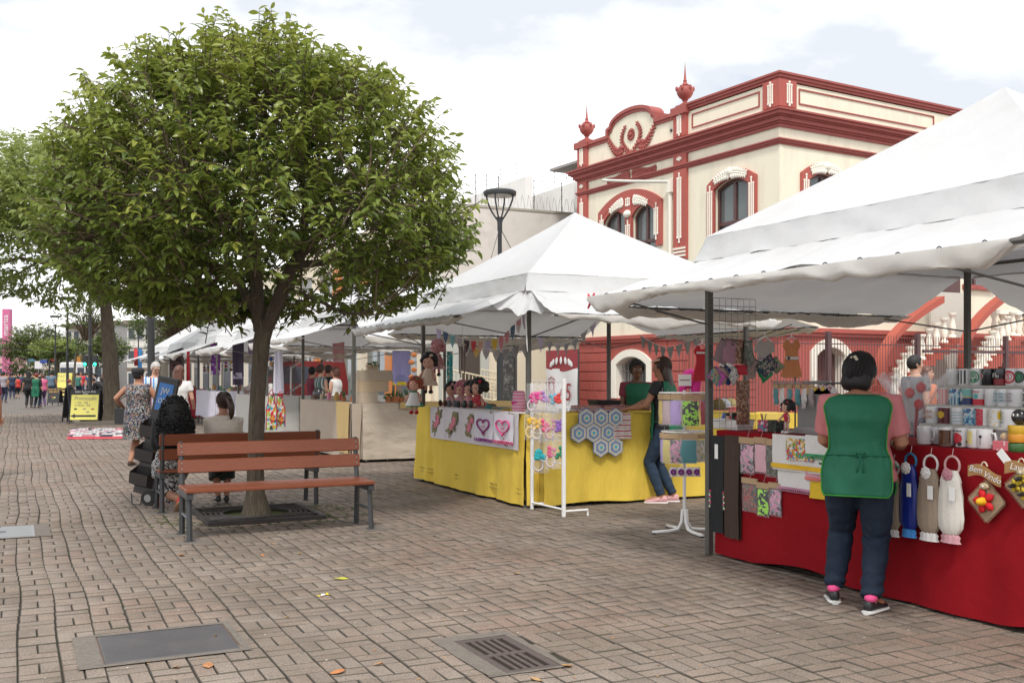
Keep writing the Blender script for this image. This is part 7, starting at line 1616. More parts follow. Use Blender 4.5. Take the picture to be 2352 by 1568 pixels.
garment('red baby dress with striped straps left of the near post',1613,790,7.6,.6,DR_,pc((.50,.02,.03)),[('stripe',[(-.12,-.12),(.12,-.12),(.12,-.15),(-.12,-.15)],WHC)])
garment('green and white knitted baby top behind the wire grid',1668,790,8.2,.55,TS,WHC,[('green_yoke',[(-.13,-.05),(.13,-.05),(.13,-.17),(-.13,-.17)],pc((.25,.55,.05)))])
p0_,p1_ = onY(1846,880,7.9),onY(1990,880,7.9); t = thing('clothes_rail','black clothes rail behind the near customer','clothes rail',(p0_[0],7.9,0)); L_ = p1_[0]-p0_[0]; M().tube([(0,0,p0_[2]),(L_,0,p0_[2])],.012,6).obj('rail',BLACKP,t)
for x in (.02,L_-.02): M().tube([(x,0,0),(x,0,p0_[2])],.012,6).obj('upright',BLACKP,t)
for u,c,lab in ((1868,(.68,.42,.12),'orange-yellow baby dress, leftmost on the black rail'),(1880,(.72,.52,.06),'bright yellow baby dress on the black rail'),(1890,(.62,.35,.45),'pink and white striped baby dress on the black rail'),(1906,(.70,.66,.66),'white and pink baby dress, nearest the woman on the black rail')):
    garment(lab,u,886,7.9,.62,DR_,pc(c),[('pink_edge',[(-.185,-.53),(0,-.555),(.185,-.53),(.18,-.50),(0,-.52),(-.18,-.50)],pc((.62,.10,.30)))])
# ---- white spinner rack in front of the near post
SP_ = (gp(1572,1222)[0],gp(1572,1222)[1]); t = thing('spinner_rack','white metal spinner rack with two tiers of packets beside the near post','display rack',(SP_[0],SP_[1],0),VIEW)
M().tube([(0,0,.16),(0,0,1.36)],.016,8).obj('pole',WHITEM,t)
for k in range(4):
    a = .35+k*pi/2; c,s = cos(a),sin(a); M().tube([(.02*c,.02*s,.22),(.03*c,.03*s,.10),(.07*c,.07*s,.035),(.16*c,.16*s,.022),(.34*c,.34*s,.018)],.016,8).obj('foot',WHITEM,t,180); M().lathe([(.001,0),(.02,0),(.02,.012),(.001,.014)],10,(.33*c,.33*s,0)).obj('rubber_foot',BLACKP,t)
for z,r in ((1.335,.24),(.965,.22)):
    M().tube([(r*cos(a*pi/12),r*sin(a*pi/12),z) for a in range(25)],.006,5,cap=False).obj('tier_ring',WHITEM,t)
    for k in range(4): a = k*pi/2; M().tube([(0,0,z),(r*cos(a),r*sin(a),z)],.006,5).obj('spoke',WHITEM,t)
M().chbox((-.06,-.012,1.40),(.065,-.006,1.51),.002).obj('sign_card',PAPER,t); M().box((-.045,-.0135,1.45),(.05,-.0125,1.462)).obj('sign_print',pc((.3,.25,.2)),t)
def spin(z, r, lst):
    for a,w,h,mt,lab in lst: packet(lab,(SP_[0]+r*cos(a+VIEW),SP_[1]+r*sin(a+VIEW),z-.012),w,h,a+VIEW+pi/2+random.uniform(-.2,.2),mt,'packets on the white spinner rack')
spin(1.335,.24,[(-2.9,.12,.30,pc((.60,.45,.10)),'thin yellow packet at the left of the upper spinner tier'),(-2.5,.12,.30,pc((.45,.33,.35)),'mauve packet at the left of the upper spinner tier'),(-2.1,.13,.30,LIL,'lilac packet in the upper spinner tier'),(-1.5,.18,.31,NEON,'neon green and black packet facing front in the upper spinner tier'),(-.9,.14,.30,pc((.45,.02,.05)),'red packet in the upper spinner tier'),(-.4,.14,.30,PALEP,'pale pink packet in the upper spinner tier'),(.5,.15,.28,DTEAL,'teal packet at the back of the upper spinner tier'),(1.6,.15,.28,WHC,'white packet at the back of the upper spinner tier')])
spin(.965,.22,[(-2.9,.12,.29,LIL,'lilac packet at the left of the lower spinner tier'),(-2.55,.12,.29,pc((.6,.5,.15)),'yellow packet in the lower spinner tier'),(-2.1,.13,.29,PKC,'pink and grey packet in the lower spinner tier'),(-1.6,.19,.29,DTEAL,'teal knitted packet facing front in the lower spinner tier'),(-1.0,.16,.28,patt('cream_floral','vor',[(.6,.55,.5),(.5,.4,.1),(.62,.58,.55),(.3,.35,.2)],60),'cream floral packet in the lower spinner tier'),(-.4,.16,.28,pc((.5,.35,.38)),'mauve floral packet in the lower spinner tier'),(1.3,.16,.26,WHC,'white packet at the back of the lower spinner tier')])
p = atz(1573,1078,9.05); t = thing('crochet_set','row of purple crochet flower squares hanging under the spinner rack','crochet set',p,VIEW)
for k in range(4):
    x = -.105+.07*k; pad(.068,.085,.012,WHC,'square',t,(x,0,-.02)); m = M()
    for j in range(7): m.ell((x+.018*cos(j*.9),-.012,-.02+.018*sin(j*.9)),(.012,.008,.012),6,5)
    m.obj('crochet_flower',pc((.20,.03,.22)),t,180)
p = atz(1587,870,9.9); t = thing('fuchsia_scarf','fuchsia knitted hood on a stand behind the spinner rack','knitted hood',(p[0],p[1],p[2]),VIEW); M().ell((0,0,0),(.10,.08,.10),12,9).obj('hood',FUCH,t,180); M().tube([(-.06,-.02,-.02),(-.085,-.02,-.10),(-.07,-.02,-.17)],[.05,.04,.03],9).obj('hood_side',FUCH,t,180); M().tube([(.05,-.02,-.02),(.04,-.03,-.12),(.05,-.03,-.20)],[.05,.045,.03],9).obj('hood_side',FUCH,t,180); M().tube([(0,0,-.08),(0,0,-p[2]+HY)],.012,6).obj('stand',WHITEM,t)
# ---- yellow stall goods
XY = 5.115
loc,w,h = lay(983,1182,942,1046,XY); t = thing('rose_runner','long white cloth printed with pink roses hanging over the yellow table','embroidered cloth',(loc[0],loc[1],HY+.006),STREET); hz_ = .42
sheet(w,hz_,mat('white_linen',(.62,.58,.60),.9,var=.05,bump=.2,bscale=220),'cloth',t,(0,-.012,-hz_/2),.010,13,30,10); M().box((-w/2,.0,-.001),(w/2,.26,.003)).obj('cloth_top',mat('white_linen',(.62,.58,.60)),t)
ROSE, ROSD, LEAFG = pc((.60,.17,.24)), pc((.50,.30,.33)), pc((.20,.17,.07))
for k in range(5):
    cx = -w/2+w*(k+.5)/5; m = M(); g = M(); rs2 = random.Random(k)
    for j in range(5):
        x = cx-.10+.044*j+rs2.uniform(-.03,.03); z = -.30+.055*j+rs2.uniform(-.01,.01); (m if j in (1,2,3) else g).ell((x,-.0265,z),(.075,.003,.046),9,5)
        for q in range(3): a = rs2.uniform(0,6.28); R = Matrix.Rotation(a,3,'Y'); g.ell((x+.08*cos(a),-.026,z-.05*sin(a)),(.055,.003,.018),7,5,R=R)
        if j in (1,2,3):
            for q in range(4): a = q*1.57; m.ell((x+.035*cos(a),-.0275,z+.022*sin(a)),(.028,.003,.018),7,5)
    m.obj('rose_print',ROSE,t,180); g.obj('leaf_print',LEAFG,t,180)
for k in range(1,5): M().box((-w/2+w*k/5-.0015,-.026,-hz_+.02),(-w/2+w*k/5+.0015,-.0245,0)).obj('fold_line',ROSD,t)
def heart(label,u0,u1,v0,v1,c1,c2):
    loc,w,h = lay(u0,u1,v0,v1,XY-.03); t = thing('heart_towel',label,'hand towel',loc,STREET,'small heart towels on the yellow table'); sheet(w,h*.88,mat('white_towel',(.66,.64,.70),.95,var=.04),'towel',t,(0,-.006,-h*.44),.008,9,skew=-.01)
    H_ = [(.34*w*(16*sin(a)**3)/16,-.022,-.42*h+.27*h*(13*cos(a)-5*cos(2*a)-2*cos(3*a)-cos(4*a))/16) for a in [2*pi*j/30 for j in range(31)]]; M().tube(H_,.010,6,cap=False).obj('heart_trim',pc(c1),t,180)
    m = M()
    for j in range(5): m.ell((.03*sin(j*2.1),-.02,-.42*h+.03*cos(j*2.1)),(.016,.004,.016),7,5)
    m.obj('rose_print',ROSE,t,180); m = M(); n = 9
    for j in range(n): m.tube([(-w/2+w*(j+.5+.5*cos(a*pi/5))/n-.01,-.012,-h*.88-.012+.016*sin(a*pi/5)) for a in range(11)],.006,5,cap=False)
    m.obj('crochet_edge',pc(c2),t,180)
heart('small white towel with purple heart trim on the yellow table',1092,1133,948,1016,(.28,.02,.20),(.30,.03,.28)); heart('small white towel with bright pink heart trim on the yellow table',1135,1180,950,1022,(.66,.06,.24),(.70,.10,.25))
PFL = patt('pink_floral_dress','vor',[(.45,.22,.24),(.52,.32,.32),(.40,.16,.20),(.55,.42,.40)],90); RDR = patt('red_white_dots','dots',[(.66,.6,.58),(.42,.01,.03)],70); GSH = pc((.10,.11,.13))
for u,lab,hm,dm,sh_,ss,X_ in ((1018,'seated doll in mauve floral dress with brown shoes, leftmost of the row',HAIR['black'],PFL,pc((.06,.03,.025)),.98,5.36),(1040,'seated doll with a pink floral headscarf and grey shoes',pc((.40,.12,.16)),PFL,GSH,1.02,5.36),(1060,'seated doll with black pigtails and pink dress',HAIR['black'],pc((.58,.25,.30)),pc((.03,.04,.04)),1.02,5.37),(1078,'seated doll with big black curls and red dotted dress, rightmost of the row',HAIR['black'],RDR,BLACKP,1.12,5.38)):
    p = onX(u,945,X_+.0); doll(lab,(X_+.12,p[1],HY+.004),STREET+.5,ss,hm,dm,seated=True,shoem=sh_,group='cloth dolls seated on the yellow table')
for u,vh,z,lab,hm,dm,ap,sk_,k in ((1003,800,14.3,'hanging cloth doll in a grey and pink romper with pink bobble, topmost on the post',pc((.50,.22,.26)),PFL,None,pc((.50,.22,.22)),.98),(984,832,14.0,'hanging cloth doll with black curls in a cream lace dress',HAIR['black'],mat('cream_lace',(.60,.46,.36),.9,var=.1),None,None,1.08),(952,885,13.9,'hanging red-shod doll in a green dress and white apron at the yellow table corner',pc((.30,.07,.03)),pc((.01,.22,.12)),WHC,pc((.66,.34,.26)),.98)):
    p = atz(u,vh,z); doll(lab,(p[0],p[1],p[2]-.40*k),VIEW-.3,k,hm,dm,skinm=sk_,shoem=pc((.50,.01,.02)) if ap else BLACKP,apron=ap,group='cloth dolls hanging on the stall post')
p = atz(1062,792,13.2); t = thing('wind_chime','bamboo wind chime hanging under the yellow stall tent','wind chime',p,0); M().lathe([(.001,0),(.05,0),(.05,.012),(.001,.014)],12).obj('top_disc',WOODP,t)
for k in range(5): a = k*1.26; L2 = .28+.05*k; M().tube([(.04*cos(a),.04*sin(a),-.02),(.04*cos(a),.04*sin(a),-L2)],.009,6).obj('tube',pc((.16,.11,.09),.4,'tube'),t)
M().tube([(0,0,.01),(0,0,.25)],.003,4).obj('cord',PAPER,t)
p = onX(1192,945,5.42); t = thing('crochet_cover','pink and white checked crochet bottle cover on the yellow table','crochet cover',(5.42,p[1],HY+.004),STREET); CHK = patt('pink_check','band',[(.66,.12,.30),(.66,.5,.55),(.68,.30,.42)],26,axis='z'); M().lathe([(.001,0),(.075,0),(.08,.02),(.08,.14),(.076,.15),(.076,.20),(.068,.24),(.05,.25),(.001,.25)],18).obj('cover',CHK,t,50); M().tube([(-.06,-.06,.12),(0,-.09,.10),(.06,-.06,.12)],.012,6).obj('band',FUCH,t,180)
for u,X_,c,s,lab in ((1102,5.5,(.30,.24,.26),(.16,.12,.03),'flat grey and mauve folded cloth on the yellow table'),(1122,5.45,(.05,.20,.22),(.10,.08,.05),'small tray of coloured beads on the yellow table'),(1140,5.62,(.30,.30,.32),(.18,.12,.025),'flat clear-boxed sweets pack on the yellow table'),(1158,5.40,(.02,.28,.28),(.13,.10,.03),'teal ruffled cloth at the table edge above the heart towels'),(1160,5.36,(.66,.35,.02),(.12,.09,.022),'mustard yellow ruffled cloth at the table edge'),(1093,5.75,(.26,.18,.24),(.14,.10,.07),'mauve fabric bundle behind the dolls'),(1112,5.8,(.25,.26,.34),(.13,.09,.06),'blue-grey fabric bundle behind the dolls'),(1130,5.8,(.16,.13,.08),(.10,.09,.05),'brown pinecone basket behind the dolls')):
    p = onX(u,940,X_); t = thing('folded_goods',lab,'folded goods',(X_,p[1],HY+.004),STREET+random.uniform(-.3,.3),'small goods laid out on the yellow table'); pad(s[0],s[1],s[2]*.5,pc(c),'top_fold',t,(0,0,0)) ; t.children[0].matrix_local = Matrix.Translation((0,0,s[2]*.8)) @ Matrix.Rotation(-pi/2,4,'X'); M().chbox((-s[0]/2,-s[1]/2,0),(s[0]/2,s[1]/2,s[2]*.8),.004).obj('lower_fold',pc(tuple(x*.8 for x in c)),t)
# white ladder rack with hair accessories
A = onX(1231,1160,4.88); B = onX(1303,1178,4.80); LR = thing('ladder_rack','white ladder rack hung with bagged crochet accessories at the yellow table corner','display rack',(0,0,0))
pa, pb = gp(1231,1163), gp(1303,1180); pa, pb = (pa[0]-.15,pa[1]-.19),(pb[0]-.15,pb[1]-.19); za, zb_ = onY(1231,880,pa[1])[2], 1.5-(870-862)/2312*camz(*pb)
M().chbox((pa[0]-.016,pa[1]-.016,0),(pa[0]+.016,pa[1]+.016,za),.004).obj('upright',WHITEM,LR); M().chbox((pb[0]-.018,pb[1]-.018,0),(pb[0]+.018,pb[1]+.018,zb_),.004).obj('upright',WHITEM,LR)
dv = Vector((pb[0]-pa[0],pb[1]-pa[1],0)); pv_ = Vector((pa[0],pa[1],0)); dn = Vector((dv.y,-dv.x,0)).normalized()*-1
zr = [1.44,1.15,.86,.565]
for z in zr: M().tube([pv_+Vector((0,0,z)),pv_+dv+Vector((0,0,z))],.005,5).obj('rail',WHITEM,LR)
for q in (pv_,pv_+dv): M().tube([q+Vector((0,0,.06)),q+dn*.30+Vector((0,0,.06)),q+dn*.30],.013,5).obj('foot',WHITEM,LR)
M().tube([pv_+Vector((0,0,.08)),pv_+dv+Vector((0,0,.08))],.012,5).obj('foot_bar',WHITEM,LR)
def acc(label, f, zi, col, ring, k=1.0, blob=3, dx=0):
    k *= 1.2
    p = pv_+dv*f+Vector((0,0,zr[zi]-.01))-dn*.012; t = thing('bagged_accessory',label,'bagged accessory',tuple(p),VIEW,'bagged crochet hair accessories on the ladder rack'); pad(.13*k,.27*k,.03,BAG,'clear_sleeve',t,(dx,0,-.15*k),.006,6,8)
    if ring: M().tube([(dx-.02+.036*k*cos(a*pi/9),-.005,-.22*k+.046*k*sin(a*pi/9)) for a in range(19)],.010,6,cap=False).obj('hair_band',pc(ring),t,180)
    m = M(); rr_ = random.Random(len(label))
    for j in range(blob*3): m.ell((dx+rr_.uniform(-.03,.035)*k,-.008,-.10*k-rr_.uniform(0,.09)*k),(.02*k,.014*k,.018*k),7,5)
    m.obj('crochet_flower',pc(col),t,180); M().tube([(0,0,0),(dx,0,-.04)],.002,4).obj('hook',STEEL,t)
P2 = (.64,.05,.25)
for a in (('magenta flower and white hair band at the left of the top rack row',.08,0,P2,(.66,.55,.60),1,4),('bright pink flower bag in the top rack row',.28,0,(.66,.06,.28),None,1,4),('lilac and white bag in the top rack row',.48,0,(.40,.22,.50),None,.95,3),('turquoise bag in the top rack row',.68,0,(.05,.35,.48),None,1,3),('coral red and white bag in the top rack row',.88,0,(.60,.06,.06),None,1,3),
    ('yellow flower bag at the left of the middle rack row',.02,1,(.75,.45,.02),(.72,.55,.25),1.05,4),('orange ring bag in the middle rack row',.25,1,(.72,.42,.03),(.70,.60,.50),1.05,2),('pink frilled bag in the middle rack row',.48,1,(.68,.10,.22),None,1.1,4),('mauve ring bag in the middle rack row',.66,1,(.50,.15,.25),(.55,.35,.40),1,1),('purple flower bag at the right of the middle rack row',.88,1,(.25,.12,.42),None,1,4),
    ('teal flowers on a white crochet square in the lower rack row',.30,2,(.02,.36,.40),(.55,.5,.5),1.25,5),('pink and white doll bag in the lower rack row',.68,2,(.60,.12,.22),(.6,.5,.52),1.05,3),('green and white doll bag at the right of the lower rack row',.88,2,(.02,.22,.10),None,1,3)): acc(*a)
# hexagon crochet, striped crochet on the side table front (faces the camera side)
YS_ = 9.995; BLU, CRE, TEAL = mat('blue_crochet',(.16,.26,.42),.95,var=.2,scale=70,bump=1,bscale=90), mat('cream_crochet',(.56,.50,.42),.95,var=.15,scale=70,bump=1,bscale=90), pc((.05,.38,.42))
loc = onY(1372,990,YS_); kx = .81; t = thing('crochet_blanket','blue and cream hexagon crochet blanket draped over the yellow side table','crochet blanket',(loc[0],YS_,loc[2]),0); hxs = .112
def hexp(r, cx, cz): return [(cx+r*cos(pi/6+k*pi/3),cz+r*sin(pi/6+k*pi/3)) for k in range(6)]
for i,(cx,cz) in enumerate(((-.19,.19),(.053,.19),(.296,.19),(-.07,-.02),(.173,-.02),(.0515,-.23),(-.313,-.02),(.296,-.23))):
    cx *= kx; cz *= kx
    M().prism(hexp(hxs*1.03,cx,cz),-.012,.0).obj('hexagon',BLU,t); M().prism(hexp(hxs*.94,cx,cz),-.015,-.0125).obj('cream_round',CRE,t); M().prism(hexp(hxs*.68,cx,cz),-.018,-.0155).obj('blue_round',BLU,t); M().lathe([(.001,0),(.042,0),(.042,.003),(.001,.003)],12,(0,0,0)).obj('cream_centre',CRE,t).matrix_local = Matrix.Translation((cx,-.0185,cz)) @ Matrix.Rotation(pi/2,4,'X'); M().lathe([(.001,0),(.02,0),(.02,.003),(.001,.003)],10).obj('teal_centre',TEAL,t).matrix_local = Matrix.Translation((cx,-.0222,cz)) @ Matrix.Rotation(pi/2,4,'X')
STC = patt('striped_crochet','band',[(.55,.48,.44),(.30,.06,.08),(.56,.5,.46),(.42,.34,.32)],16,axis='z',dist=.03)
loc = onY(1428,978,YS_); t = thing('striped_crochet','dark red and cream wavy crochet cloth hanging beside the hexagon blanket','crochet cloth',(loc[0],YS_,loc[2]),0); sheet(.24,.30,STC,'cloth',t,(0,-.006,0),.014,14)
for u,k,lab,c in ((1345,.32,'folded mauve striped crochet pile on the yellow side table',(.35,.25,.28)),(1400,.34,'folded rose striped crochet pile on the yellow side table',(.42,.2,.22))):
    p = onY(u,930,10.45); t = thing('crochet_pile',lab,'crochet pile',(p[0],10.45,HY),0,'folded crochet on the side table')
    for q in range(3): M().cb((0,0,.016+.026*q),(k-.02*q,.24,.022),rz=.05*q).obj('fold',STC if q != 1 else pc(c),t,bevel=.008)
p = onY(1388,915,10.55); t = thing('black_basket','black perforated plastic basket on the yellow side table','basket',(p[0],10.55,HY+.0),0); m = M().loft([[(x*.17*k,y*.11*k,z) for x,y in ((-1,-1),(1,-1),(1,1),(-1,1))] for z,k in ((.0,.88),(.13,1),(.13,.96),(.01,.85))]); m.obj('basket_wall',patt('perforated','dots',[(.10,.10,.10),(.012,.012,.012)],60,.4),t); M().tube([(-.17,-.11,.13),(.17,-.11,.13),(.17,.11,.13),(-.17,.11,.13),(-.17,-.11,.13)],.008,5).obj('rim',BLACKP,t)
for u,c,c2,lab in ((1650,(.14,.10,.03),(.10,.07,.03),'brown knitted hat on the yellow side table behind the wire grid'),(1672,(.60,.62,.66),(.50,.03,.05),'white knitted hat with red brim behind the wire grid'),(1700,(.62,.50,.22),(.60,.10,.14),'cream and red baby hat behind the wire grid')):
    p = onY(u,945,10.4); t = thing('knitted_hat',lab,'hat',(min(p[0],7.85+(u-1650)*.0),10.4+(u-1650)*.004,HY),0,'knitted hats on the side table'); t.location.x = p[0]; M().lathe([(.11,0),(.10,.03),(.085,.09),(.05,.13),(.001,.145)],16).obj('crown',pc(c),t,180); M().lathe([(.10,.0),(.15,.005),(.15,.02),(.10,.03)],18).obj('brim',pc(c2),t,60)
cloth_table('yellow cloth over a low table seen beyond the wire grid',8.0,9.3,10.3,10.95,1.0,YELC,seed=40)
# ---- plant stall
TERR = mat('terracotta',(.42,.16,.07),.85,var=.15,scale=30); PLG = leaf_mat('succulent_green',[(.05,.12,.04),(.10,.20,.06)],.1,.5,attr=False)
def pot(label, x, y, z, r, h, kind, potm=TERR):
    t = thing('potted_plant',label,'potted plant',(x,y,z),random.uniform(0,6),'small potted plants on the plant stall'); M().lathe([(.001,0),(r*.72,0),(r,h*.8),(r*1.08,h*.8),(r*1.08,h),(r*.95,h),(r*.9,h*.85),(.001,h*.85)],16).obj('pot',potm,t,40); m = M(); rr_ = random.Random(int(x*1000+y*77))
    if kind == 'rosette':
        for j in range(16): a = j*2.4; q = .3+j/20; R = Matrix.Rotation(a,3,'Z') @ Matrix.Rotation(-.9+.5*q,3,'Y'); m.ell(Vector((0,0,h))+R@Vector((r*.5,0,0)),(r*.5,r*.2,r*.10),6,5,R=R)
    elif kind == 'trail':
        for j in range(14): a = rr_.uniform(0,6.28); m.tube([(0,0,h),(r*.9*cos(a),r*.9*sin(a),h+.05),(r*1.5*cos(a),r*1.5*sin(a),h-.04*rr_.random()*2)],[.006,.005,.003],5); m.ell((r*1.5*cos(a),r*1.5*sin(a),h-.02),(.016,.012,.02),6,5)
    else:
        for j in range(9): a = rr_.uniform(0,6.28); m.tube([(.3*r*cos(a),.3*r*sin(a),h*.8),(r*.7*cos(a),r*.7*sin(a),h+rr_.uniform(.05,.13))],[.013,.006],6)
    m.obj('foliage',PLG,t,60)
step = thing('plant_steps','pale wooden stepped plant stand on the beige table','plant stand',(0,0,0))
for u,v0,w in ((905,905,.16),(882,880,.16),(860,862,.16)): pass
sx0 = onY(822,900,17.0)[0]
for k in range(3): xk = onY((850,875,895)[k],900,17.05)[0]; M().chbox((sx0+.0,16.98+.0,HB+.19*k+.002),(xk+.12,17.28,HB+.19*(k+1)),.004).obj('step_box',WOODP if k % 2 else mat('pale_board',(.46,.38,.29),.7,var=.08),step)
for u,z0,r,h,kd,lab in ((836,HB+.38,.05,.09,'cactus','bamboo-potted cactus on the lowest visible step'),(848,HB+.57,.055,.10,'rosette','leafy plant in a wooden pot on the top step, left'),(862,HB+.57,.06,.11,'trail','trailing plant in a wooden pot on the top step, right')): p = onY(u,900,17.1); pot(lab,p[0],17.12,z0,r,h,kd,WOODP if 'wooden' in lab else TERR)
for u,r,h,kd,lab,pm in ((893,.06,.10,'trail','trailing plant in a dark red bowl, leftmost on the beige side table',TERR),(908,.09,.10,'cactus','wide terracotta bowl of small plants on the beige side table',TERR),(921,.055,.08,'cactus','small terracotta pot beside the wide bowl',TERR),(938,.10,.12,'cactus','bamboo trough of spiky plants on the beige side table',WOODP),(952,.055,.08,'rosette','round green cactus in a terracotta pot near the doll',TERR),(965,.07,.10,'rosette','dark potted plant behind the hanging doll in green',pc((.05,.04,.03)))):
    p = onY(u,940,16.9); pot(lab,p[0],16.92,HB+.01,r,h,kd,pm)
for u,Yq,r,h,kd,lab in ((801,17.3,.07,.10,'rosette','green plant in a wooden box on the beige street-side table'),(788,17.6,.06,.09,'cactus','terracotta pot at the middle of the beige street-side table'),(776,18.2,.05,.08,'cactus','small grey cactus pot on the beige street-side table')): pot(lab,5.45,Yq,HB+.004,r,h,kd,WOODP if 'wooden' in lab else TERR)
p = onX(756,940,5.5); t = thing('pink_bottle','pink bottle with a yellow top on the beige street-side table','bottle',(5.5,p[1],HB+.004),0); M().lathe([(.001,0),(.04,0),(.04,.12),(.02,.15),(.001,.15)],12).obj('bottle',pc((.55,.15,.25),.3,'plastic'),t,50); M().lathe([(.001,.15),(.022,.15),(.022,.20),(.001,.20)],10).obj('top',pc((.6,.5,.2),.4,'plastic'),t)
def hangcloth(label, cat, u0,u1,v0,v1,z, mt, bands=(), amp=.02, f=12, rz=VIEW, group=None, taper=0):
    p = atz((u0+u1)/2,v0,z); w,h = (u1-u0)*z/FP,(v1-v0)*z/FP; t = thing('hanging_cloth',label,cat,p,rz,group); sheet(w,h,mt,'cloth',t,(0,0,-h/2),amp,f,18,12,taper=taper)
    for q0,q1,m2 in bands: sheet(w*1.01,h*(q1-q0),m2,'band',t,(0,-.006,-h*(q0+q1)/2),amp,f)
    M().tube([(-w/2,0,.0),(w/2,0,0)],.008,5).obj('hanging_bar',POSTM,t)
LAV = mat('lavender_towel',(.36,.34,.62),.95,var=.05)
hangcloth('lavender towel with fringe and yellow lower band hanging by the plants','towel',902,941,806,884,17.6,LAV,((.70,.88,pc((.25,.26,.50))),(.90,1.0,pc((.72,.55,.02)))),.015,9,taper=-.05)
hangcloth('faded rose towel with a beige lower panel hanging above the women','towel',764,791,781,832,21.5,pc((.48,.24,.25)),((.62,.82,pc((.45,.38,.28))),(.84,1,pc((.55,.33,.35)))),.015,9)
p = atz(948,806,16.2); t = thing('disc_garland','string of orange wooden discs hanging beside the lavender towel','garland',p,VIEW)
for k in range(4): M().ell((.02*(-1)**k,0,-.06-.12*k),(.05,.012,.042),10,6).obj('disc',pc((.42,.14,.04)),t,180)
M().tube([(0,0,.03),(.02,.01,-.2),(0,.01,-.48)],.003,4).obj('cord',PAPER,t)
p = atz(1032,800,15.0); hangcloth('turquoise beaded hanging behind the dolls','wall hanging',1026,1040,808,895,15.6,patt('turq','vor',[(.05,.40,.45),(.55,.6,.6),(.03,.28,.32)],40))
# ---- aprons, cloths and stands on the fourth stall
APR = patt('apron_print','vor',[(.62,.58,.52),(.50,.03,.04),(.62,.58,.52),(.04,.05,.05),(.05,.35,.50),(.60,.58,.55),(.30,.45,.10),(.55,.25,.05)],16)
def hung_apron(u0,u1,v0,v1,z,lab):
    p = atz((u0+u1)/2,v0,z); w,h = (u1-u0)*z/FP,(v1-v0)*z/FP; t = thing('kitchen_apron',lab,'apron',p,VIEW,'kitchen aprons hanging by the trunk'); o = lambda q: .28 if q > .82 else .28+.22*min(1,(.82-q)/.2)
    f = lambda s,q: ((s-.5)*2*w*o(q),-.02*sin(s*8)-.01*nz(s*3,q*3),-h+h*q); M().grid(f,14,16).obj('cloth',APR,t,60); ed = [f(0,i/14) for i in range(15)]+[f(1,1-i/14) for i in range(15)]; M().tube(ed,.012,5).obj('binding',pc((.35,.01,.03)),t,180); M().tube([f(.0,1),(0,0,.12),f(1,1)],.012,5).obj('neck_loop',pc((.35,.01,.03)),t,180)
hung_apron(612,636,906,987,22.6,'kitchen apron with red and blue patchwork print, left of the pair'); hung_apron(632,655,910,980,22.9,'kitchen apron with striped patchwork print, right of the pair')
hangcloth('long lilac-white bath cloth hanging just right of the trunk','cloth',627,652,790,903,23.2,LILC,(),.03,10,taper=.35)
hangcloth('white cloth draped low right beside the trunk','cloth',608,626,880,925,23.4,WHC,(),.03,8)
STP = patt('towel_stripes','band',[(.60,.58,.66),(.35,.38,.55),(.62,.60,.66),(.5,.48,.6)],18)
p = gp(668,990); t = thing('towel_stand','white wire stand holding tilted tea towels between the stalls','towel stand',(p[0],p[1],0),VIEW)
M().chbox((-.02,-.02,0),(.02,.02,1.75),.004).obj('post',WHITEM,t)
for z in (1.75,1.12,.45):
    M().tube([(-.02,0,z-.05),(.25,-.05,z+.12),(.25,.18,z+.12),(-.02,.2,z-.05)],.008,5).obj('wire_shelf',WHITEM,t)
    m = M().grid(lambda s,q: (-.10+.42*s,-.10+.20*q,z-.10+.30*s+.01*sin(q*9)),8,4); tt = m.obj('tea_towel',STP,None,60,loc=(p[0],p[1],0),rz=VIEW); tag(tt,'striped tea towel tilted on the %s wire shelf of the white stand' % {1.75:'top',1.12:'middle',.45:'bottom'}[z],'tea towel','tea towels on the white stand')
hangcloth('purple and white crochet hanging on a wooden rod at the fifth tent','wall hanging',484,506,785,860,31,patt('purple_crochet','vor',[(.20,.03,.30),(.25,.05,.36),(.55,.5,.58),(.16,.03,.26)],14))
hangcloth('dark violet banner cloth fading to pale at its foot','banner',534,560,782,884,26,mat('dark_violet',(.05,.035,.075),.6,var=.3,scale=3),((.72,.86,pc((.40,.36,.48))),),.03,8)
hangcloth('small lavender printed cloth left of the trunk','cloth',570,585,782,815,26,pc((.28,.24,.36)))
hangcloth('red fringed hanging at the sixth tent','wall hanging',429,436,800,880,34,pc((.50,.02,.03))); hangcloth('dark floral cloth hanging behind the sixth tent','cloth',392,420,790,850,38,patt('dark_floral','vor',[(.06,.04,.05),(.12,.08,.08),(.03,.05,.03),(.2,.1,.1)],12))
hangcloth('blue cloth hanging at the farthest tent','cloth',318,326,800,850,45,pc((.04,.18,.40))); hangcloth('red cloth hanging at the farthest tent','cloth',308,316,800,840,44,pc((.55,.04,.05)))
def ymul(Ya,Yb,n,zt,lab,cols,group):
    rr_ = random.Random(int(Ya*7))
    for k in range(n):
        c = rr_.choice(cols); y = Ya+(Yb-Ya)*(k+rr_.random()*.7)/n; r = rr_.uniform(.035,.07); h = rr_.uniform(.06,.17); t = thing('trinket_jar',lab,'trinket',(5.25+rr_.uniform(.12,.5),y,zt+.004),rr_.uniform(0,6),group)
        if k % 3 == 0: M().chbox((-r,-r*.7,0),(r,r*.7,h*.7),.004).obj('box',pc(c),t); M().chbox((-r*1.05,-r*.75,h*.7),(r*1.05,r*.75,h*.8),.003).obj('lid',pc(tuple(x*.7 for x in c)),t)
        else: M().lathe([(.001,0),(r*.8,0),(r,h*.3),(r*.9,h*.7),(r*.5,h*.85),(.001,h*.85)],10).obj('jar',pc(c),t,60); M().lathe([(.001,h*.85),(r*.55,h*.85),(r*.55,h),(.001,h)],8).obj('lid',pc(tuple(x*.6 for x in c)),t)
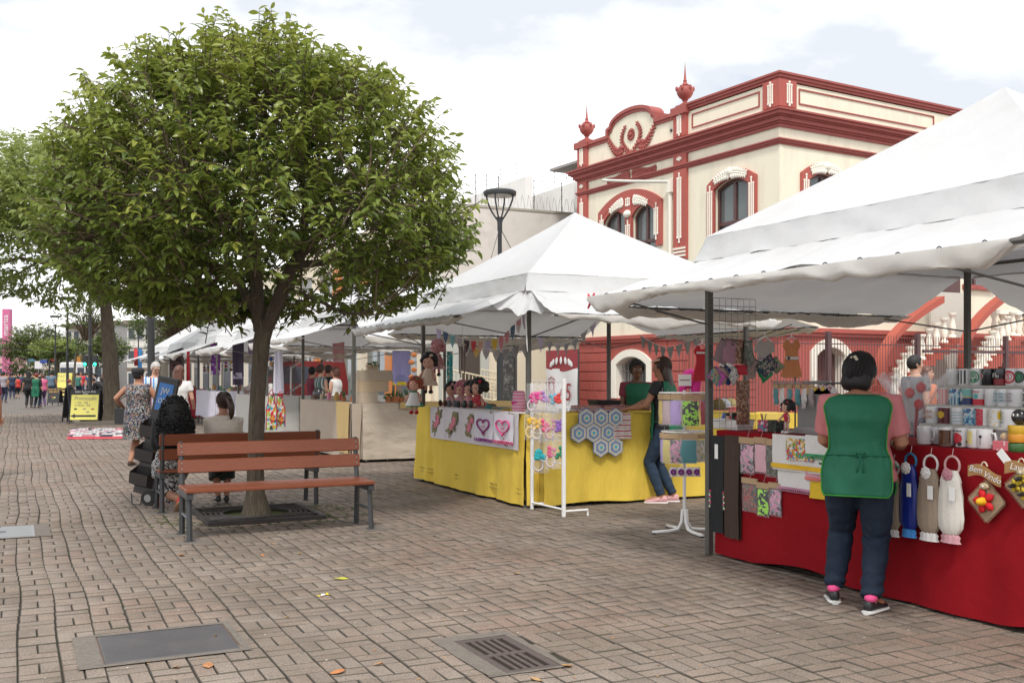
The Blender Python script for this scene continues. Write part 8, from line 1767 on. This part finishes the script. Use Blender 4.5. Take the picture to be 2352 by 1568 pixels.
cols = [(.4,.05,.05),(.1,.2,.1),(.5,.4,.3),(.05,.1,.3),(.5,.3,.1),(.6,.58,.55),(.15,.08,.06),(.3,.1,.25)]
ymul(23.7,26.7,14,1.02,'small red and brown trinket among many on the table behind the trunk',[(.35,.04,.04),(.15,.07,.04),(.5,.4,.3),(.03,.2,.2)],'trinkets on the table behind the trunk')
ymul(30.1,33.2,12,1.04,'small jar among many on the white-skirted far table',cols,'jars on the white-skirted table'); ymul(36.7,39.8,14,1.02,'small pot among many on the dark red far table',cols,'pots on the dark red table'); ymul(43.3,46.3,10,1.02,'small trinket among many on the farthest table',cols,'trinkets on the farthest table'); ymul(18.4,20.2,7,HB,'small ornament among several at the far end of the beige table',cols,'ornaments on the beige table')
for k in range(8):
    y = 24+k*.28; t = thing('hanging_ornament','small dark hanging ornament under the middle tents','ornament',(5.6+.3*(k%3),y+6.5*(k%3),1.95),0,'ornaments hanging under the middle tents'); M().tube([(0,0,.25),(0,0,-.1)],.004,4).obj('cord',PAPER,t)
    for q in range(3): M().ell((0,0,-.05-.11*q),(.05,.05,.05),8,6).obj('bead',pc(cols[(k+q)%8]),t,180)
# ---------------------------------------------------------------- literature cart beside the rear bench
BRD_ = mat('dark_brown_board',(.030,.024,.022),.45,var=.15); SIGNB = pc((.03,.17,.48),.4,'print')
p = gp(330,1158); t = thing('literature_cart','black wheeled literature cart with a blue lettered panel beside the curly-haired woman','cart',(p[0],p[1],0),VIEW-.25)
TB = Matrix.Translation((0,0,.12)) @ Matrix.Rotation(.185,4,'Y') @ Matrix.Rotation(-.10,4,'X') @ Matrix.Diagonal((.84,1,1,1))
def cpart(lo, hi, nm, mt, b=.004, par=None): m = M().chbox(lo,hi,b); return M().add([TB@Vector(q) for q in m.v],m.f).obj(nm,mt,par or t)
cpart((-.16,-.02,0),(.16,.02,1.36),'board',BRD_); cpart((-.165,-.03,1.355),(.165,.03,1.385),'top_rail',METAL)
cpart((-.115,-.027,.99),(.115,-.021,1.31),'sign_panel',SIGNB,.001)
for wd,z in (('JW',1.22),('.ORG',1.10)):
    o = text(wd,.10 if wd == 'JW' else .085,WHC,t,(0,0,0),name='lettering',ext=.001); o.matrix_local = TB @ Matrix.Translation((0,-.030,z)) @ Matrix.Rotation(pi/2,4,'X')
for z in (.08,.36,.64):
    m = M().add([(-.165,-.02,z),(.12,-.02,z),(.12,-.02,z+.24),(-.165,-.02,z+.24),(-.20,-.09,z+.02),(.08,-.09,z+.02),(.08,-.11,z+.15),(-.21,-.11,z+.15)],[(4,5,6,7),(0,4,7,3),(5,1,2,6),(0,1,5,4),(1,0,3,2)]); M().add([TB@Vector(q) for q in m.v],m.f).obj('pocket',BRD_,t)
for s in (-1,1):
    w_ = M().tube([(.13,s*.10-.015,.09),(.13,s*.10+.015,.09)],.088,18); w_ = w_.obj('wheel',mat('tyre_rubber',(.018,.018,.018),.8),t,50); M().tube([(.13,s*.10-.019,.09),(.13,s*.10+.019,.09)],.045,12).obj('rim',STEEL,w_,50)
M().tube([(.13,-.1,.09),(.13,.1,.09)],.01,6).obj('axle',METAL,t); M().tube([(-.12,-.06,.13),(-.10,-.08,.012),(.02,-.09,.012),(.03,-.07,.12)],.009,6).obj('stand_loop',METAL,t)
# ---------------------------------------------------------------- sandwich boards and signs down the street
PY = pc((.72,.66,.16),.6,'print'); PK_ = pc((.02,.02,.022),.6,'print')
def board(label, u0, u1, v0, v1, face, frame, rows_=(), rz=VIEW, head=None, cat='sandwich board', foot=.12):
    p = gp((u0+u1)/2,v1); z = camz(*p); w = (u1-u0)*z/FP; h = (v1-v0)*z/FP; t = thing('sandwich_board',label,cat,(p[0],p[1],0),rz,'boards standing on the paving')
    for s in (-1,1):
        m = M().chbox((-w/2,-.012,0),(w/2,.012,h-foot),.004); T = Matrix.Translation((0,s*.26,foot)) @ Matrix.Rotation(s*.24*.95/max(h,.5),4,'X'); M().add([T@Vector(q) for q in m.v],m.f).obj('panel',face if s < 0 else frame,t)
        m = M()
        for a in (-1,1): m.chbox((a*w/2-.03 if a > 0 else -w/2-.005,-.022,-foot),(w/2+.005 if a > 0 else -w/2+.03,.022,h-foot),.004)
        m.chbox((-w/2+.03,-.022,h-foot-.03),(w/2-.03,.022,h-foot),.004); M().add([T@Vector(q) for q in m.v],m.f).obj('frame',frame,t)
        if s < 0:
            if head: m = M().chbox((-w/2+.03,-.016,(h-foot)*.83),(w/2-.03,-.0125,h-foot-.03),.001); M().add([T@Vector(q) for q in m.v],m.f).obj('header',head,t)
            for wd,sz,mt_,x,q,sh_ in rows_:
                if wd == '<':
                    for lo,hi in (((-.38*w,-.017,(h-foot)*q-.03),(.40*w,-.0125,(h-foot)*q+.03)),): m = M().chbox(lo,hi,.001); M().add([T@Vector(k) for k in m.v],m.f).obj('arrow_bar',mt_,t)
                    m = M().prism([(-.46*w,(h-foot)*q),(-.30*w,(h-foot)*q+.07),(-.30*w,(h-foot)*q-.07)],-.019,-.0125); M().add([T@Vector(k) for k in m.v],m.f).obj('arrow_head',mt_,t)
                elif wd == 'o': m = M().ell((x*w,-.014,(h-foot)*q),(.055,.006,.025),9,6); M().add([T@Vector(k) for k in m.v],m.f).obj('shoe_print',mt_,t)
                else: o = text(wd,sz,mt_,t,(0,0,0),name='lettering',ext=.001,shear=sh_); o.matrix_local = T @ Matrix.Translation((x*w,-.021,(h-foot)*q)) @ Matrix.Rotation(pi/2,4,'X')
    return t
WPR = pc((.7,.7,.68),.6,'print'); GPR = pc((.30,.27,.20),.6,'print')
board('yellow sandwich board with a black header advertising Promoção in front of the thick trunk',166,231,893,972,PY,PK_,[('Salão Fashion Bela',.085,WPR,0,.93,0),('Vida',.085,WPR,0,.86,0),('Promoção',.16,GPR,0,.71,.3),('1 Par  R$',.10,GPR,-.12,.57,.3),('2 Pares  R$',.10,GPR,-.08,.48,.3),('o',0,PK_,-.3,.36,0),('o',0,GPR,0,.36,0),('o',0,pc((.3,.1,.08),.6,'print'),.28,.36,0),('o',0,GPR,.12,.26,0),('<',0,PK_,0,.13,0)],VIEW+.1,PK_)
board('black sandwich board edge-on just left of the yellow one',152,166,888,968,PK_,PK_,[('S\nF\nB',.12,WPR,0,.55,0),('o',0,PY,0,.2,0)],VIEW+.9)
board('black menu board with orange lettering and a fruit picture beside the distant bench',114,140,889,930,PK_,PK_,[('CALDO DE CANA',.10,pc((.6,.35,.08),.6,'print'),0,.88,0),('GELADO',.13,pc((.6,.35,.08),.6,'print'),0,.72,0),('o',0,pc((.6,.1,.05),.6,'print'),-.1,.38,0),('o',0,PY,.1,.36,0),('o',0,pc((.1,.3,.05),.6,'print'),0,.28,0)],VIEW)
board('bright yellow advertising board down the street',134,166,856,912,PY,PY,[('PASTEL',.30,GPR,0,.85,0),('CALDO',.28,GPR,0,.66,0)],VIEW)
board('grey advertising board with a white M by the far lamp post',172,212,877,912,pc((.20,.19,.19),.6,'print'),METAL,[('M',.5,WPR,-.15,.72,0),('o',0,pc((.15,.4,.42),.6,'print'),-.1,.42,0)],VIEW)
# blanket with wares
P4 = [gp(152,1009),gp(287,1008),gp(281,984),gp(166,985)]; c = Vector((sum(q[0] for q in P4)/4,sum(q[1] for q in P4)/4,0)); t = thing('ground_blanket','red-edged blanket spread with white wares on the paving near the second tree','blanket',tuple(c)); L4 = [Vector((q[0],q[1],0))-c for q in P4]
f = lambda s,q: (L4[0].lerp(L4[1],s).lerp(L4[3].lerp(L4[2],s),q))+Vector((0,0,.012+.006*nz(s*8,q*8)))
M().grid(lambda s,q: tuple(f(s,q)),24,16).obj('cloth',pc((.55,.05,.07)),t,60)
rr = random.Random(9)
for j in range(6):
    for i in range(12):
        q = f(.06+.88*(i+.5)/12,.12+.80*(j+.5)/6)+c; col = rr.choice([(.66,.64,.66),(.68,.66,.66),(.62,.60,.62),(.10,.09,.12),(.55,.25,.30),(.66,.64,.64)]); a = rr.uniform(-.5,.5); o = thing('folded_garment','small folded pale garment among many on the red-edged blanket','garment',(q.x,q.y,.018),a,'garments laid on the red-edged blanket'); m = M().chbox((-.10,-.16,0),(.10,.16,.03),.01); m.obj('fold',pc(col),o); M().chbox((-.08,-.05,.03),(.08,.12,.04),.004).obj('collar',pc(tuple(x*.8 for x in col)),o)
# ---------------------------------------------------------------- far end of the street
CRF = mat('far_cream',(.60,.54,.45),.85,var=.08,scale=.4); PKF = mat('far_pink',(.60,.36,.36),.85,var=.05); GRF = mat('far_grey',(.45,.44,.42),.85,var=.06); RFD = plain('far_roof',(.22,.17,.14)); DKG = mat('far_glass',(.06,.07,.09),.15,var=.3)
def block(label, u0, u1, vt, z, dep, mt, floors=2, ncol=4, roofm=RFD, signs=(), cat='building', vert=()):
    A = atz(u0,862,z); B = atz(u1,862,z); w = hypot(B[0]-A[0],B[1]-A[1]); h = 1.5+(862-vt)/FP*z; t = thing('street_building',label,cat,(A[0],A[1],0),VIEW); M().box((0,0,0),(w,dep,h)).obj('wall',mt,t); M().box((-.3,-.4,h),(w+.3,dep,h+.35)).obj('roof',roofm,t)
    fh = h/floors
    for r in range(floors):
        for k in range(ncol):
            x0 = w*(k+.18)/ncol; x1 = w*(k+.82)/ncol; z0 = fh*r+(fh*.32 if r else .2); z1 = fh*r+fh*.80; o = M().box((x0-.08,-.06,z0-.08),(x1+.08,-.005,z0)).box((x0-.08,-.06,z1),(x1+.08,-.005,z1+.08)).box((x0-.08,-.06,z0),(x0,-.005,z1)).box((x1,-.06,z0),(x1+.08,-.005,z1)).obj('window',GRF,t); M().box((x0,-.03,z0),(x1,-.012,z1)).obj('pane',DKG,o)
        if r: M().box((-.05,-.12,fh*r-.12),(w+.05,-.005,fh*r+.12)).obj('string_course',roofm if r == 1 else mt,t)
    for (su0,su1,sv0,sv1,sm,wd,wm) in signs:
        x0,x1 = (su0-u0)/(u1-u0)*w,(su1-u0)/(u1-u0)*w; z1_,z0_ = 1.5+(862-sv0)/FP*z,1.5+(862-sv1)/FP*z; M().chbox((x0,-.45,z0_),(x1,-.15,z1_),.02).obj('shop_sign',sm,t)
        if wd: text(wd,(z1_-z0_)*.8,wm,t,((x0+x1)/2,-.47,(z0_+z1_)/2),name='lettering',ext=.01)
    return t
S_ = lambda c: pc(c,.5,'sign')
block('far cream building with a flat dark eave behind the slender tree',150,236,752,112,14,CRF,3,5,signs=[(168,180,787,797,S_((.03,.07,.22)),'',None),(168,180,799,809,S_((.65,.65,.65)),'',None),(168,180,811,819,S_((.03,.07,.22)),'',None),(190,212,788,802,S_((.68,.68,.68)),'7',S_((.05,.2,.25))),(214,230,788,801,S_((.75,.55,.02)),'',None),(118,136,818,832,S_((.45,.04,.05)),'',None),(180,190,818,842,S_((.6,.25,.05)),'',None)])
block('far pale building to the right of the thick trunk',236,262,744,104,12,GRF,3,2,signs=[(213,232,806,826,S_((.03,.03,.05)),'LOJA',S_((.7,.7,.7)))])
block('far white building half hidden behind the farthest tent',292,352,744,96,12,mat('far_white',(.62,.60,.56),.85),3,3)
block('low far building with red shop fronts below the round tree',60,152,808,118,12,CRF,2,6,signs=[(118,138,812,824,S_((.50,.05,.05)),'',None),(70,90,820,832,S_((.1,.25,.4)),'',None)])
block('far pink shop building at the left edge of the street',-60,66,782,126,14,PKF,2,5,signs=[(-20,22,792,806,S_((.58,.50,.48)),'',None),(34,72,786,800,S_((.6,.5,.48)),'EM',S_((.45,.02,.05)))])
p = atz(13,862,122); t = thing('sign_tower','tall pink vertical sign with white lettering at the far left edge','sign',(p[0],p[1],0),VIEW); h = 1.5+(862-709)/FP*122; w = 17*122/FP; M().chbox((-w/2,0,1),(w/2,.8,h),.03).obj('sign_panel',pc((.55,.13,.27),.5,'sign'),t); M().box((-.15,.3,0),(.15,.5,1)).obj('post',METAL,t); text('marisa',.95,WPR,t,(0,-.03,h-2.0),name='lettering',tilt=pi/2,ext=.01)
block('long far shop block closing the street behind the crowd',-10,150,842,140,10,GRF,1,8)
block('far shop block behind the tents row',260,420,800,120,10,CRF,2,8)
t2 = thing('row_building','cream building row continuing beyond the shop row behind the far tents','building',(0,0,0)); M().box((13.6,62.2,0),(20,105,6.6)).obj('wall',CRF,t2); M().box((13.3,62.1,6.6),(20,105,6.9)).obj('roof',RFD,t2)
for k in range(9):
    y = 64+k*4.5
    for z0,z1 in ((.3,2.6),(3.8,5.6)): M().box((13.54,y,z0),(13.59,y+2.6,z1)).obj('window',DKG,t2)
# white bus / kiosk, traffic lights, signs, wires
p0_,p1_ = atz(136,862,96),atz(181,862,96); t = thing('bus','white bus crossing the far end of the street','bus',(p0_[0],p0_[1],0),VIEW); w = hypot(p1_[0]-p0_[0],p1_[1]-p0_[1]); BUSW = plain('bus_white',(.66,.66,.66),.3); m = M().chbox((0,0,.35),(w*2.2,2.4,2.75),.12); m.obj('body',BUSW,t)
for k in range(5): M().box((w*2.2*(k+.12)/5,-.02,1.35),(w*2.2*(k+.9)/5,-.003,2.25)).obj('window',DKG,t)
M().box((0,-.03,.75),(w*2.2,-.004,.95)).obj('stripe',S_((.03,.1,.3)),t)
for x in (w*.35,w*1.8): M().tube([(x,-.02,.45),(x,.25,.45)],.45,16).obj('wheel',BLACKP,t)
for u in (196,219):
    p = atz(u,829,80); t = thing('traffic_light','green traffic light on the far side of the thick lamp post, at u' if False else ('green traffic light left of the lamp post' if u < 200 else 'green traffic light right of the lamp post'),'traffic light',(p[0],p[1],0),VIEW,'far traffic lights'); M().tube([(0,.2,0),(0,.2,p[2]+.3)],.06,8).obj('pole',METAL,t); M().chbox((-.18,-.1,p[2]-.45),(.18,.15,p[2]+.45),.03).obj('housing',BLACKP,t)
    gm = bpy.data.materials.get('green_signal')
    if not gm:
        gm, tt_, bb_, LL_ = newmat('green_signal'); bb_.inputs['Base Color'].default_value = (.02,.4,.25,1); bb_.inputs['Emission Color'].default_value = (.05,1,.55,1); bb_.inputs['Emission Strength'].default_value = 1.2
    M().ell((0,-.11,p[2]-.25),(.14,.04,.14),12,8).obj('green_lens',gm,t,180)
for u,v,z,c,wd,lab in ((100,830,78,(.03,.06,.25),'RUA XV','blue street name sign on a far pole'),(88,838,80,(.62,.60,.62),'','white rectangular sign on a far pole')):
    p = atz(u,v,z); t = thing('street_sign',lab,'street sign',(p[0],p[1],0),VIEW); M().tube([(0,.05,0),(0,.05,p[2]+.2)],.04,8).obj('pole',STEEL,t); M().chbox((-.28,-.02,p[2]-.13 if c[0] < .1 else p[2]-.3),(.28,.0,p[2]+.13 if c[0] < .1 else p[2]+.3),.005).obj('plate',S_(c),t)
t = thing('overhead_wires','thin overhead wires strung across the far street','wires',(0,0,0))
for (ua,va,ub,vb,z) in ((-40,666,330,690,70),(-40,669,330,694,71),(-40,776,300,790,85),(-40,792,300,800,86)):
    A,B = Vector(atz(ua,va,z)),Vector(atz(ub,vb,z*1.05)); M().tube([A.lerp(B,i/10)-Vector((0,0,.5*sin(pi*i/10))) for i in range(11)],.018,4).obj('wire',BLACKP,t)
# van between the stalls and the shops
p = atz(672,900,39); t = thing('parked_van','dark red van parked between the stalls and the shop row','van',(p[0],p[1],0),.15); VR = mat('van_red',(.18,.02,.02),.25,coat=.5)
prof_ = [(-1.9,.35),(-1.95,.95),(-1.5,1.10),(-.95,1.85),(-.6,2.05),(1.8,2.05),(1.95,1.2),(1.95,.35)]; m = M().prism(prof_,-.85,.85); m.obj('body',VR,t)
M().add([(-1.47,-.72,1.13),(-.97,-.66,1.80),(-.97,.66,1.80),(-1.47,.72,1.13)],[(0,1,2,3)]).obj('windscreen',DKG,t).location = (-.012,0,.008)
for s in (-1,1):
    M().prism([(-1.05,1.2),(-.7,1.85),(.3,1.85),(.3,1.2)],s*.855-.004,s*.855+.004).obj('side_window',DKG,t)
    for x in (-1.25,1.25): w_ = M().tube([(x,s*.72,.33),(x,s*.88,.33)],.33,16).obj('wheel',BLACKP,t,50); M().tube([(x,s*.74,.33),(x,s*.895,.33)],.18,12).obj('rim',STEEL,w_,50)
    M().ell((-1.90,s*.6,.85),(.05,.14,.09),9,6).obj('headlight',pc((.7,.7,.65),.1,'lens'),t,180)
bpy.data.scenes.remove(TMP)
